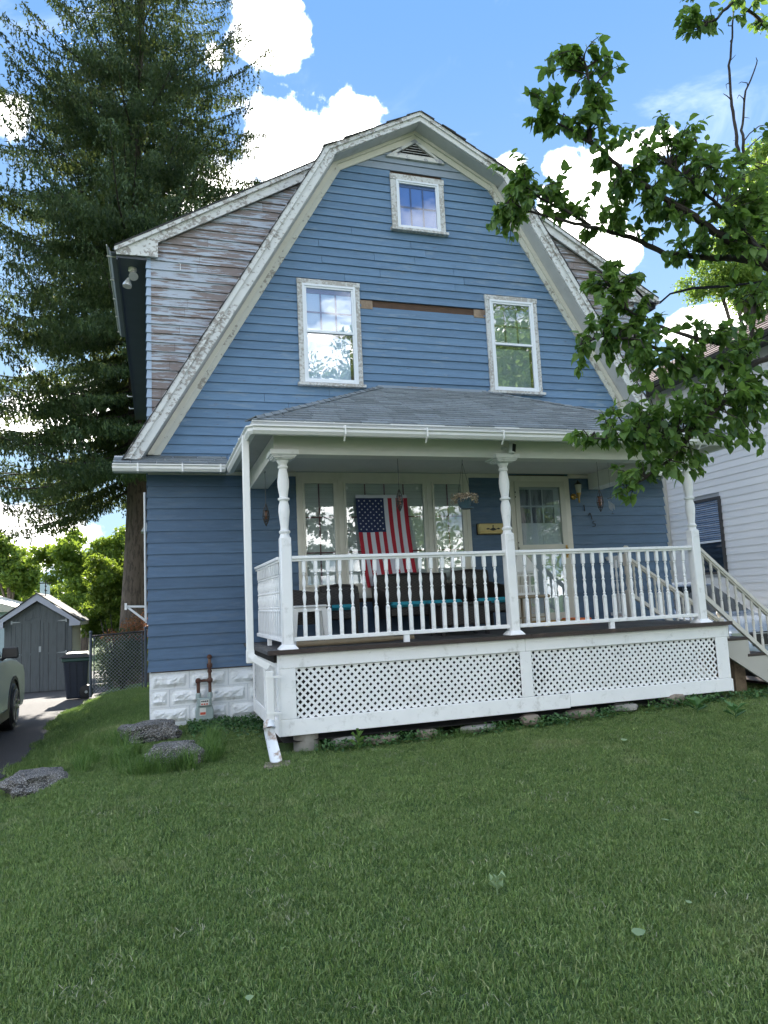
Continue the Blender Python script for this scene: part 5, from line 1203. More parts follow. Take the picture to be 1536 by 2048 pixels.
# ------------------------------------------------------------------ shed, fence, bin
sx0, sx1, sy, sz0 = -4.06, -2.285, 13.5, -1.70; eave = .40; apx = (-3.20, 1.12)
sh = thing('garden_shed', 'grey plywood garden shed with double doors behind the driveway', 'shed', (-3.2, 14.5, sz0))
q = MB(); q.prism([(sx0, sz0), (sx1, sz0), (sx1, eave-.03), (apx[0], apx[1]-.22), (sx0, eave-.03)], sy, sy+2.4, 'y'); q.build('wall', SHED, sh)
x = sx0
while x < sx1-.02:
    x1 = min(x+.185, sx1)
    zt = lambda xx: (eave-.05)+(apx[1]-.2-eave)*max(0, 1-abs(xx-apx[0])/(.92))
    MB().hexa([(x+.006, sy-.014, zt(x)-.36 if x > sx0+.2 and x1 < sx1-.2 else sz0), (x1-.006, sy-.014, zt(x1)-.36 if x > sx0+.2 and x1 < sx1-.2 else sz0), (x1-.006, sy, zt(x1)-.36 if x > sx0+.2 and x1 < sx1-.2 else sz0), (x+.006, sy, zt(x)-.36 if x > sx0+.2 and x1 < sx1-.2 else sz0), (x+.006, sy-.014, zt(x)), (x1-.006, sy-.014, zt(x1)), (x1-.006, sy, zt(x1)), (x+.006, sy, zt(x))]).build('siding_panel', SHED, sh); x = x1
dz1, dz0 = .36, sz0+.06; dm = (sx0+sx1)/2+.05
for (a, b) in ((sx0+.22, dm-.006), (dm+.006, sx1-.18)):
    q = MB(); q.box(a, b, sy-.030, sy-.012, dz0, dz1); dd = q.build('door', SHED, sh)
    q = MB(); q.box(a+.002, b-.002, sy-.040, sy-.030, dz1-.08, dz1).box(a, a+.075, sy-.0395, sy-.030, dz0, dz1-.08).box(b-.075, b, sy-.0395, sy-.030, dz0, dz1-.08).box(a+.075, b-.075, sy-.0393, sy-.030, -.62, -.56); q.build('door_frame', SHED, dd)
    for i in (1, 2): xx = a+(b-a)*i/3; MB().box(xx-.004, xx+.004, sy-.0315, sy-.0300, dz0, dz1-.08).build('groove', VOIDM, dd)
    for zz in (dz1-.03, -.58):
        hx = a if a < dm-.1 and a < sx0+.5 else b; s = 1 if hx == a else -1
        q = MB(); q.prism([(hx-s*.05, zz-.05), (hx-s*.01, zz-.05), (hx-s*.01, zz-.018), (hx+s*.20, zz-.004), (hx+s*.20, zz+.004), (hx-s*.01, zz+.018), (hx-s*.01, zz+.05), (hx-s*.05, zz+.05)], sy-.046, sy-.040, 'y'); q.build('strap_hinge', METAL, dd)
MB().box(dm-.03, dm+.03, sy-.055, sy-.04, -.54, -.38).build('latch', METAL, sh)
MB().box(sx1-.001, sx1+.012, sy+.02, sy+2.4, sz0, eave).build('side_panel', SHED_TAN, sh)
for s in (-1, 1):
    tip = (apx[0]+s*1.16, eave-.13)
    q = MB(); q.prism([(apx[0], apx[1]), tip, (tip[0]-s*.02, tip[1]-.10), (apx[0]+s*.86, tip[1]-.10), (apx[0]+s*.86, tip[1]+.08), (apx[0], apx[1]-.20)], sy-.20, sy-.17, 'y'); q.build('barge_board', SHED_TRIM, sh)
    q = MB(); q.prism([(apx[0], apx[1]+.03), (tip[0]+s*.05, tip[1]+.03), (tip[0]+s*.05, tip[1]+.005), (apx[0], apx[1])], sy-.23, sy+2.5, 'y'); q.build('roof_slope', SHINGLE_DK, sh)
    q = MB(); q.prism([(tip[0]+.01, tip[1]), (tip[0]-.03, tip[1]), (tip[0]-.03, tip[1]-.1), (tip[0]+.01, tip[1]-.1)], sy-.17, sy+2.4, 'y'); q.build('eave_board', SHED_TAN, sh)
f = thing('finial', 'small black iron weathervane on the shed ridge', 'weathervane', (apx[0]+.12, sy+1.2, apx[1])); q = MB(); q.tube([(apx[0]+.12, sy+.6, apx[1]-.05), (apx[0]+.12, sy+.6, apx[1]+.42)], .014, 6).sphere((apx[0]+.12, sy+.6, apx[1]+.12), .035, 8, 6).sphere((apx[0]+.12, sy+.6, apx[1]+.24), .028, 8, 6).bar((apx[0]-.06, sy+.6, apx[1]+.33), (apx[0]+.30, sy+.6, apx[1]+.33), .01, .03); q.build('vane', DKIRON, f)
# pale blue house behind the shed
bh = thing('pale_blue_house', 'pale blue house mostly hidden behind the shed', 'house', (-9, 27, -2))
PB = mat('pale_blue_siding', (.38, .47, .52), .6, .06); q = MB(); q.box(-16, -5.9, 26, 34, -2.2, .85); q.build('wall', PB, bh)
q = MB(); q.prism([(-16.3, .75), (-5.6, .75), (-5.6, .87), (-8.2, 1.75), (-16.3, 1.75)], 25.6, 34, 'y'); q.build('roof', NEIGH_TR, bh)
for z in np.arange(-2, .7, .2): MB().box(-15.9, -5.9, 25.97, 26, z, z+.188).build('siding_board', PB, bh)
q = MB(); q.box(-8.3, -7.2, 25.9, 26.0, -.8, .6); wn = q.build('window', VINYL, bh); MB().box(-8.2, -7.3, 25.88, 25.9, -.7, .5).build('pane', GLASS, wn)
_c0, _c1 = on_y(80, 1175, 28), on_y(97, 1175, 28); MB().box(_c0[0], _c1[0], 28, 28.5, -1.0, on_y(88, 1160, 28)[2]).build('chimney', PB, bh)

# chain link fence panel between driveway and house
fy = 5.6; fp = thing('chain_link_fence', 'chain-link fence panel between the driveway and the house corner', 'fence', (-.6, fy, -1.05))
fx0, fx1, fz0, fz1 = -1.13, -.13, -1.06, .085
for xx, h_ in ((fx0, fz1+.03), (fx1, fz1+.06)): 
    q = MB(); q.tube([(xx, fy, fz0-.05), (xx, fy, h_)], .027, 10).sphere((xx, fy, h_), .034, 10, 6); q.build('post', POSTM, fp, smooth=True)
q = MB(); q.tube([(fx0, fy, fz1-.045), (fx1, fy, fz1)], .018, 8); q.build('top_rail', DKIRON, fp, smooth=True)
q = MB(); q.tube([(fx0+.06, fy, fz0+.04), (fx0+.06, fy, fz1-.05)], .012, 6); q.tube([(fx1-.06, fy, fz0+.04), (fx1-.06, fy, fz1-.01)], .012, 6); q.build('tension_bar', POSTM, fp)
q = MB(); sp = .068; 
for s in (-1, 1):
    k = -20
    while k < 40:
        c = fx0+k*sp; pts = []
        z = fz0+.03
        za_, zb_ = fz0+.03, fz1-.03; xa = c; xb = c+s*(zb_-za_)
        t0, t1 = 0.0, 1.0
        for lim, sgn in ((fx0+.03, 1), (fx1-.03, -1)):
            pass
        dxx = xb-xa
        ta, tb = sorted(((fx0+.03-xa)/dxx, (fx1-.03-xa)/dxx)); t0, t1 = max(0, ta), min(1, tb)
        if t1-t0 > .02: q.tube([(xa+dxx*t0, fy+s*.004, za_+(zb_-za_)*t0), (xa+dxx*t1, fy+s*.004, za_+(zb_-za_)*t1)], .0022, 3, False)
        k += 1
q.build('wire_mesh', METAL, fp, kind='stuff')

# wheelie bin
bn = thing('wheelie_bin', 'navy wheeled rubbish bin at the end of the driveway', 'bin', (-1.55, 7.0, -1.28)); bx0, bx1, by0, by1, bz0 = -1.80, -1.25, 6.9, 7.5, gz(-1.6, 7)+.01
q = MB(); q.hexa([(bx0+.09, by0+.06, bz0+.02), (bx1-.07, by0+.06, bz0+.02), (bx1-.07, by1-.1, bz0+.02), (bx0+.09, by1-.1, bz0+.02), (bx0+.02, by0, bz0+.86), (bx1-.02, by0, bz0+.86), (bx1-.02, by1, bz0+.86), (bx0+.02, by1, bz0+.86)]); o = q.build('bin_body', BINBODY, bn); bv = o.modifiers.new('b', 'BEVEL'); bv.width = .03; bv.segments = 3
MB().cbox(bx0, bx1, by0-.02, by1+.02, bz0+.78, bz0+.86, .015).build('rim', mat('green_sticker_rim', (.02, .06, .05), .5, .3), bn)
q = MB(); q.hexa([(bx0-.04, by0-.05, bz0+.865), (bx1+.03, by0-.05, bz0+.865), (bx1+.03, by1+.06, bz0+.865), (bx0-.04, by1+.06, bz0+.865), (bx0+.08, by0+.06, bz0+.945), (bx1-.08, by0+.06, bz0+.945), (bx1-.08, by1, bz0+.955), (bx0+.08, by1, bz0+.955)]); q.build('lid', BLACKP, bn)
for i in range(3): xx = bx0+.14+i*.13; MB().hexa([(xx+.02, by0+.045, bz0+.08), (xx+.035, by0+.045, bz0+.08), (xx+.035, by0+.07, bz0+.08), (xx+.02, by0+.07, bz0+.08), (xx, by0-.005, bz0+.76), (xx+.015, by0-.005, bz0+.76), (xx+.015, by0+.02, bz0+.76), (xx, by0+.02, bz0+.76)]).build('rib', BINBODY, bn)
q = MB(); q.lathe([(.05, by0+.02), (.135, by0+.03), (.145, by0+.05), (.145, by0+.09), (.13, by0+.10)], (bx1-.07, 0, bz0+.15), 20, 'y'); q.build('wheel', BLACKP, bn, smooth=True)
MB().lathe([(.03, by0+.0), (.03, by0+.03)], (bx1-.07, 0, bz0+.15), 10, 'y').build('hub', METAL, bn)

# ------------------------------------------------------------------ cars
def car(name, label, paint, loc, rz):
    f = thing(name, label, 'car', (0, 0, 0))
    Lc, hw_ = 4.6, .90                     # nose at +x end
    wb = (.95, 3.62); rw = .345; arch = .405
    # lower body outline (side view x along the car, z up)
    pts = [(.10, .30), (wb[0]-arch-.02, .26)]
    def arc(cx): return [(cx-arch*math.cos(a), rw+arch*math.sin(a)) for a in np.linspace(-.15, math.pi+.15, 14)]
    pts += arc(wb[0])+[(wb[0]+arch+.06, .24), (wb[1]-arch-.06, .24)]+arc(wb[1])+[(4.40, .27), (4.56, .36), (4.60, .55), (4.55, .80), (4.42, .92), (3.85, 1.03), (3.30, 1.09), (.35, 1.10), (.06, 1.02), (.0, .70), (.03, .42)]
    q = MB(); q.prism(pts, -hw_, hw_, 'y'); o = q.build('body', paint, f, smooth=True); bv = o.modifiers.new('b', 'BEVEL'); bv.width = .085; bv.segments = 4; bv.limit_method = 'ANGLE'; bv.angle_limit = R(50)
    gh = [(.12, 1.08), (.42, 1.55), (.75, 1.66), (2.1, 1.68), (2.55, 1.62), (3.35, 1.08)]
    q = MB(); n = len(gh); vs = [(x, -(hw_-.05-.20*(z-1.05)/.6), z) for x, z in gh]+[(x, (hw_-.05-.20*(z-1.05)/.6), z) for x, z in gh]
    q.add(vs, [tuple(range(n)), tuple(range(2*n-1, n-1, -1))]+[(i, i+n, (i+1) % n+n, (i+1) % n) for i in range(n)]); o = q.build('cabin', paint, f, smooth=True); bv = o.modifiers.new('b', 'BEVEL'); bv.width = .05; bv.segments = 3
    def yat(z, s): return s*(hw_-.05-.20*(z-1.05)/.6+.004)
    for s in (-1, 1):
        for poly in ([(.50, 1.16), (.62, 1.48), (1.20, 1.58), (1.20, 1.14)], [(1.27, 1.14), (1.27, 1.58), (2.02, 1.60), (2.02, 1.13)], [(2.09, 1.13), (2.09, 1.60), (2.45, 1.56), (3.02, 1.13)]):
            q = MB(); q.add([(x, yat(z, s), z) for x, z in poly], [tuple(range(len(poly)))]); q.build('side_window', GLASS_CAR, f)
        for xx in (1.235, 2.055): MB().box(xx-.004, xx+.004, min(s*hw_, s*(hw_+.003)), max(s*hw_, s*(hw_+.003)), .32, 1.0).build('door_gap', VOIDM, f)
        MB().cbox(1.05 if s else 0, 1.20, min(s*(hw_+.002), s*(hw_+.03)), max(s*(hw_+.002), s*(hw_+.03)), .93, .96, .01).build('door_handle', paint, f)
        for cx in wb:
            q = MB(); q.lathe([(rw-.10, -.11), (rw-.03, -.115), (rw, -.09), (rw, .09), (rw-.03, .115), (rw-.10, .11)], (cx, s*(hw_-.10), rw), 28, 'y'); wl_ = q.build('wheel', BLACKP, f, smooth=True)
            q = MB(); yo = s*(hw_-.10)+s*.135; q.lathe([(rw-.10, yo-s*.03), (rw-.085, yo), (rw-.10, yo+s*.004), (rw-.12, yo-s*.05)], (cx, 0, rw), 28, 'y')
            for k in range(5):
                a0 = k*2*math.pi/5
                for da in (-.20, .20):
                    p0_ = (cx+.05*math.cos(a0), yo-s*.02, rw+.05*math.sin(a0)); p1_ = (cx+(rw-.10)*math.cos(a0+da), yo-s*.006, rw+(rw-.10)*math.sin(a0+da)); q.bar(p0_, p1_, .028, .02, (0, 1, 0))
            q.lathe([(.05, yo-s*.03), (.05, yo-s*.005), (.01, yo)], (cx, 0, rw), 12, 'y'); q.build('rim', mat('alloy_rim', (.30, .30, .31), .3, .1, metal=.8) if 'alloy_rim' not in MATS else MATS['alloy_rim'], wl_)
            MB().lathe([(rw-.11, s*(hw_-.16)), (rw-.11, s*(hw_-.155))], (cx, 0, rw), 20, 'y').build('wheel_well', VOIDM, f)
            q = MB()
            for k in range(13):
                a, b = -.1+(math.pi+.2)*k/13, -.1+(math.pi+.2)*(k+1)/13; yy0, yy1 = sorted((s*(hw_-.02), s*(hw_+.012)))
                q.hexa([(cx-arch*1.0*math.cos(a), yy0, rw+arch*math.sin(a)), (cx-arch*math.cos(b), yy0, rw+arch*math.sin(b)), (cx-arch*math.cos(b), yy1, rw+arch*math.sin(b)), (cx-arch*math.cos(a), yy1, rw+arch*math.sin(a)), (cx-arch*1.13*math.cos(a), yy0, rw+arch*1.13*math.sin(a)), (cx-arch*1.13*math.cos(b), yy0, rw+arch*1.13*math.sin(b)), (cx-arch*1.13*math.cos(b), yy1, rw+arch*1.13*math.sin(b)), (cx-arch*1.13*math.cos(a), yy1, rw+arch*1.13*math.sin(a))])
            q.build('arch_cladding', BLACKP, f)
        MB().box(wb[0]+arch, wb[1]-arch, min(s*(hw_-.03), s*(hw_+.01)), max(s*(hw_-.03), s*(hw_+.01)), .23, .36).build('sill_cladding', BLACKP, f)
        q = MB(); xm, ym = 2.72, s*(hw_+.10); q.hexa([(xm-.06, ym-.11, 1.11), (xm+.06, ym-.10, 1.12), (xm+.06, ym+.10, 1.12), (xm-.06, ym+.11, 1.11), (xm-.06, ym-.11, 1.27), (xm+.05, ym-.09, 1.25), (xm+.05, ym+.09, 1.25), (xm-.06, ym+.10, 1.27)]); q.bar((xm, s*(hw_-.06), 1.07), (xm, ym-s*.03, 1.15), .05, .04); o = q.build('mirror', BLACKP, f); bv = o.modifiers.new('b', 'BEVEL'); bv.width = .025; bv.segments = 3
        MB().cbox(4.30, 4.56, min(s*.55, s*.86), max(s*.55, s*.86), .72, .86, .04).build('headlight', MATS.get('headlight_lens') or mat('headlight_lens', (.55, .58, .60), .08, .1, metal=.6), f)
        MB().cbox(.0, .14, min(s*.60, s*.88), max(s*.60, s*.88), .80, 1.02, .03).build('tail_light', MATS.get('tail_lens') or mat('tail_lens', (.30, .01, .01), .15, .1), f)
        MB().lathe([(.05, 4.585), (.05, 4.60)], (0, s*.66, .42), 12, 'x').build('fog_light', MATS['headlight_lens'], f)
    for poly, m_ in (([(2.62, 1.585), (3.30, 1.115)], GLASS_CAR), ([(.155, 1.14), (.40, 1.50)], GLASS_CAR)):
        (xa, za), (xb, zb) = poly; off = .018 if xa > 1 else -.018; q = MB(); q.add([(xa+off, -(hw_-.28 if za > 1.4 else hw_-.14), za+.01), (xb+off, -(hw_-.14 if zb < 1.4 else hw_-.28), zb+.01), (xb+off, (hw_-.14 if zb < 1.4 else hw_-.28), zb+.01), (xa+off, (hw_-.28 if za > 1.4 else hw_-.14), za+.01)], [(0, 1, 2, 3)]); q.build('windshield' if xa > 1 else 'rear_window', m_, f)
    MB().cbox(4.50, 4.607, -.48, .48, .58, .82, .03).build('grille', BLACKP, f); MB().cbox(4.52, 4.612, -.70, .70, .32, .48, .03).build('bumper_intake', BLACKP, f)
    q = MB(); q.box(4.608, 4.616, -.46, .46, .60, .615).box(4.608, 4.616, -.46, .46, .79, .805); q.build('chrome_bar', METAL, f)
    f.location = loc; f.rotation_euler = (0, 0, rz); return f
SAGE = mat('sage_grey_car_paint', (.50, .53, .47), .24, .03, metal=.2, spec=.7); BLUEC = mat('pale_silver_blue_car_paint', (.36, .42, .50), .22, .03, metal=.35, spec=.7)
c_ = car('parked_car', 'sage green car with black wheel arches parked on the left driveway', SAGE, (-2.90, -.68, -1.222), R(90))
c_ = car('parked_car', 'silver-blue car between the two houses, seen behind the stair railing', BLUEC, (9.60, 4.45, -1.13), R(-90))

# ------------------------------------------------------------------ rocks and stones
def rock(name, label, c, r_, seed, m=ROCK, rz=0, group=None, cat='rock', amp=.34, n=40, flat=0):
    q = MB(); q.sphere((0, 0, 0), 1, n, max(6, int(n*.65))); V = []
    for v in q.v:
        d = Vector(v); k = 1+amp*noise.noise(d*1.3+Vector((seed, 0, 0)))+amp*.6*noise.noise(d*3.1+Vector((0, seed, 0)))+amp*.35*noise.noise(d*8+Vector((0, 0, seed)))
        p_ = d*k
        p_.z = max(min(p_.z, .75), -.6) if not flat else max(min(p_.z, .6), -.6)
        p_.x, p_.y = (math.copysign(abs(p_.x)**.8, p_.x), math.copysign(abs(p_.y)**.8, p_.y))
        x, y, z = p_.x*r_[0], p_.y*r_[1], p_.z*r_[2]
        V.append((x*math.cos(rz)-y*math.sin(rz), x*math.sin(rz)+y*math.cos(rz), z))
    q.v = V; o = q.build(name, m, smooth=True); o.location = c; return tag(o, label, cat, group)
rock('boulder', 'speckled grey boulder farthest back beside the foundation corner', (.02, -.58, gz(0, -.58)+.07), (.33, .26, .16), 3.1, rz=.2, group='boulders on the lawn')
rock('boulder', 'speckled boulder in long grass nearest the gas meter', (.25, -1.86, gz(.27, -1.86)+.06), (.27, .22, .17), 8.4, rz=-.1, group='boulders on the lawn')
rock('boulder', 'low dark speckled boulder beside the driveway', (-1.03, -1.55, gz(-1.02, -1.55)+.04), (.28, .30, .15), 14.2, rz=.4, group='boulders on the lawn')
pr_c = MB().lathe([(.13, -1.10), (.13, -.84)], (1.56, -1.93, 0), 18); tag(pr_c.build('concrete_pier', CONCRETE, smooth=True), 'round concrete pier under the left end of the porch skirt', 'pier')
for i, (x, w_, h_, lab) in enumerate(((1.95, .14, .07, 'flat tan stone nearest the concrete pier under the skirt'), (2.35, .20, .05, 'long flat stone under the left lattice panel'), (2.85, .12, .06, 'small tan stone under the middle of the left lattice panel'), (3.45, .22, .05, 'wide thin stone slab under the left lattice panel, beside the dark gap'), (4.10, .12, .08, 'upright block of stone below the middle skirt post'), (4.75, .22, .06, 'pale slab at the left end of the right lattice panel'), (5.35, .16, .06, 'grey stone under the middle of the right lattice panel'), (6.05, .15, .09, 'rounded grey stone under the right end of the porch'))):
    rock('skirt_stone', lab, (x, -2.02, gz(x, -2.0)+h_*.7+.02), (w_, .12, h_), 20+i*3.3, STONE_FL if i % 3 else CONCRETE, rz=random.uniform(-.2, .2), group='stones under the porch skirt', cat='stone', amp=.25, n=12)
f = thing('timber_block', 'stack of old timber blocks under the side stairs', 'timber', (7.5, -1.3, -1)); MB().box(7.25, 7.42, -1.75, -1.2, -1.05, -.50).build('block', RAWWOOD, f); MB().box(7.0, 7.6, -1.8, -1.1, -.50, -.43).build('plank', STONE_FL, f)

# ------------------------------------------------------------------ across the street (seen in the window panes)
oh = thing('opposite_house', 'tan house with white roof across the street', 'house', (6, -32, -1.5)); TANW = mat('tan_opposite_wall', (.38, .34, .28), .7, .1); MB().box(-2, 8, -38, -30, -1.6, 3.2).build('wall', TANW, oh)
q = MB(); q.prism([(-2.6, 3.1), (8.6, 3.1), (3, 6.6)], -38.4, -29.6, 'y'); q.build('roof', mat('pale_opposite_roof', (.45, .44, .43), .7, .1), oh)
for xx in (-.8, 3, 6): 
    q = MB(); q.box(xx-.5, xx+.5, -29.99, -29.9, .2, 1.8); wn = q.build('window', VINYL, oh); MB().box(xx-.4, xx+.4, -29.9, -29.88, .3, 1.7).build('pane', GLASS_CAR, wn)
MB().box(.4, 1.2, -34, -33.2, 5, 8).build('chimney', mat('orange_brick', (.35, .13, .07), .8, .2), oh)
for i in range(4):
    f = MB(); zz = 6.6+.45*i; f.tube([(-30, -18-.3*i, zz+1), (-10, -18-.3*i, zz-.1), (15, -18-.3*i, zz+.5), (45, -18-.3*i, zz+1)], .02, 4); tag(f.build('street_cable', CABLE), ['lowest', 'second lowest', 'second highest', 'highest'][i]+' of the four overhead cables strung across the street', 'cable', 'street cables')

# ------------------------------------------------------------------ vegetation helpers
def unit(a): return a/np.maximum(np.linalg.norm(a, axis=-1, keepdims=True), 1e-9)
def quads(C, A, N, ln, wd):
    """leaf quads: centre C, long axis A, normal hint N"""
    A = unit(A); B = unit(np.cross(A, N)); ln = np.reshape(ln, (-1, 1)); wd = np.reshape(wd, (-1, 1))
    V = np.stack([C-A*ln*.5, C+B*wd*.5-A*ln*.05, C+A*ln*.5, C-B*wd*.5-A*ln*.05], 1).reshape(-1, 3)
    return V, np.arange(len(V)).reshape(-1, 4)
def obj_np(name, V, F, m, parent=None, smooth=False, **props):
    off = np.array(ORI.get(parent.name, (0, 0, 0))) if parent else np.zeros(3)
    o = bpy.data.objects.new(name, np_mesh(name, V-off, F, m, smooth)); COL.objects.link(o)
    if parent: o.parent = parent; ORI[o.name] = tuple(off)
    for k, v in props.items(): o[k] = v
    return o

# ------------------------------------------------------------------ spruce
def spruce_branch(L, seed):
    r = np.random.default_rng(seed); q = MB(); C = []; A = []
    def axis(t): return np.array([L*t, 0, -.20*L*t*(1.0-t)*1.6-.04*L*t+.16*L*max(0, t-.6)**1.5*2.2])
    n = max(8, int(L/.13)); pts = [axis(i/n) for i in range(n+1)]
    q.tube(pts, [max(.006, .035*L/4.5*(1-i/n)+.006) for i in range(n+1)], 5)
    for i in range(2, n+1):
        t = i/n; p = pts[i]; ls = L*.21*(math.sin(math.pi*min(1, t*1.05)**.8)+.22)*r.uniform(.6, 1.2)
        for s in (-1, 1):
            if r.random() < .12: continue
            k = max(2, int(ls/.14)); dirv = np.array([.75, s*.65, -.12]); dirv /= np.linalg.norm(dirv)
            end = p+dirv*ls+np.array([0, 0, -.10*ls]); 
            for j in range(1, k+1):
                u = j/k; c = p+(end-p)*u
                hang = r.uniform(.05, .40)*(.5+.5*math.sin(math.pi*u))*min(1, L/3)
                m_ = max(2, int(hang/.036)); sw = r.normal(0, .05, 2)
                for h in range(m_):
                    v = h/m_; C.append(c+np.array([sw[0]*v, sw[1]*v, -hang*v])+r.normal(0, .018, 3)); A.append(np.array([r.normal(0, .45), r.normal(0, .45), -1.0]))
                C.append(c+r.normal(0, .03, 3)); A.append(dirv+r.normal(0, .4, 3))
        C.append(p+r.normal(0, .02, 3)); A.append(np.array([1, r.normal(0, .5), .2]))
    for j in range(40): C.append(pts[-1-min(n-1, j//8)]+r.normal(0, .05, 3)); A.append(np.array([r.normal(.4, .6), r.normal(0, .7), r.normal(.5, .6)]))
    C = np.array(C); A = np.array(A); N = r.normal(size=C.shape)
    V, F = quads(C, A, N, r.uniform(.08, .16, len(C)), r.uniform(.030, .054, len(C)))
    sel = r.random(len(C)) < .70; C = C[sel]; A = A[sel]
    V2, F2 = quads(C+r.normal(0, .03, C.shape), A+r.normal(0, .35, A.shape), r.normal(size=C.shape), r.uniform(.07, .14, len(C)), r.uniform(.026, .048, len(C)))
    V = np.concatenate([V, V2]); F = np.concatenate([F, F2+len(V2)])
    bv = np.array(q.v); bf = q.f; me = bpy.data.meshes.new('branch')
    allv = np.concatenate([V, bv]); faces = [tuple(f) for f in F]+[tuple(i+len(V) for i in f) for f in bf]
    me.from_pydata(allv.tolist(), [], faces); me.materials.append(NEEDLE); me.materials.append(TWIG)
    me.polygons.foreach_set('material_index', [0]*len(F)+[1]*len(bf)); me.update(); return me
SPX, SPY = -.55, 12.6
sp_ = thing('spruce_tree', 'tall dark spruce with drooping boughs behind the left corner of the house', 'tree', (SPX, SPY, -1.4))
q = MB(); tp = []; tr = []
for i in range(28):
    z = -1.6+i*1.0; tp.append((SPX+.10*math.sin(z*.35)+.012*z, SPY, z)); tr.append(max(.03, .40*(1-(z+1.6)/28.5)**.9+(.10*math.exp(-(z+1.6)*.9))))
q.tube(tp, tr, 18); q.build('trunk', BARK, sp_, smooth=True)
q = MB(); q.tube([(SPX+.36, SPY+.5, -1.6), (SPX+.40, SPY+.4, 2), (SPX+.25, SPY+.2, 6), (SPX+.5, SPY+.1, 14)], [.24, .20, .14, .04], 12); q.build('second_trunk', BARK, sp_, smooth=True)
LENS = [1.3, 2.2, 3.1, 4.0, 4.8]; bms = [[spruce_branch(l, 40+i*5+j) for j in range(2)] for i, l in enumerate(LENS)]
z = 4.5; ang = 0.0; cnt = 0
while z < 25.8 and cnt < 284:
    Rz = float(np.interp(z, [4, 7, 11, 14.5, 17.5, 20, 23, 26], [5.4, 5.5, 5.2, 4.8, 3.9, 2.8, 1.4, .3]))
    for k in range(6 if z < 19 else 4):
        ang += 2.399+random.uniform(-.3, .3); Lw = Rz*random.uniform(.72, 1.08)
        # keep the trunk line open at the bottom, the low boughs hang mainly on the street side left
        i = min(range(5), key=lambda a: abs(LENS[a]-Lw)); s = Lw/LENS[i]
        zz = z+random.uniform(-.2, .2); tx = SPX+.10*math.sin(zz*.35)+.012*zz
        inst('branch', random.choice(bms[i]), sp_, (tx, SPY, zz+.12*Lw), rot=(random.uniform(-.15, .15), random.uniform(.0, .22) if z < 18 else random.uniform(-.35, .05), ang), scale=(s, s, s)); cnt += 1
    z += .45 if z < 19 else .50

for (a_, z_, s_, d_) in ((190, 4.5, .80, .26), (176, 4.1, .92, .24), (155, 4.4, .85, .22), (200, 4.9, 1.0, .18)):
    inst('branch', bms[4][a_ % 2], sp_, (SPX, SPY, z_), rot=(0, d_, R(a_)), scale=(s_, s_, s_))

# ------------------------------------------------------------------ broadleaf trees far off
def crown_pts(lobes, n, r):
    w_ = np.array([l[3]*l[4]*l[5] for l in lobes]); idx = r.choice(len(lobes), n, p=w_/w_.sum()); L_ = np.array(lobes)[idx]
    d = unit(r.normal(size=(n, 3))); rad = r.uniform(0, 1, (n, 1))**.45
    return L_[:, :3]+d*rad*L_[:, 3:6], d
def tree(name, label, base, lobes, n, size, m, group=None, trunk_r=.18, seed=1, cat='tree', clump=True, limbs=True):
    r = np.random.default_rng(seed); t = thing(name, label, cat, tuple(base), group)
    ctr = np.mean([l[:3] for l in lobes], axis=0)
    q = MB(); top = Vector((ctr[0]*.5+base[0]*.5, ctr[1]*.5+base[1]*.5, ctr[2])); b = Vector(base)
    q.tube([b-Vector((0, 0, .2)), b*.65+top*.35+Vector((trunk_r*.5, 0, 0)), top], [trunk_r*1.25, trunk_r*.9, trunk_r*.5], 10); q.build('trunk', BARK, t, smooth=True)
    if limbs:
        q = MB()
        for l in lobes: q.tube([b*.5+top*.5, Vector(l[:3])*.6+top*.4+Vector((0, 0, -.2*l[5])), Vector(l[:3])], [trunk_r*.45, trunk_r*.28, trunk_r*.10], 5)
        q.build('limb', BARK, t)
    # sub-clumps so that the crown has gaps and light and dark masses
    sub = []
    for l in lobes:
        k = 34 if clump else 1
        for _ in range(k):
            d = unit(r.normal(size=3)); rr = r.uniform(.15, 1.0); f = r.uniform(.28, .50); sub.append((l[0]+d[0]*l[3]*rr, l[1]+d[1]*l[4]*rr, l[2]+d[2]*l[5]*rr, l[3]*f, l[4]*f, l[5]*f*.7))
    C, d = crown_pts(sub if clump else lobes, n, r)
    A = d*.6+r.normal(size=(n, 3))*.7+np.array([0, 0, -.35]); N = r.normal(size=(n, 3))+np.array([0, 0, .8])
    V, F = quads(C, A, N, size*r.uniform(.6, 1.3, n), size*r.uniform(.35, .7, n)); obj_np('crown', V, F, m, t); return t
def L3(px, py, w_, rx, ry=None, d=None):
    """a crown lobe seen at (px,py), w_ metres away, radii in photo pixels"""
    c = at(px, py, w_); k = w_/FPX; ry = ry or rx; return (c[0], c[1], c[2], rx*k, (d or rx)*k, ry*k)
def base_of(px, py, w_, zb=-2.0): c = at(px, py, w_); return (c[0], c[1], zb)
tree('lime_green_tree', 'bright sunlit tree rising above the garden shed roof', base_of(165, 1180, 30), [L3(150, 1130, 30, 62, 50), L3(215, 1120, 30, 50, 55), L3(100, 1110, 31, 50, 30), L3(180, 1190, 30, 70, 50), L3(250, 1110, 30, 35, 60), L3(140, 1085, 31, 34, 26)], 26000, .19, MIDGREEN, 'trees behind the shed', seed=3)
tree('green_tree', 'fresh green tree between the shed and the spruce trunk', base_of(225, 1220, 24, -1.9), [L3(215, 1170, 24, 46, 56), L3(240, 1220, 24, 50, 50), L3(200, 1240, 24, 40, 46), L3(285, 1200, 25, 40, 80), L3(285, 1120, 25, 40, 56)], 26000, .14, MIDGREEN, 'trees behind the shed', seed=4)
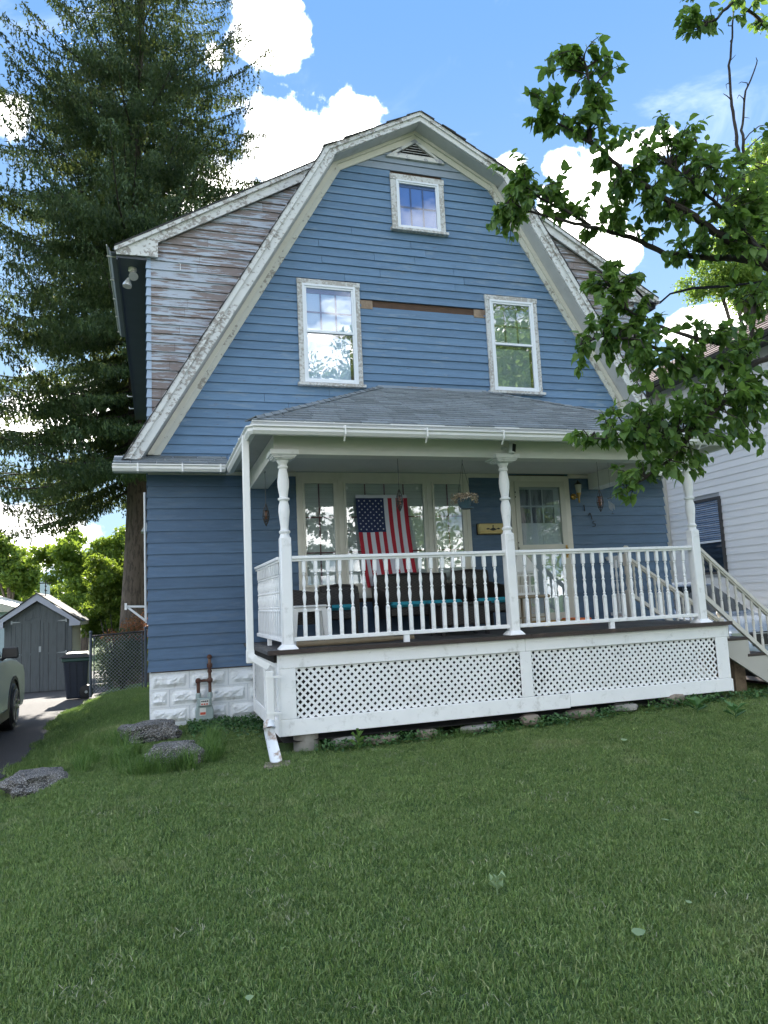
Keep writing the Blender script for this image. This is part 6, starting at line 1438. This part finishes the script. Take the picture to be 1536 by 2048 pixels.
tree('leafy_tree', 'round dusty green tree at the far left behind the shed', base_of(20, 1150, 40), [L3(20, 1130, 40, 50, 44), L3(-30, 1110, 40, 44, 44), L3(50, 1160, 40, 40, 40), L3(15, 1095, 40, 30, 24)], 16000, .24, MIDGREEN, 'trees behind the shed', seed=5)
tree('back_tree', 'wide dark tree far behind the driveway, left of the shed roof', base_of(-60, 1150, 50), [L3(-60, 1110, 50, 80, 60), L3(60, 1200, 52, 140, 46), L3(220, 1190, 52, 110, 60), L3(330, 1190, 52, 90, 60)], 22000, .34, MIDGREEN, seed=6)
tree('sunlit_tree', 'yellow-green sunlit tree behind the white house', base_of(1500, 560, 24), [L3(1440, 560, 24, 70, 50), L3(1500, 600, 24, 60, 50), L3(1520, 500, 24, 55, 50), L3(1490, 440, 24.5, 60, 60), L3(1520, 350, 25, 60, 60), L3(1460, 500, 24, 50, 40), L3(1560, 420, 24, 60, 120), L3(1395, 590, 24, 30, 24)], 36000, .12, LIME, trunk_r=.2, seed=7)
# trees across the street, behind the viewer, mirrored in the glass
tree('street_tree', 'tall sunlit tree across the street with a rounded crown', (9.4, -21, -1.6), [(8.4, -20.5, 9.2, 2.6, 2.6, 2.8), (10.2, -20.5, 8.0, 2.8, 2.8, 3.2), (9.2, -21, 11.0, 1.9, 2, 1.8), (12, -21, 7.5, 2.2, 2.2, 2.4), (11.6, -21, 3.2, 1.9, 1.6, 2.8)], 24000, .20, LIME, 'trees across the street', seed=8, trunk_r=.3)
tree('street_tree', 'broad old tree across the street with a tall wide crown', (17.0, -22, -1.6), [(16.5, -21.5, 9.5, 4.5, 4, 4.5), (14.6, -21.5, 7.5, 3, 3, 3.2), (18, -22, 13, 4, 4, 3.6), (20, -22, 8, 4, 4, 4), (15.6, -21.5, 3.0, 2.6, 2, 3.2), (18.6, -21.5, 3.4, 2.6, 2, 3.4)], 36000, .24, LIME, 'trees across the street', seed=9, trunk_r=.35)
tree('street_tree', 'narrow tree at the far end of the street', (-12, -30, -1.6), [(-12, -30, 8, 3.4, 3.4, 4.6), (-10.7, -30, 5.5, 2.8, 3, 3)], 13000, .26, LIME, 'trees across the street', seed=10, trunk_r=.28)

# shrub behind the chain-link panel
r_ = np.random.default_rng(12); shb = thing('shrub', 'dense dark shrub with reddish tips behind the chain-link panel', 'shrub', (-.6, 6.3, -1.05))
q = MB()
for i in range(14): a = random.uniform(0, 6.28); q.tube([(-.6, 6.35, -1.1), (-.6+.35*math.cos(a), 6.35+.2*math.sin(a), -.3), (-.6+.55*math.cos(a), 6.35+.3*math.sin(a), .15+random.uniform(-.3, .3))], [.02, .012, .005], 5)
q.build('stem', TWIG, shb)
C, d = crown_pts([(-.60, 6.25, -.45, .52, .38, .62), (-.35, 6.3, -.3, .35, .35, .5), (-.85, 6.2, -.6, .3, .3, .45)], 9000, r_); keep = C[:, 1] > 5.68; C, d = C[keep], d[keep]
V, F = quads(C, r_.normal(size=C.shape), r_.normal(size=C.shape), r_.uniform(.03, .06, len(C)), r_.uniform(.018, .035, len(C))); obj_np('foliage', V, F, BUSHG, shb, kind='stuff')
C, d = crown_pts([(-.30, 6.2, .12, .36, .25, .28), (-.15, 6.2, .42, .10, .1, .10), (-.34, 6.2, .40, .06, .1, .10), (-.75, 6.2, .0, .25, .2, .15)], 1100, r_)
V, F = quads(C, r_.normal(size=C.shape), r_.normal(size=C.shape), r_.uniform(.04, .07, len(C)), r_.uniform(.02, .035, len(C))); obj_np('young_leaves', V, F, BUSHR, shb, kind='stuff')

# ------------------------------------------------------------------ the near tree on the right, large drooping leaves
nt = thing('lawn_tree', 'broad-leaved tree reaching in from the right over the porch roof', 'tree', (5.75, -5.6, -1.1))
TW = 5.6
base = np.array([5.75, -5.6, -1.15])
fork = at(1720, 560, 5.6); fork[2] = max(fork[2], 2.6)
limbs_px = {
 'A': [(1690, 640, 5.5), (1610, 570, 5.4), (1536, 525, 5.3), (1440, 470, 5.2), (1370, 420, 5.1), (1290, 372, 5.0), (1245, 340, 4.95), (1200, 300, 4.9), (1150, 265, 4.9), (1105, 240, 4.9)],
 'A2': [(1180, 285, 4.9), (1178, 235, 4.9), (1182, 180, 4.85), (1168, 120, 4.8)],
 'B': [(1680, 600, 5.5), (1560, 545, 5.5), (1490, 518, 5.4), (1400, 514, 5.3), (1330, 506, 5.25), (1260, 474, 5.2), (1190, 455, 5.15), (1120, 440, 5.1), (1065, 425, 5.1), (1015, 405, 5.1)],
 'B2': [(1180, 452, 5.15), (1130, 420, 5.1), (1080, 395, 5.1), (1050, 370, 5.05)],
 'C': [(1690, 720, 5.5), (1560, 705, 5.3), (1480, 740, 5.2), (1420, 728, 5.1), (1350, 710, 5.05), (1270, 680, 5.0), (1210, 672, 5.0), (1160, 690, 5.0)],
 'C2': [(1470, 690, 5.2), (1400, 680, 5.1), (1310, 650, 5.1), (1240, 610, 5.1), (1222, 575, 5.1)],
 'D': [(1690, 820, 5.4), (1560, 800, 5.1), (1460, 790, 5.0), (1400, 850, 4.9), (1330, 872, 4.85), (1260, 880, 4.85), (1180, 878, 4.85)],
 'D2': [(1400, 850, 4.9), (1340, 920, 4.85), (1290, 955, 4.85), (1255, 985, 4.85)],
 'G': [(1560, 560, 5.5), (1500, 480, 5.5), (1440, 380, 5.5), (1400, 300, 5.5), (1385, 262, 5.5)],
 'G2': [(1530, 520, 5.4), (1470, 440, 5.2), (1380, 360, 5.1), (1340, 330, 5.1)],
 'E': [(1540, 530, 5.5), (1500, 420, 5.6), (1476, 300, 5.6), (1462, 200, 5.6), (1459, 130, 5.6), (1466, 50, 5.6), (1470, -30, 5.6)],
 'E2': [(1490, 330, 5.6), (1484, 260, 5.6), (1488, 205, 5.6), (1500, 160, 5.6), (1513, 128, 5.6)],
 'F': [(1690, 230, 5.7), (1570, 90, 5.6), (1525, 45, 5.55), (1480, 5, 5.5), (1430, -20, 5.5)],
 'F2': [(1465, 5, 5.5), (1435, 35, 5.5), (1405, 55, 5.5)],
 'H': [(1560, 560, 5.4), (1510, 600, 5.3), (1500, 680, 5.2), (1490, 760, 5.1)],
}
rad0 = dict(A=.045, B=.034, C=.032, D=.03, G=.026, E=.014, F=.026, A2=.014, B2=.010, C2=.016, D2=.010, G2=.018, E2=.009, F2=.010, H=.02)
LP = []   # limb sample points
tk = MB(); F0 = Vector(fork)
tk.tube([Vector(base)-Vector((0, 0, .2)), Vector(base)*.6+F0*.4+Vector((.06, 0, 0)), F0], [.17, .13, .10], 14); tk.tube([F0, Vector(at(1700, 230, 5.7))], [.09, .05], 10); tk.build('trunk', BARK, nt, smooth=True)
def crook(pts, r, amp):
    out = []
    for i in range(len(pts)-1):
        a, b = pts[i], pts[i+1]; m = max(2, int(np.linalg.norm(b-a)/.045))
        for k in range(m): out.append(a+(b-a)*k/m+(r.normal(0, amp, 3) if (i or k) else 0))
    out.append(pts[-1]); return out
rr = np.random.default_rng(21)
for k, pl in limbs_px.items():
    pts = [at(*p) for p in pl]
    if k in ('A', 'B', 'C', 'D', 'F'): pts = [np.array(F0)]+pts if k != 'F' else [at(1700, 230, 5.7)]+pts
    cr = crook(pts, rr, .004); n = len(cr); r0 = rad0[k]
    q = MB(); q.tube(cr, [r0*(1-i/n)**.8*(.9+.2*rr.random())+.0035 for i in range(n)], 8); q.build('limb', TWIG, nt, smooth=True)
    LP += [(p, k) for p in cr]
LPa = np.array([p for p, k in LP])
# spurs on the bare leader
q = MB()
for k in ('E', 'E2'):
    P_ = [p for p, kk in LP if kk == k]
    for p in P_[4::3]:
        d = unit(rr.normal(size=3)); d[2] = abs(d[2])*.8; e = p+d*rr.uniform(.02, .10); q.tube([p, (p+e)/2+rr.normal(0, .008, 3), e], [.005, .004, .002], 5)
        if rr.random() < .4: q.tube([e, e+unit(rr.normal(size=3))*.04], [.003, .0015], 4)
clumps = [(1110, 150, 50, 55, 60), (1160, 105, 45, 28, 40), (1215, 170, 38, 55, 60), (1085, 205, 35, 45, 50), (1125, 240, 45, 30, 42), (1205, 240, 40, 45, 55), (1290, 262, 45, 35, 40), (1250, 310, 55, 38, 52), (1320, 235, 20, 16, 14),
 (1020, 350, 42, 38, 52), (1008, 410, 36, 48, 60), (1080, 385, 52, 42, 62), (1135, 360, 30, 30, 22), (1025, 455, 26, 26, 24), (1120, 400, 34, 34, 26),
 (1190, 405, 46, 36, 46), (1262, 400, 46, 46, 58), (1225, 455, 50, 26, 30), (1290, 470, 36, 30, 20), (1365, 495, 50, 34, 36), (1370, 530, 24, 18, 12), (1240, 370, 40, 30, 30),
 (1400, 275, 52, 30, 62), (1380, 345, 56, 52, 90), (1450, 380, 62, 72, 120), (1335, 395, 52, 44, 70), (1500, 450, 46, 80, 110), (1440, 460, 56, 40, 60), (1320, 340, 34, 30, 30), (1520, 350, 30, 60, 50), (1345, 450, 36, 34, 34),
 (1225, 565, 52, 40, 62), (1195, 610, 46, 40, 55), (1262, 610, 40, 40, 50), (1245, 530, 32, 22, 26), (1190, 672, 52, 36, 58), (1270, 690, 70, 44, 100), (1350, 725, 66, 44, 100), (1158, 712, 24, 26, 22), (1450, 700, 62, 52, 100), (1500, 600, 46, 60, 80), (1320, 660, 50, 26, 34), (1410, 670, 40, 34, 44), (1230, 640, 40, 30, 40),
 (1340, 790, 84, 50, 130), (1430, 800, 76, 66, 140), (1258, 850, 62, 42, 84), (1188, 872, 38, 22, 32), (1320, 872, 66, 44, 92), (1400, 890, 56, 38, 70), (1272, 925, 46, 38, 54), (1250, 972, 34, 20, 22), (1500, 830, 46, 56, 80), (1500, 740, 46, 56, 80), (1300, 810, 50, 40, 50), (1500, 900, 40, 20, 26), (1360, 930, 40, 26, 30), (1345, 850, 60, 40, 60),
 (1390, 40, 30, 30, 34), (1370, 15, 22, 22, 20), (1410, 75, 22, 16, 12), (1500, 20, 36, 26, 22), (1520, 60, 20, 24, 12), (1620, 300, 60, 200, 80), (1620, 700, 60, 200, 120)]
LC = []; LD = []; LS = []
for (px, py, rx, ry, n) in clumps:
    c2 = at(px, py, 5.0); i0 = np.argmin(np.linalg.norm(LPa-c2, axis=1)); w0 = float((LPa[i0]-CAMP)@FW); c = at(px, py, w0); k = w0/FPX
    ntw = max(3, n//6)
    for t in range(ntw):
        d = unit(rr.normal(size=3)); e = c+RT*d[0]*rx*k*1.05+UP*d[1]*ry*k*1.05+FW*d[2]*rx*k*1.1
        s = LPa[np.argmin(np.linalg.norm(LPa-(e*.5+c*.5), axis=1)+rr.uniform(0, .06, len(LPa)))]
        mid = (s+e)/2+np.array([0, 0, .03])+rr.normal(0, .02, 3); q.tube([s, s*.6+mid*.4+rr.normal(0, .008, 3), mid, mid*.5+e*.5+rr.normal(0, .008, 3), e], [.0055, .0045, .004, .003, .0015], 5)
        m = max(4, int(round(n*2.3/ntw)))
        for j in range(m):
            u = .30+.70*(j+rr.random())/m; b = s*(1-u)**2+2*mid*u*(1-u)+e*u*u+rr.normal(0, .014, 3)
            out = unit(e-s); LC.append(b); LD.append(unit(out*rr.uniform(.2, .8)+rr.normal(size=3)*.42+np.array([0, 0, -.75*rr.uniform(.3, 1.3)]))); LS.append(rr.uniform(.038, .084))
for k in ('A', 'A2', 'B', 'B2', 'C', 'C2', 'D', 'D2', 'G', 'G2', 'H', 'F', 'F2'):
    P_ = [p for p, kk in LP if kk == k]
    for i_ in range(len(P_)//4 if k in 'ABCD' else 1, len(P_), 3):
        s = P_[i_]; d = unit(rr.normal(size=3)+np.array([0, 0, .5])); e = s+d*rr.uniform(.06, .17); mid = (s+e)/2+rr.normal(0, .01, 3); q.tube([s, mid, e], [.004, .003, .0015], 4)
        for j in range(rr.integers(3, 8)):
            LC.append(s+(e-s)*rr.uniform(.4, 1.0)+rr.normal(0, .010, 3)); LD.append(unit(d*.5+rr.normal(size=3)*.5+np.array([0, 0, -.6]))); LS.append(rr.uniform(.050, .085))
q.build('twig', TWIG, nt, kind='stuff')
LC, LD, LS = map(np.array, (LC, LD, LS))
T = np.array([[0, 0, 0], [.34, 0, -.015], [.70, 0, -.05], [1.02, 0, -.15], [.02, .24, .03], [.34, .36, .05], [.70, .22, .005], [.02, -.24, .03], [.34, -.36, .05], [.70, -.22, .005], [.88, .085, -.06], [.88, -.085, -.06]])
TF = np.array([[0, 1, 5], [0, 5, 4], [1, 2, 6], [1, 6, 5], [2, 3, 10], [2, 10, 6], [0, 8, 1], [0, 7, 8], [1, 9, 2], [1, 8, 9], [2, 11, 3], [2, 9, 11]])
def leaf_basis(D, r):
    up = np.tile([0, 0, 1.0], (len(D), 1))+r.normal(size=D.shape)*.35-np.outer(np.ones(len(D)), FW)*.0
    Y = unit(np.cross(up, D)); Z = unit(np.cross(D, Y)); return Y, Z
Yb, Zb = leaf_basis(LD, rr)
wj = rr.uniform(.85, 1.15, len(LC))
prox = np.array([(p-CAMP)@FW for p in LC]); infr = np.array([abs((p-CAMP)@RT/((p-CAMP)@FW)) < .53 for p in LC])
order = np.argsort(prox/LS/10+(~infr)*100); single = order[:290]; rest = order[290:]
V = (LC[rest, None, :]+LS[rest, None, None]*(T[None, :, 0:1]*LD[rest, None, :]+T[None, :, 1:2]*wj[rest, None, None]*Yb[rest, None, :]+T[None, :, 2:3]*Zb[rest, None, :])).reshape(-1, 3)
F = (TF[None]+12*np.arange(len(rest))[:, None, None]).reshape(-1, 3)
obj_np('foliage', V, F, LEAF, nt, smooth=True, kind='stuff')
lm = np_mesh('leaf', T.copy(), TF, LEAF, True)
for i in single:
    o = bpy.data.objects.new('leaf', lm); COL.objects.link(o); o.parent = nt; off = ORI[nt.name]
    M = Matrix(((LD[i][0], Yb[i][0], Zb[i][0]), (LD[i][1], Yb[i][1], Zb[i][1]), (LD[i][2], Yb[i][2], Zb[i][2])))
    o.rotation_euler = M.to_euler(); o.location = LC[i]-np.array(off); o.scale = (LS[i],)*3

# ------------------------------------------------------------------ grass
def tuft_mesh(n, rad, h, wd, seed, lean=.5, m=GRASSG):
    r = np.random.default_rng(seed); a = r.uniform(0, 2*math.pi, n); d = rad*np.sqrt(r.uniform(0, 1, n)); bx_, by_ = d*np.cos(a), d*np.sin(a)
    hh = h*r.uniform(.45, 1.25, n); la = r.uniform(0, 2*math.pi, n); ln = lean*r.uniform(.1, 1.2, n)*hh; fa = r.uniform(0, 2*math.pi, n); w2 = wd*r.uniform(.6, 1.3, n)/2
    sx, sy = np.cos(fa)*w2, np.sin(fa)*w2; z = np.zeros(n)-.004
    P0 = np.stack([bx_-sx, by_-sy, z], 1); P1 = np.stack([bx_+sx, by_+sy, z], 1)
    mx, my = bx_+np.cos(la)*ln*.4, by_+np.sin(la)*ln*.4; P2 = np.stack([mx+sx*.8, my+sy*.8, hh*.6], 1); P3 = np.stack([mx-sx*.8, my-sy*.8, hh*.6], 1)
    P4 = np.stack([bx_+np.cos(la)*ln, by_+np.sin(la)*ln, hh*.97-ln*.2], 1)
    V = np.stack([P0, P1, P2, P3, P4], 1).reshape(-1, 3); b = 5*np.arange(n)[:, None]
    F = np.concatenate([b+[0, 1, 2], b+[0, 2, 3], b+[3, 2, 4]]); return np_mesh('grass_tuft', V, F, m)
def scatter(name, pts, scl, me, proto_at, props):
    po = bpy.data.objects.new('grass_tuft', me); COL.objects.link(po); po.location = proto_at; po['kind'] = 'stuff'
    m = bpy.data.meshes.new(name); m.vertices.add(len(pts)); m.vertices.foreach_set('co', pts.astype(np.float32).ravel())
    a = m.attributes.new('rot', 'FLOAT_VECTOR', 'POINT'); rot = np.stack([rng.uniform(-.18, .18, len(pts)), rng.uniform(-.18, .18, len(pts)), rng.uniform(0, 6.283, len(pts))], 1); a.data.foreach_set('vector', rot.astype(np.float32).ravel())
    a = m.attributes.new('scl', 'FLOAT', 'POINT'); a.data.foreach_set('value', scl.astype(np.float32))
    o = bpy.data.objects.new(name, m); COL.objects.link(o)
    ng = bpy.data.node_groups.new(name, 'GeometryNodeTree'); ng.interface.new_socket('Geometry', in_out='INPUT', socket_type='NodeSocketGeometry'); ng.interface.new_socket('Geometry', in_out='OUTPUT', socket_type='NodeSocketGeometry')
    N = ng.nodes; gi = N.new('NodeGroupInput'); go = N.new('NodeGroupOutput'); ip = N.new('GeometryNodeInstanceOnPoints'); oi = N.new('GeometryNodeObjectInfo'); oi.inputs['Object'].default_value = po; oi.inputs['As Instance'].default_value = True
    r1 = N.new('GeometryNodeInputNamedAttribute'); r1.data_type = 'FLOAT_VECTOR'; r1.inputs['Name'].default_value = 'rot'; s1 = N.new('GeometryNodeInputNamedAttribute'); s1.data_type = 'FLOAT'; s1.inputs['Name'].default_value = 'scl'
    er = N.new('FunctionNodeEulerToRotation')
    l = ng.links.new; l(gi.outputs[0], ip.inputs['Points']); l(oi.outputs['Geometry'], ip.inputs['Instance']); l(r1.outputs['Attribute'], er.inputs[0]); l(er.outputs[0], ip.inputs['Rotation']); l(s1.outputs['Attribute'], ip.inputs['Scale']); l(ip.outputs[0], go.inputs[0])
    md = o.modifiers.new('scatter', 'NODES'); md.node_group = ng
    for k, v in props.items(): o[k] = v
    return o
def in_view(P, mg=1.18):
    d = P-CAMP; w_ = d@FW; return (w_ > .8) & (np.abs(d@RT/w_) < .532*mg+.05) & (np.abs(d@UP/w_) < .709*mg+.04)
def lawn_ok(x, y):
    if y > -2.02 and 1.2 < x < 7.1: return False
    if y > -.02 and -.03 < x < 7.85: return False
    if y < 9 and x < edge_x(y)+.03: return False
    if y > -.6 and 8.42 < x < 10.75: return False
    if x > 10.95 and y > -2.2: return False
    return True
def sample(n, x0, x1, y0, y1, okf=lawn_ok):
    P = []
    for x, y in zip(rng.uniform(x0, x1, n), rng.uniform(y0, y1, n)):
        if okf(x, y): P.append((x, y, gz(x, y)))
    P = np.array(P); return P[in_view(P)]
for k, (n, me_) in enumerate(((17000, tuft_mesh(80, .080, .020, .0042, 1, .95)), (12000, tuft_mesh(66, .080, .025, .0046, 2, 1.2)), (2200, tuft_mesh(12, .05, .042, .0056, 3, .9)))):
    P = sample(n*2, -2, 11, -8.6, 1.5); 
    scatter('lawn_grass', P, rng.uniform(.75, 1.25, len(P)), me_, (2.0+.4*k, -5.0, gz(2.0+.4*k, -5.0)), dict(kind='stuff'))
P = sample(9000, -1.6, .1, -.5, 6.3); scatter('side_lawn_grass', P, rng.uniform(.8, 1.3, len(P)), tuft_mesh(50, .10, .05, .006, 5), (-.6, 3.0, gz(-.6, 3)), dict(kind='stuff'))
P = sample(700, -1.5, 11, -8.6, -2.2); scatter('dry_grass_clippings', P[:150]+np.array([0, 0, .03]), rng.uniform(.6, 1.1, min(150, len(P))), tuft_mesh(14, .10, .018, .003, 6, 3.0, CLIP), (2.3, -5.6, gz(2.3, -5.6)+.02), dict(kind='stuff'))
# long grass round the boulders and along the porch
LG = tuft_mesh(46, .07, .24, .0055, 8, .75, GRASSL); LG2 = tuft_mesh(22, .05, .16, .006, 9, .9, GRASSL)
def near(cx, cy, rx, ry, n): a = rng.uniform(0, 6.28, n); r = np.sqrt(rng.uniform(0, 1, n)); x = cx+rx*r*np.cos(a); y = cy+ry*r*np.sin(a); return np.array([(p, q_, gz(p, q_)) for p, q_ in zip(x, y)])
P = np.concatenate([near(.10, -2.22, .34, .10, 26), near(.56, -1.85, .14, .22, 18), near(-.20, -1.6, .2, .35, 16), near(.66, -1.3, .12, .25, 8), near(-.62, -1.5, .12, .3, 8), near(-.3, -.75, .12, .2, 6)])
scatter('long_grass', P, rng.uniform(.5, 1.1, len(P)), LG, (.12, -2.02, gz(.12, -2.02)), dict(kind='stuff', label='long grass around the boulders'))
P = np.concatenate([near(x, -2.13, .25, .05, 6) for x in np.arange(1.6, 7.4, .45)]+[near(.8, -.12, .4, .06, 8)]+[near(7.6, -2.0, .5, .3, 14)])
scatter('edge_grass', P, rng.uniform(.35, .9, len(P)), LG2, (2.9, -2.16, gz(2.9, -2.16)), dict(kind='stuff'))
# ground ivy along the foundation and skirt
def gl(n, f, size, m, name, lab=None):
    C = np.array([f() for _ in range(n)]); r = rng; A = r.normal(size=(n, 3)); A[:, 2] *= .5; N = np.tile([0, 0, 1.0], (n, 1))+r.normal(size=(n, 3))*.5
    V, F = quads(C, A, N, size*r.uniform(.6, 1.3, n), size*r.uniform(.5, .9, n)); o = obj_np(name, V, F, m, kind='stuff')
    if lab: o['label'] = lab
    return o
def f1():
    x = random.uniform(.45, 1.55); y = -.08-abs(random.gauss(0, .34))-(.9*max(0, x-1.2)); return (x, y, gz(x, y)+random.uniform(.02, .11)*math.exp(-abs(y)*.8))
gl(2600, f1, .040, GROUNDCOV, 'ground_ivy', 'dark ground ivy between the gas meter and the downspout')
def f2():
    x = random.choice([1.9, 2.3, 2.7, 3.6, 4.25, 4.4, 5.0, 5.9, 6.4, 7.1, 7.5])+random.gauss(0, .16); y = -2.12-abs(random.gauss(0, .07)); return (x, y, gz(x, y)+random.uniform(.01, .13))
gl(2200, f2, .038, GROUNDCOV, 'skirt_weeds', 'low weeds along the foot of the porch skirt')
# weed plant with pointed leaves by the skirt, burdock by the stairs, seedling and fallen leaves on the lawn
def blade_plant(name, label, c, n, ln, wd, m, tilt=.7, cat='weed'):
    c = Vector(c); q = MB()
    for i in range(n):
        a = i*2.4; z0 = .02+i*.012; d = Vector((math.cos(a), math.sin(a), tilt*random.uniform(.6, 1.3))).normalized(); s = d.cross(Vector((0, 0, 1))).normalized(); b = c+Vector((0, 0, z0)); e = b+d*ln*random.uniform(.7, 1.1)+Vector((0, 0, -.02))
        mpt = b+d*ln*.5+Vector((0, 0, .02)); q.add([b, mpt+s*wd/2, e, mpt-s*wd/2], [(0, 1, 2), (0, 2, 3)])
    q.tube([c-Vector((0, 0, .02)), c+Vector((0, 0, .02+n*.012))], [.004, .003], 5); return tag(q.build(name, m), label, cat)
_w = on_y(715, 1470, -2.25); blade_plant('weed', 'upright weed with pointed leaves in front of the left lattice', (_w[0], -2.25, gz(_w[0], -2.25)), 12, .13, .03, GRASSL, 1.1)
def on_ground(px, py):
    d = FW + RT*(px-768)/FPX - UP*(py-1024)/FPX; t = 1.0
    for _ in range(60):
        p = CAMP+d*t; g_ = gz(p[0], p[1]); t += (p[2]-g_)*.6/abs(d[2]) if d[2] < 0 else .1
    return CAMP+d*t
for (px, py, n, ln, wd, lab) in ((1395, 1428, 7, .20, .10, 'broad-leaved burdock below the foot of the side stairs'), (1472, 1440, 8, .18, .08, 'low broad-leaved weed in the right corner by the stairs'), (215, 1440, 0, 0, 0, '')):
    if n: p = on_ground(px, py); blade_plant('burdock', lab, (p[0], p[1], p[2]+.01), n, ln, wd, GROUNDCOV, .7)
for (px, py, n, ln, wd, lab) in ((995, 1795, 6, .065, .045, 'pale curled seedling in the middle of the lawn'),):
    p = on_ground(px, py); blade_plant('seedling', lab, (p[0], p[1], p[2]+.015), n, ln, wd, PALELEAF, .8, 'plant')
for (px, py, sz, rz_, lab) in ((1270, 1889, .066, .1, 'large pale fallen leaf near the lower right of the lawn'), (1338, 1655, .055, 2.2, 'pale fallen leaf on the right side of the lawn'), (1380, 1826, .035, 1.0, 'small pale fallen leaf right of the seedling'), (493, 2023, .035, .4, 'small fallen leaf at the bottom edge of the lawn'), (1245, 1490, .07, .2, 'fallen leaf lying near the foot of the stairs'), (1395, 1640, .04, .9, 'tiny fallen leaf on the lawn beside the larger pale leaf')):
    p = on_ground(px, py); o = bpy.data.objects.new('fallen_leaf', bpy.data.meshes.new('fallen_leaf')); o.data = np_mesh('fallen_leaf', T*np.array([1, 1.25, .8]), TF, PALELEAF, True); COL.objects.link(o); o.location = (p[0], p[1], p[2]+.045); o.rotation_euler = (.15, -.1, rz_); o.scale = (sz,)*3; tag(o, lab, 'leaf')
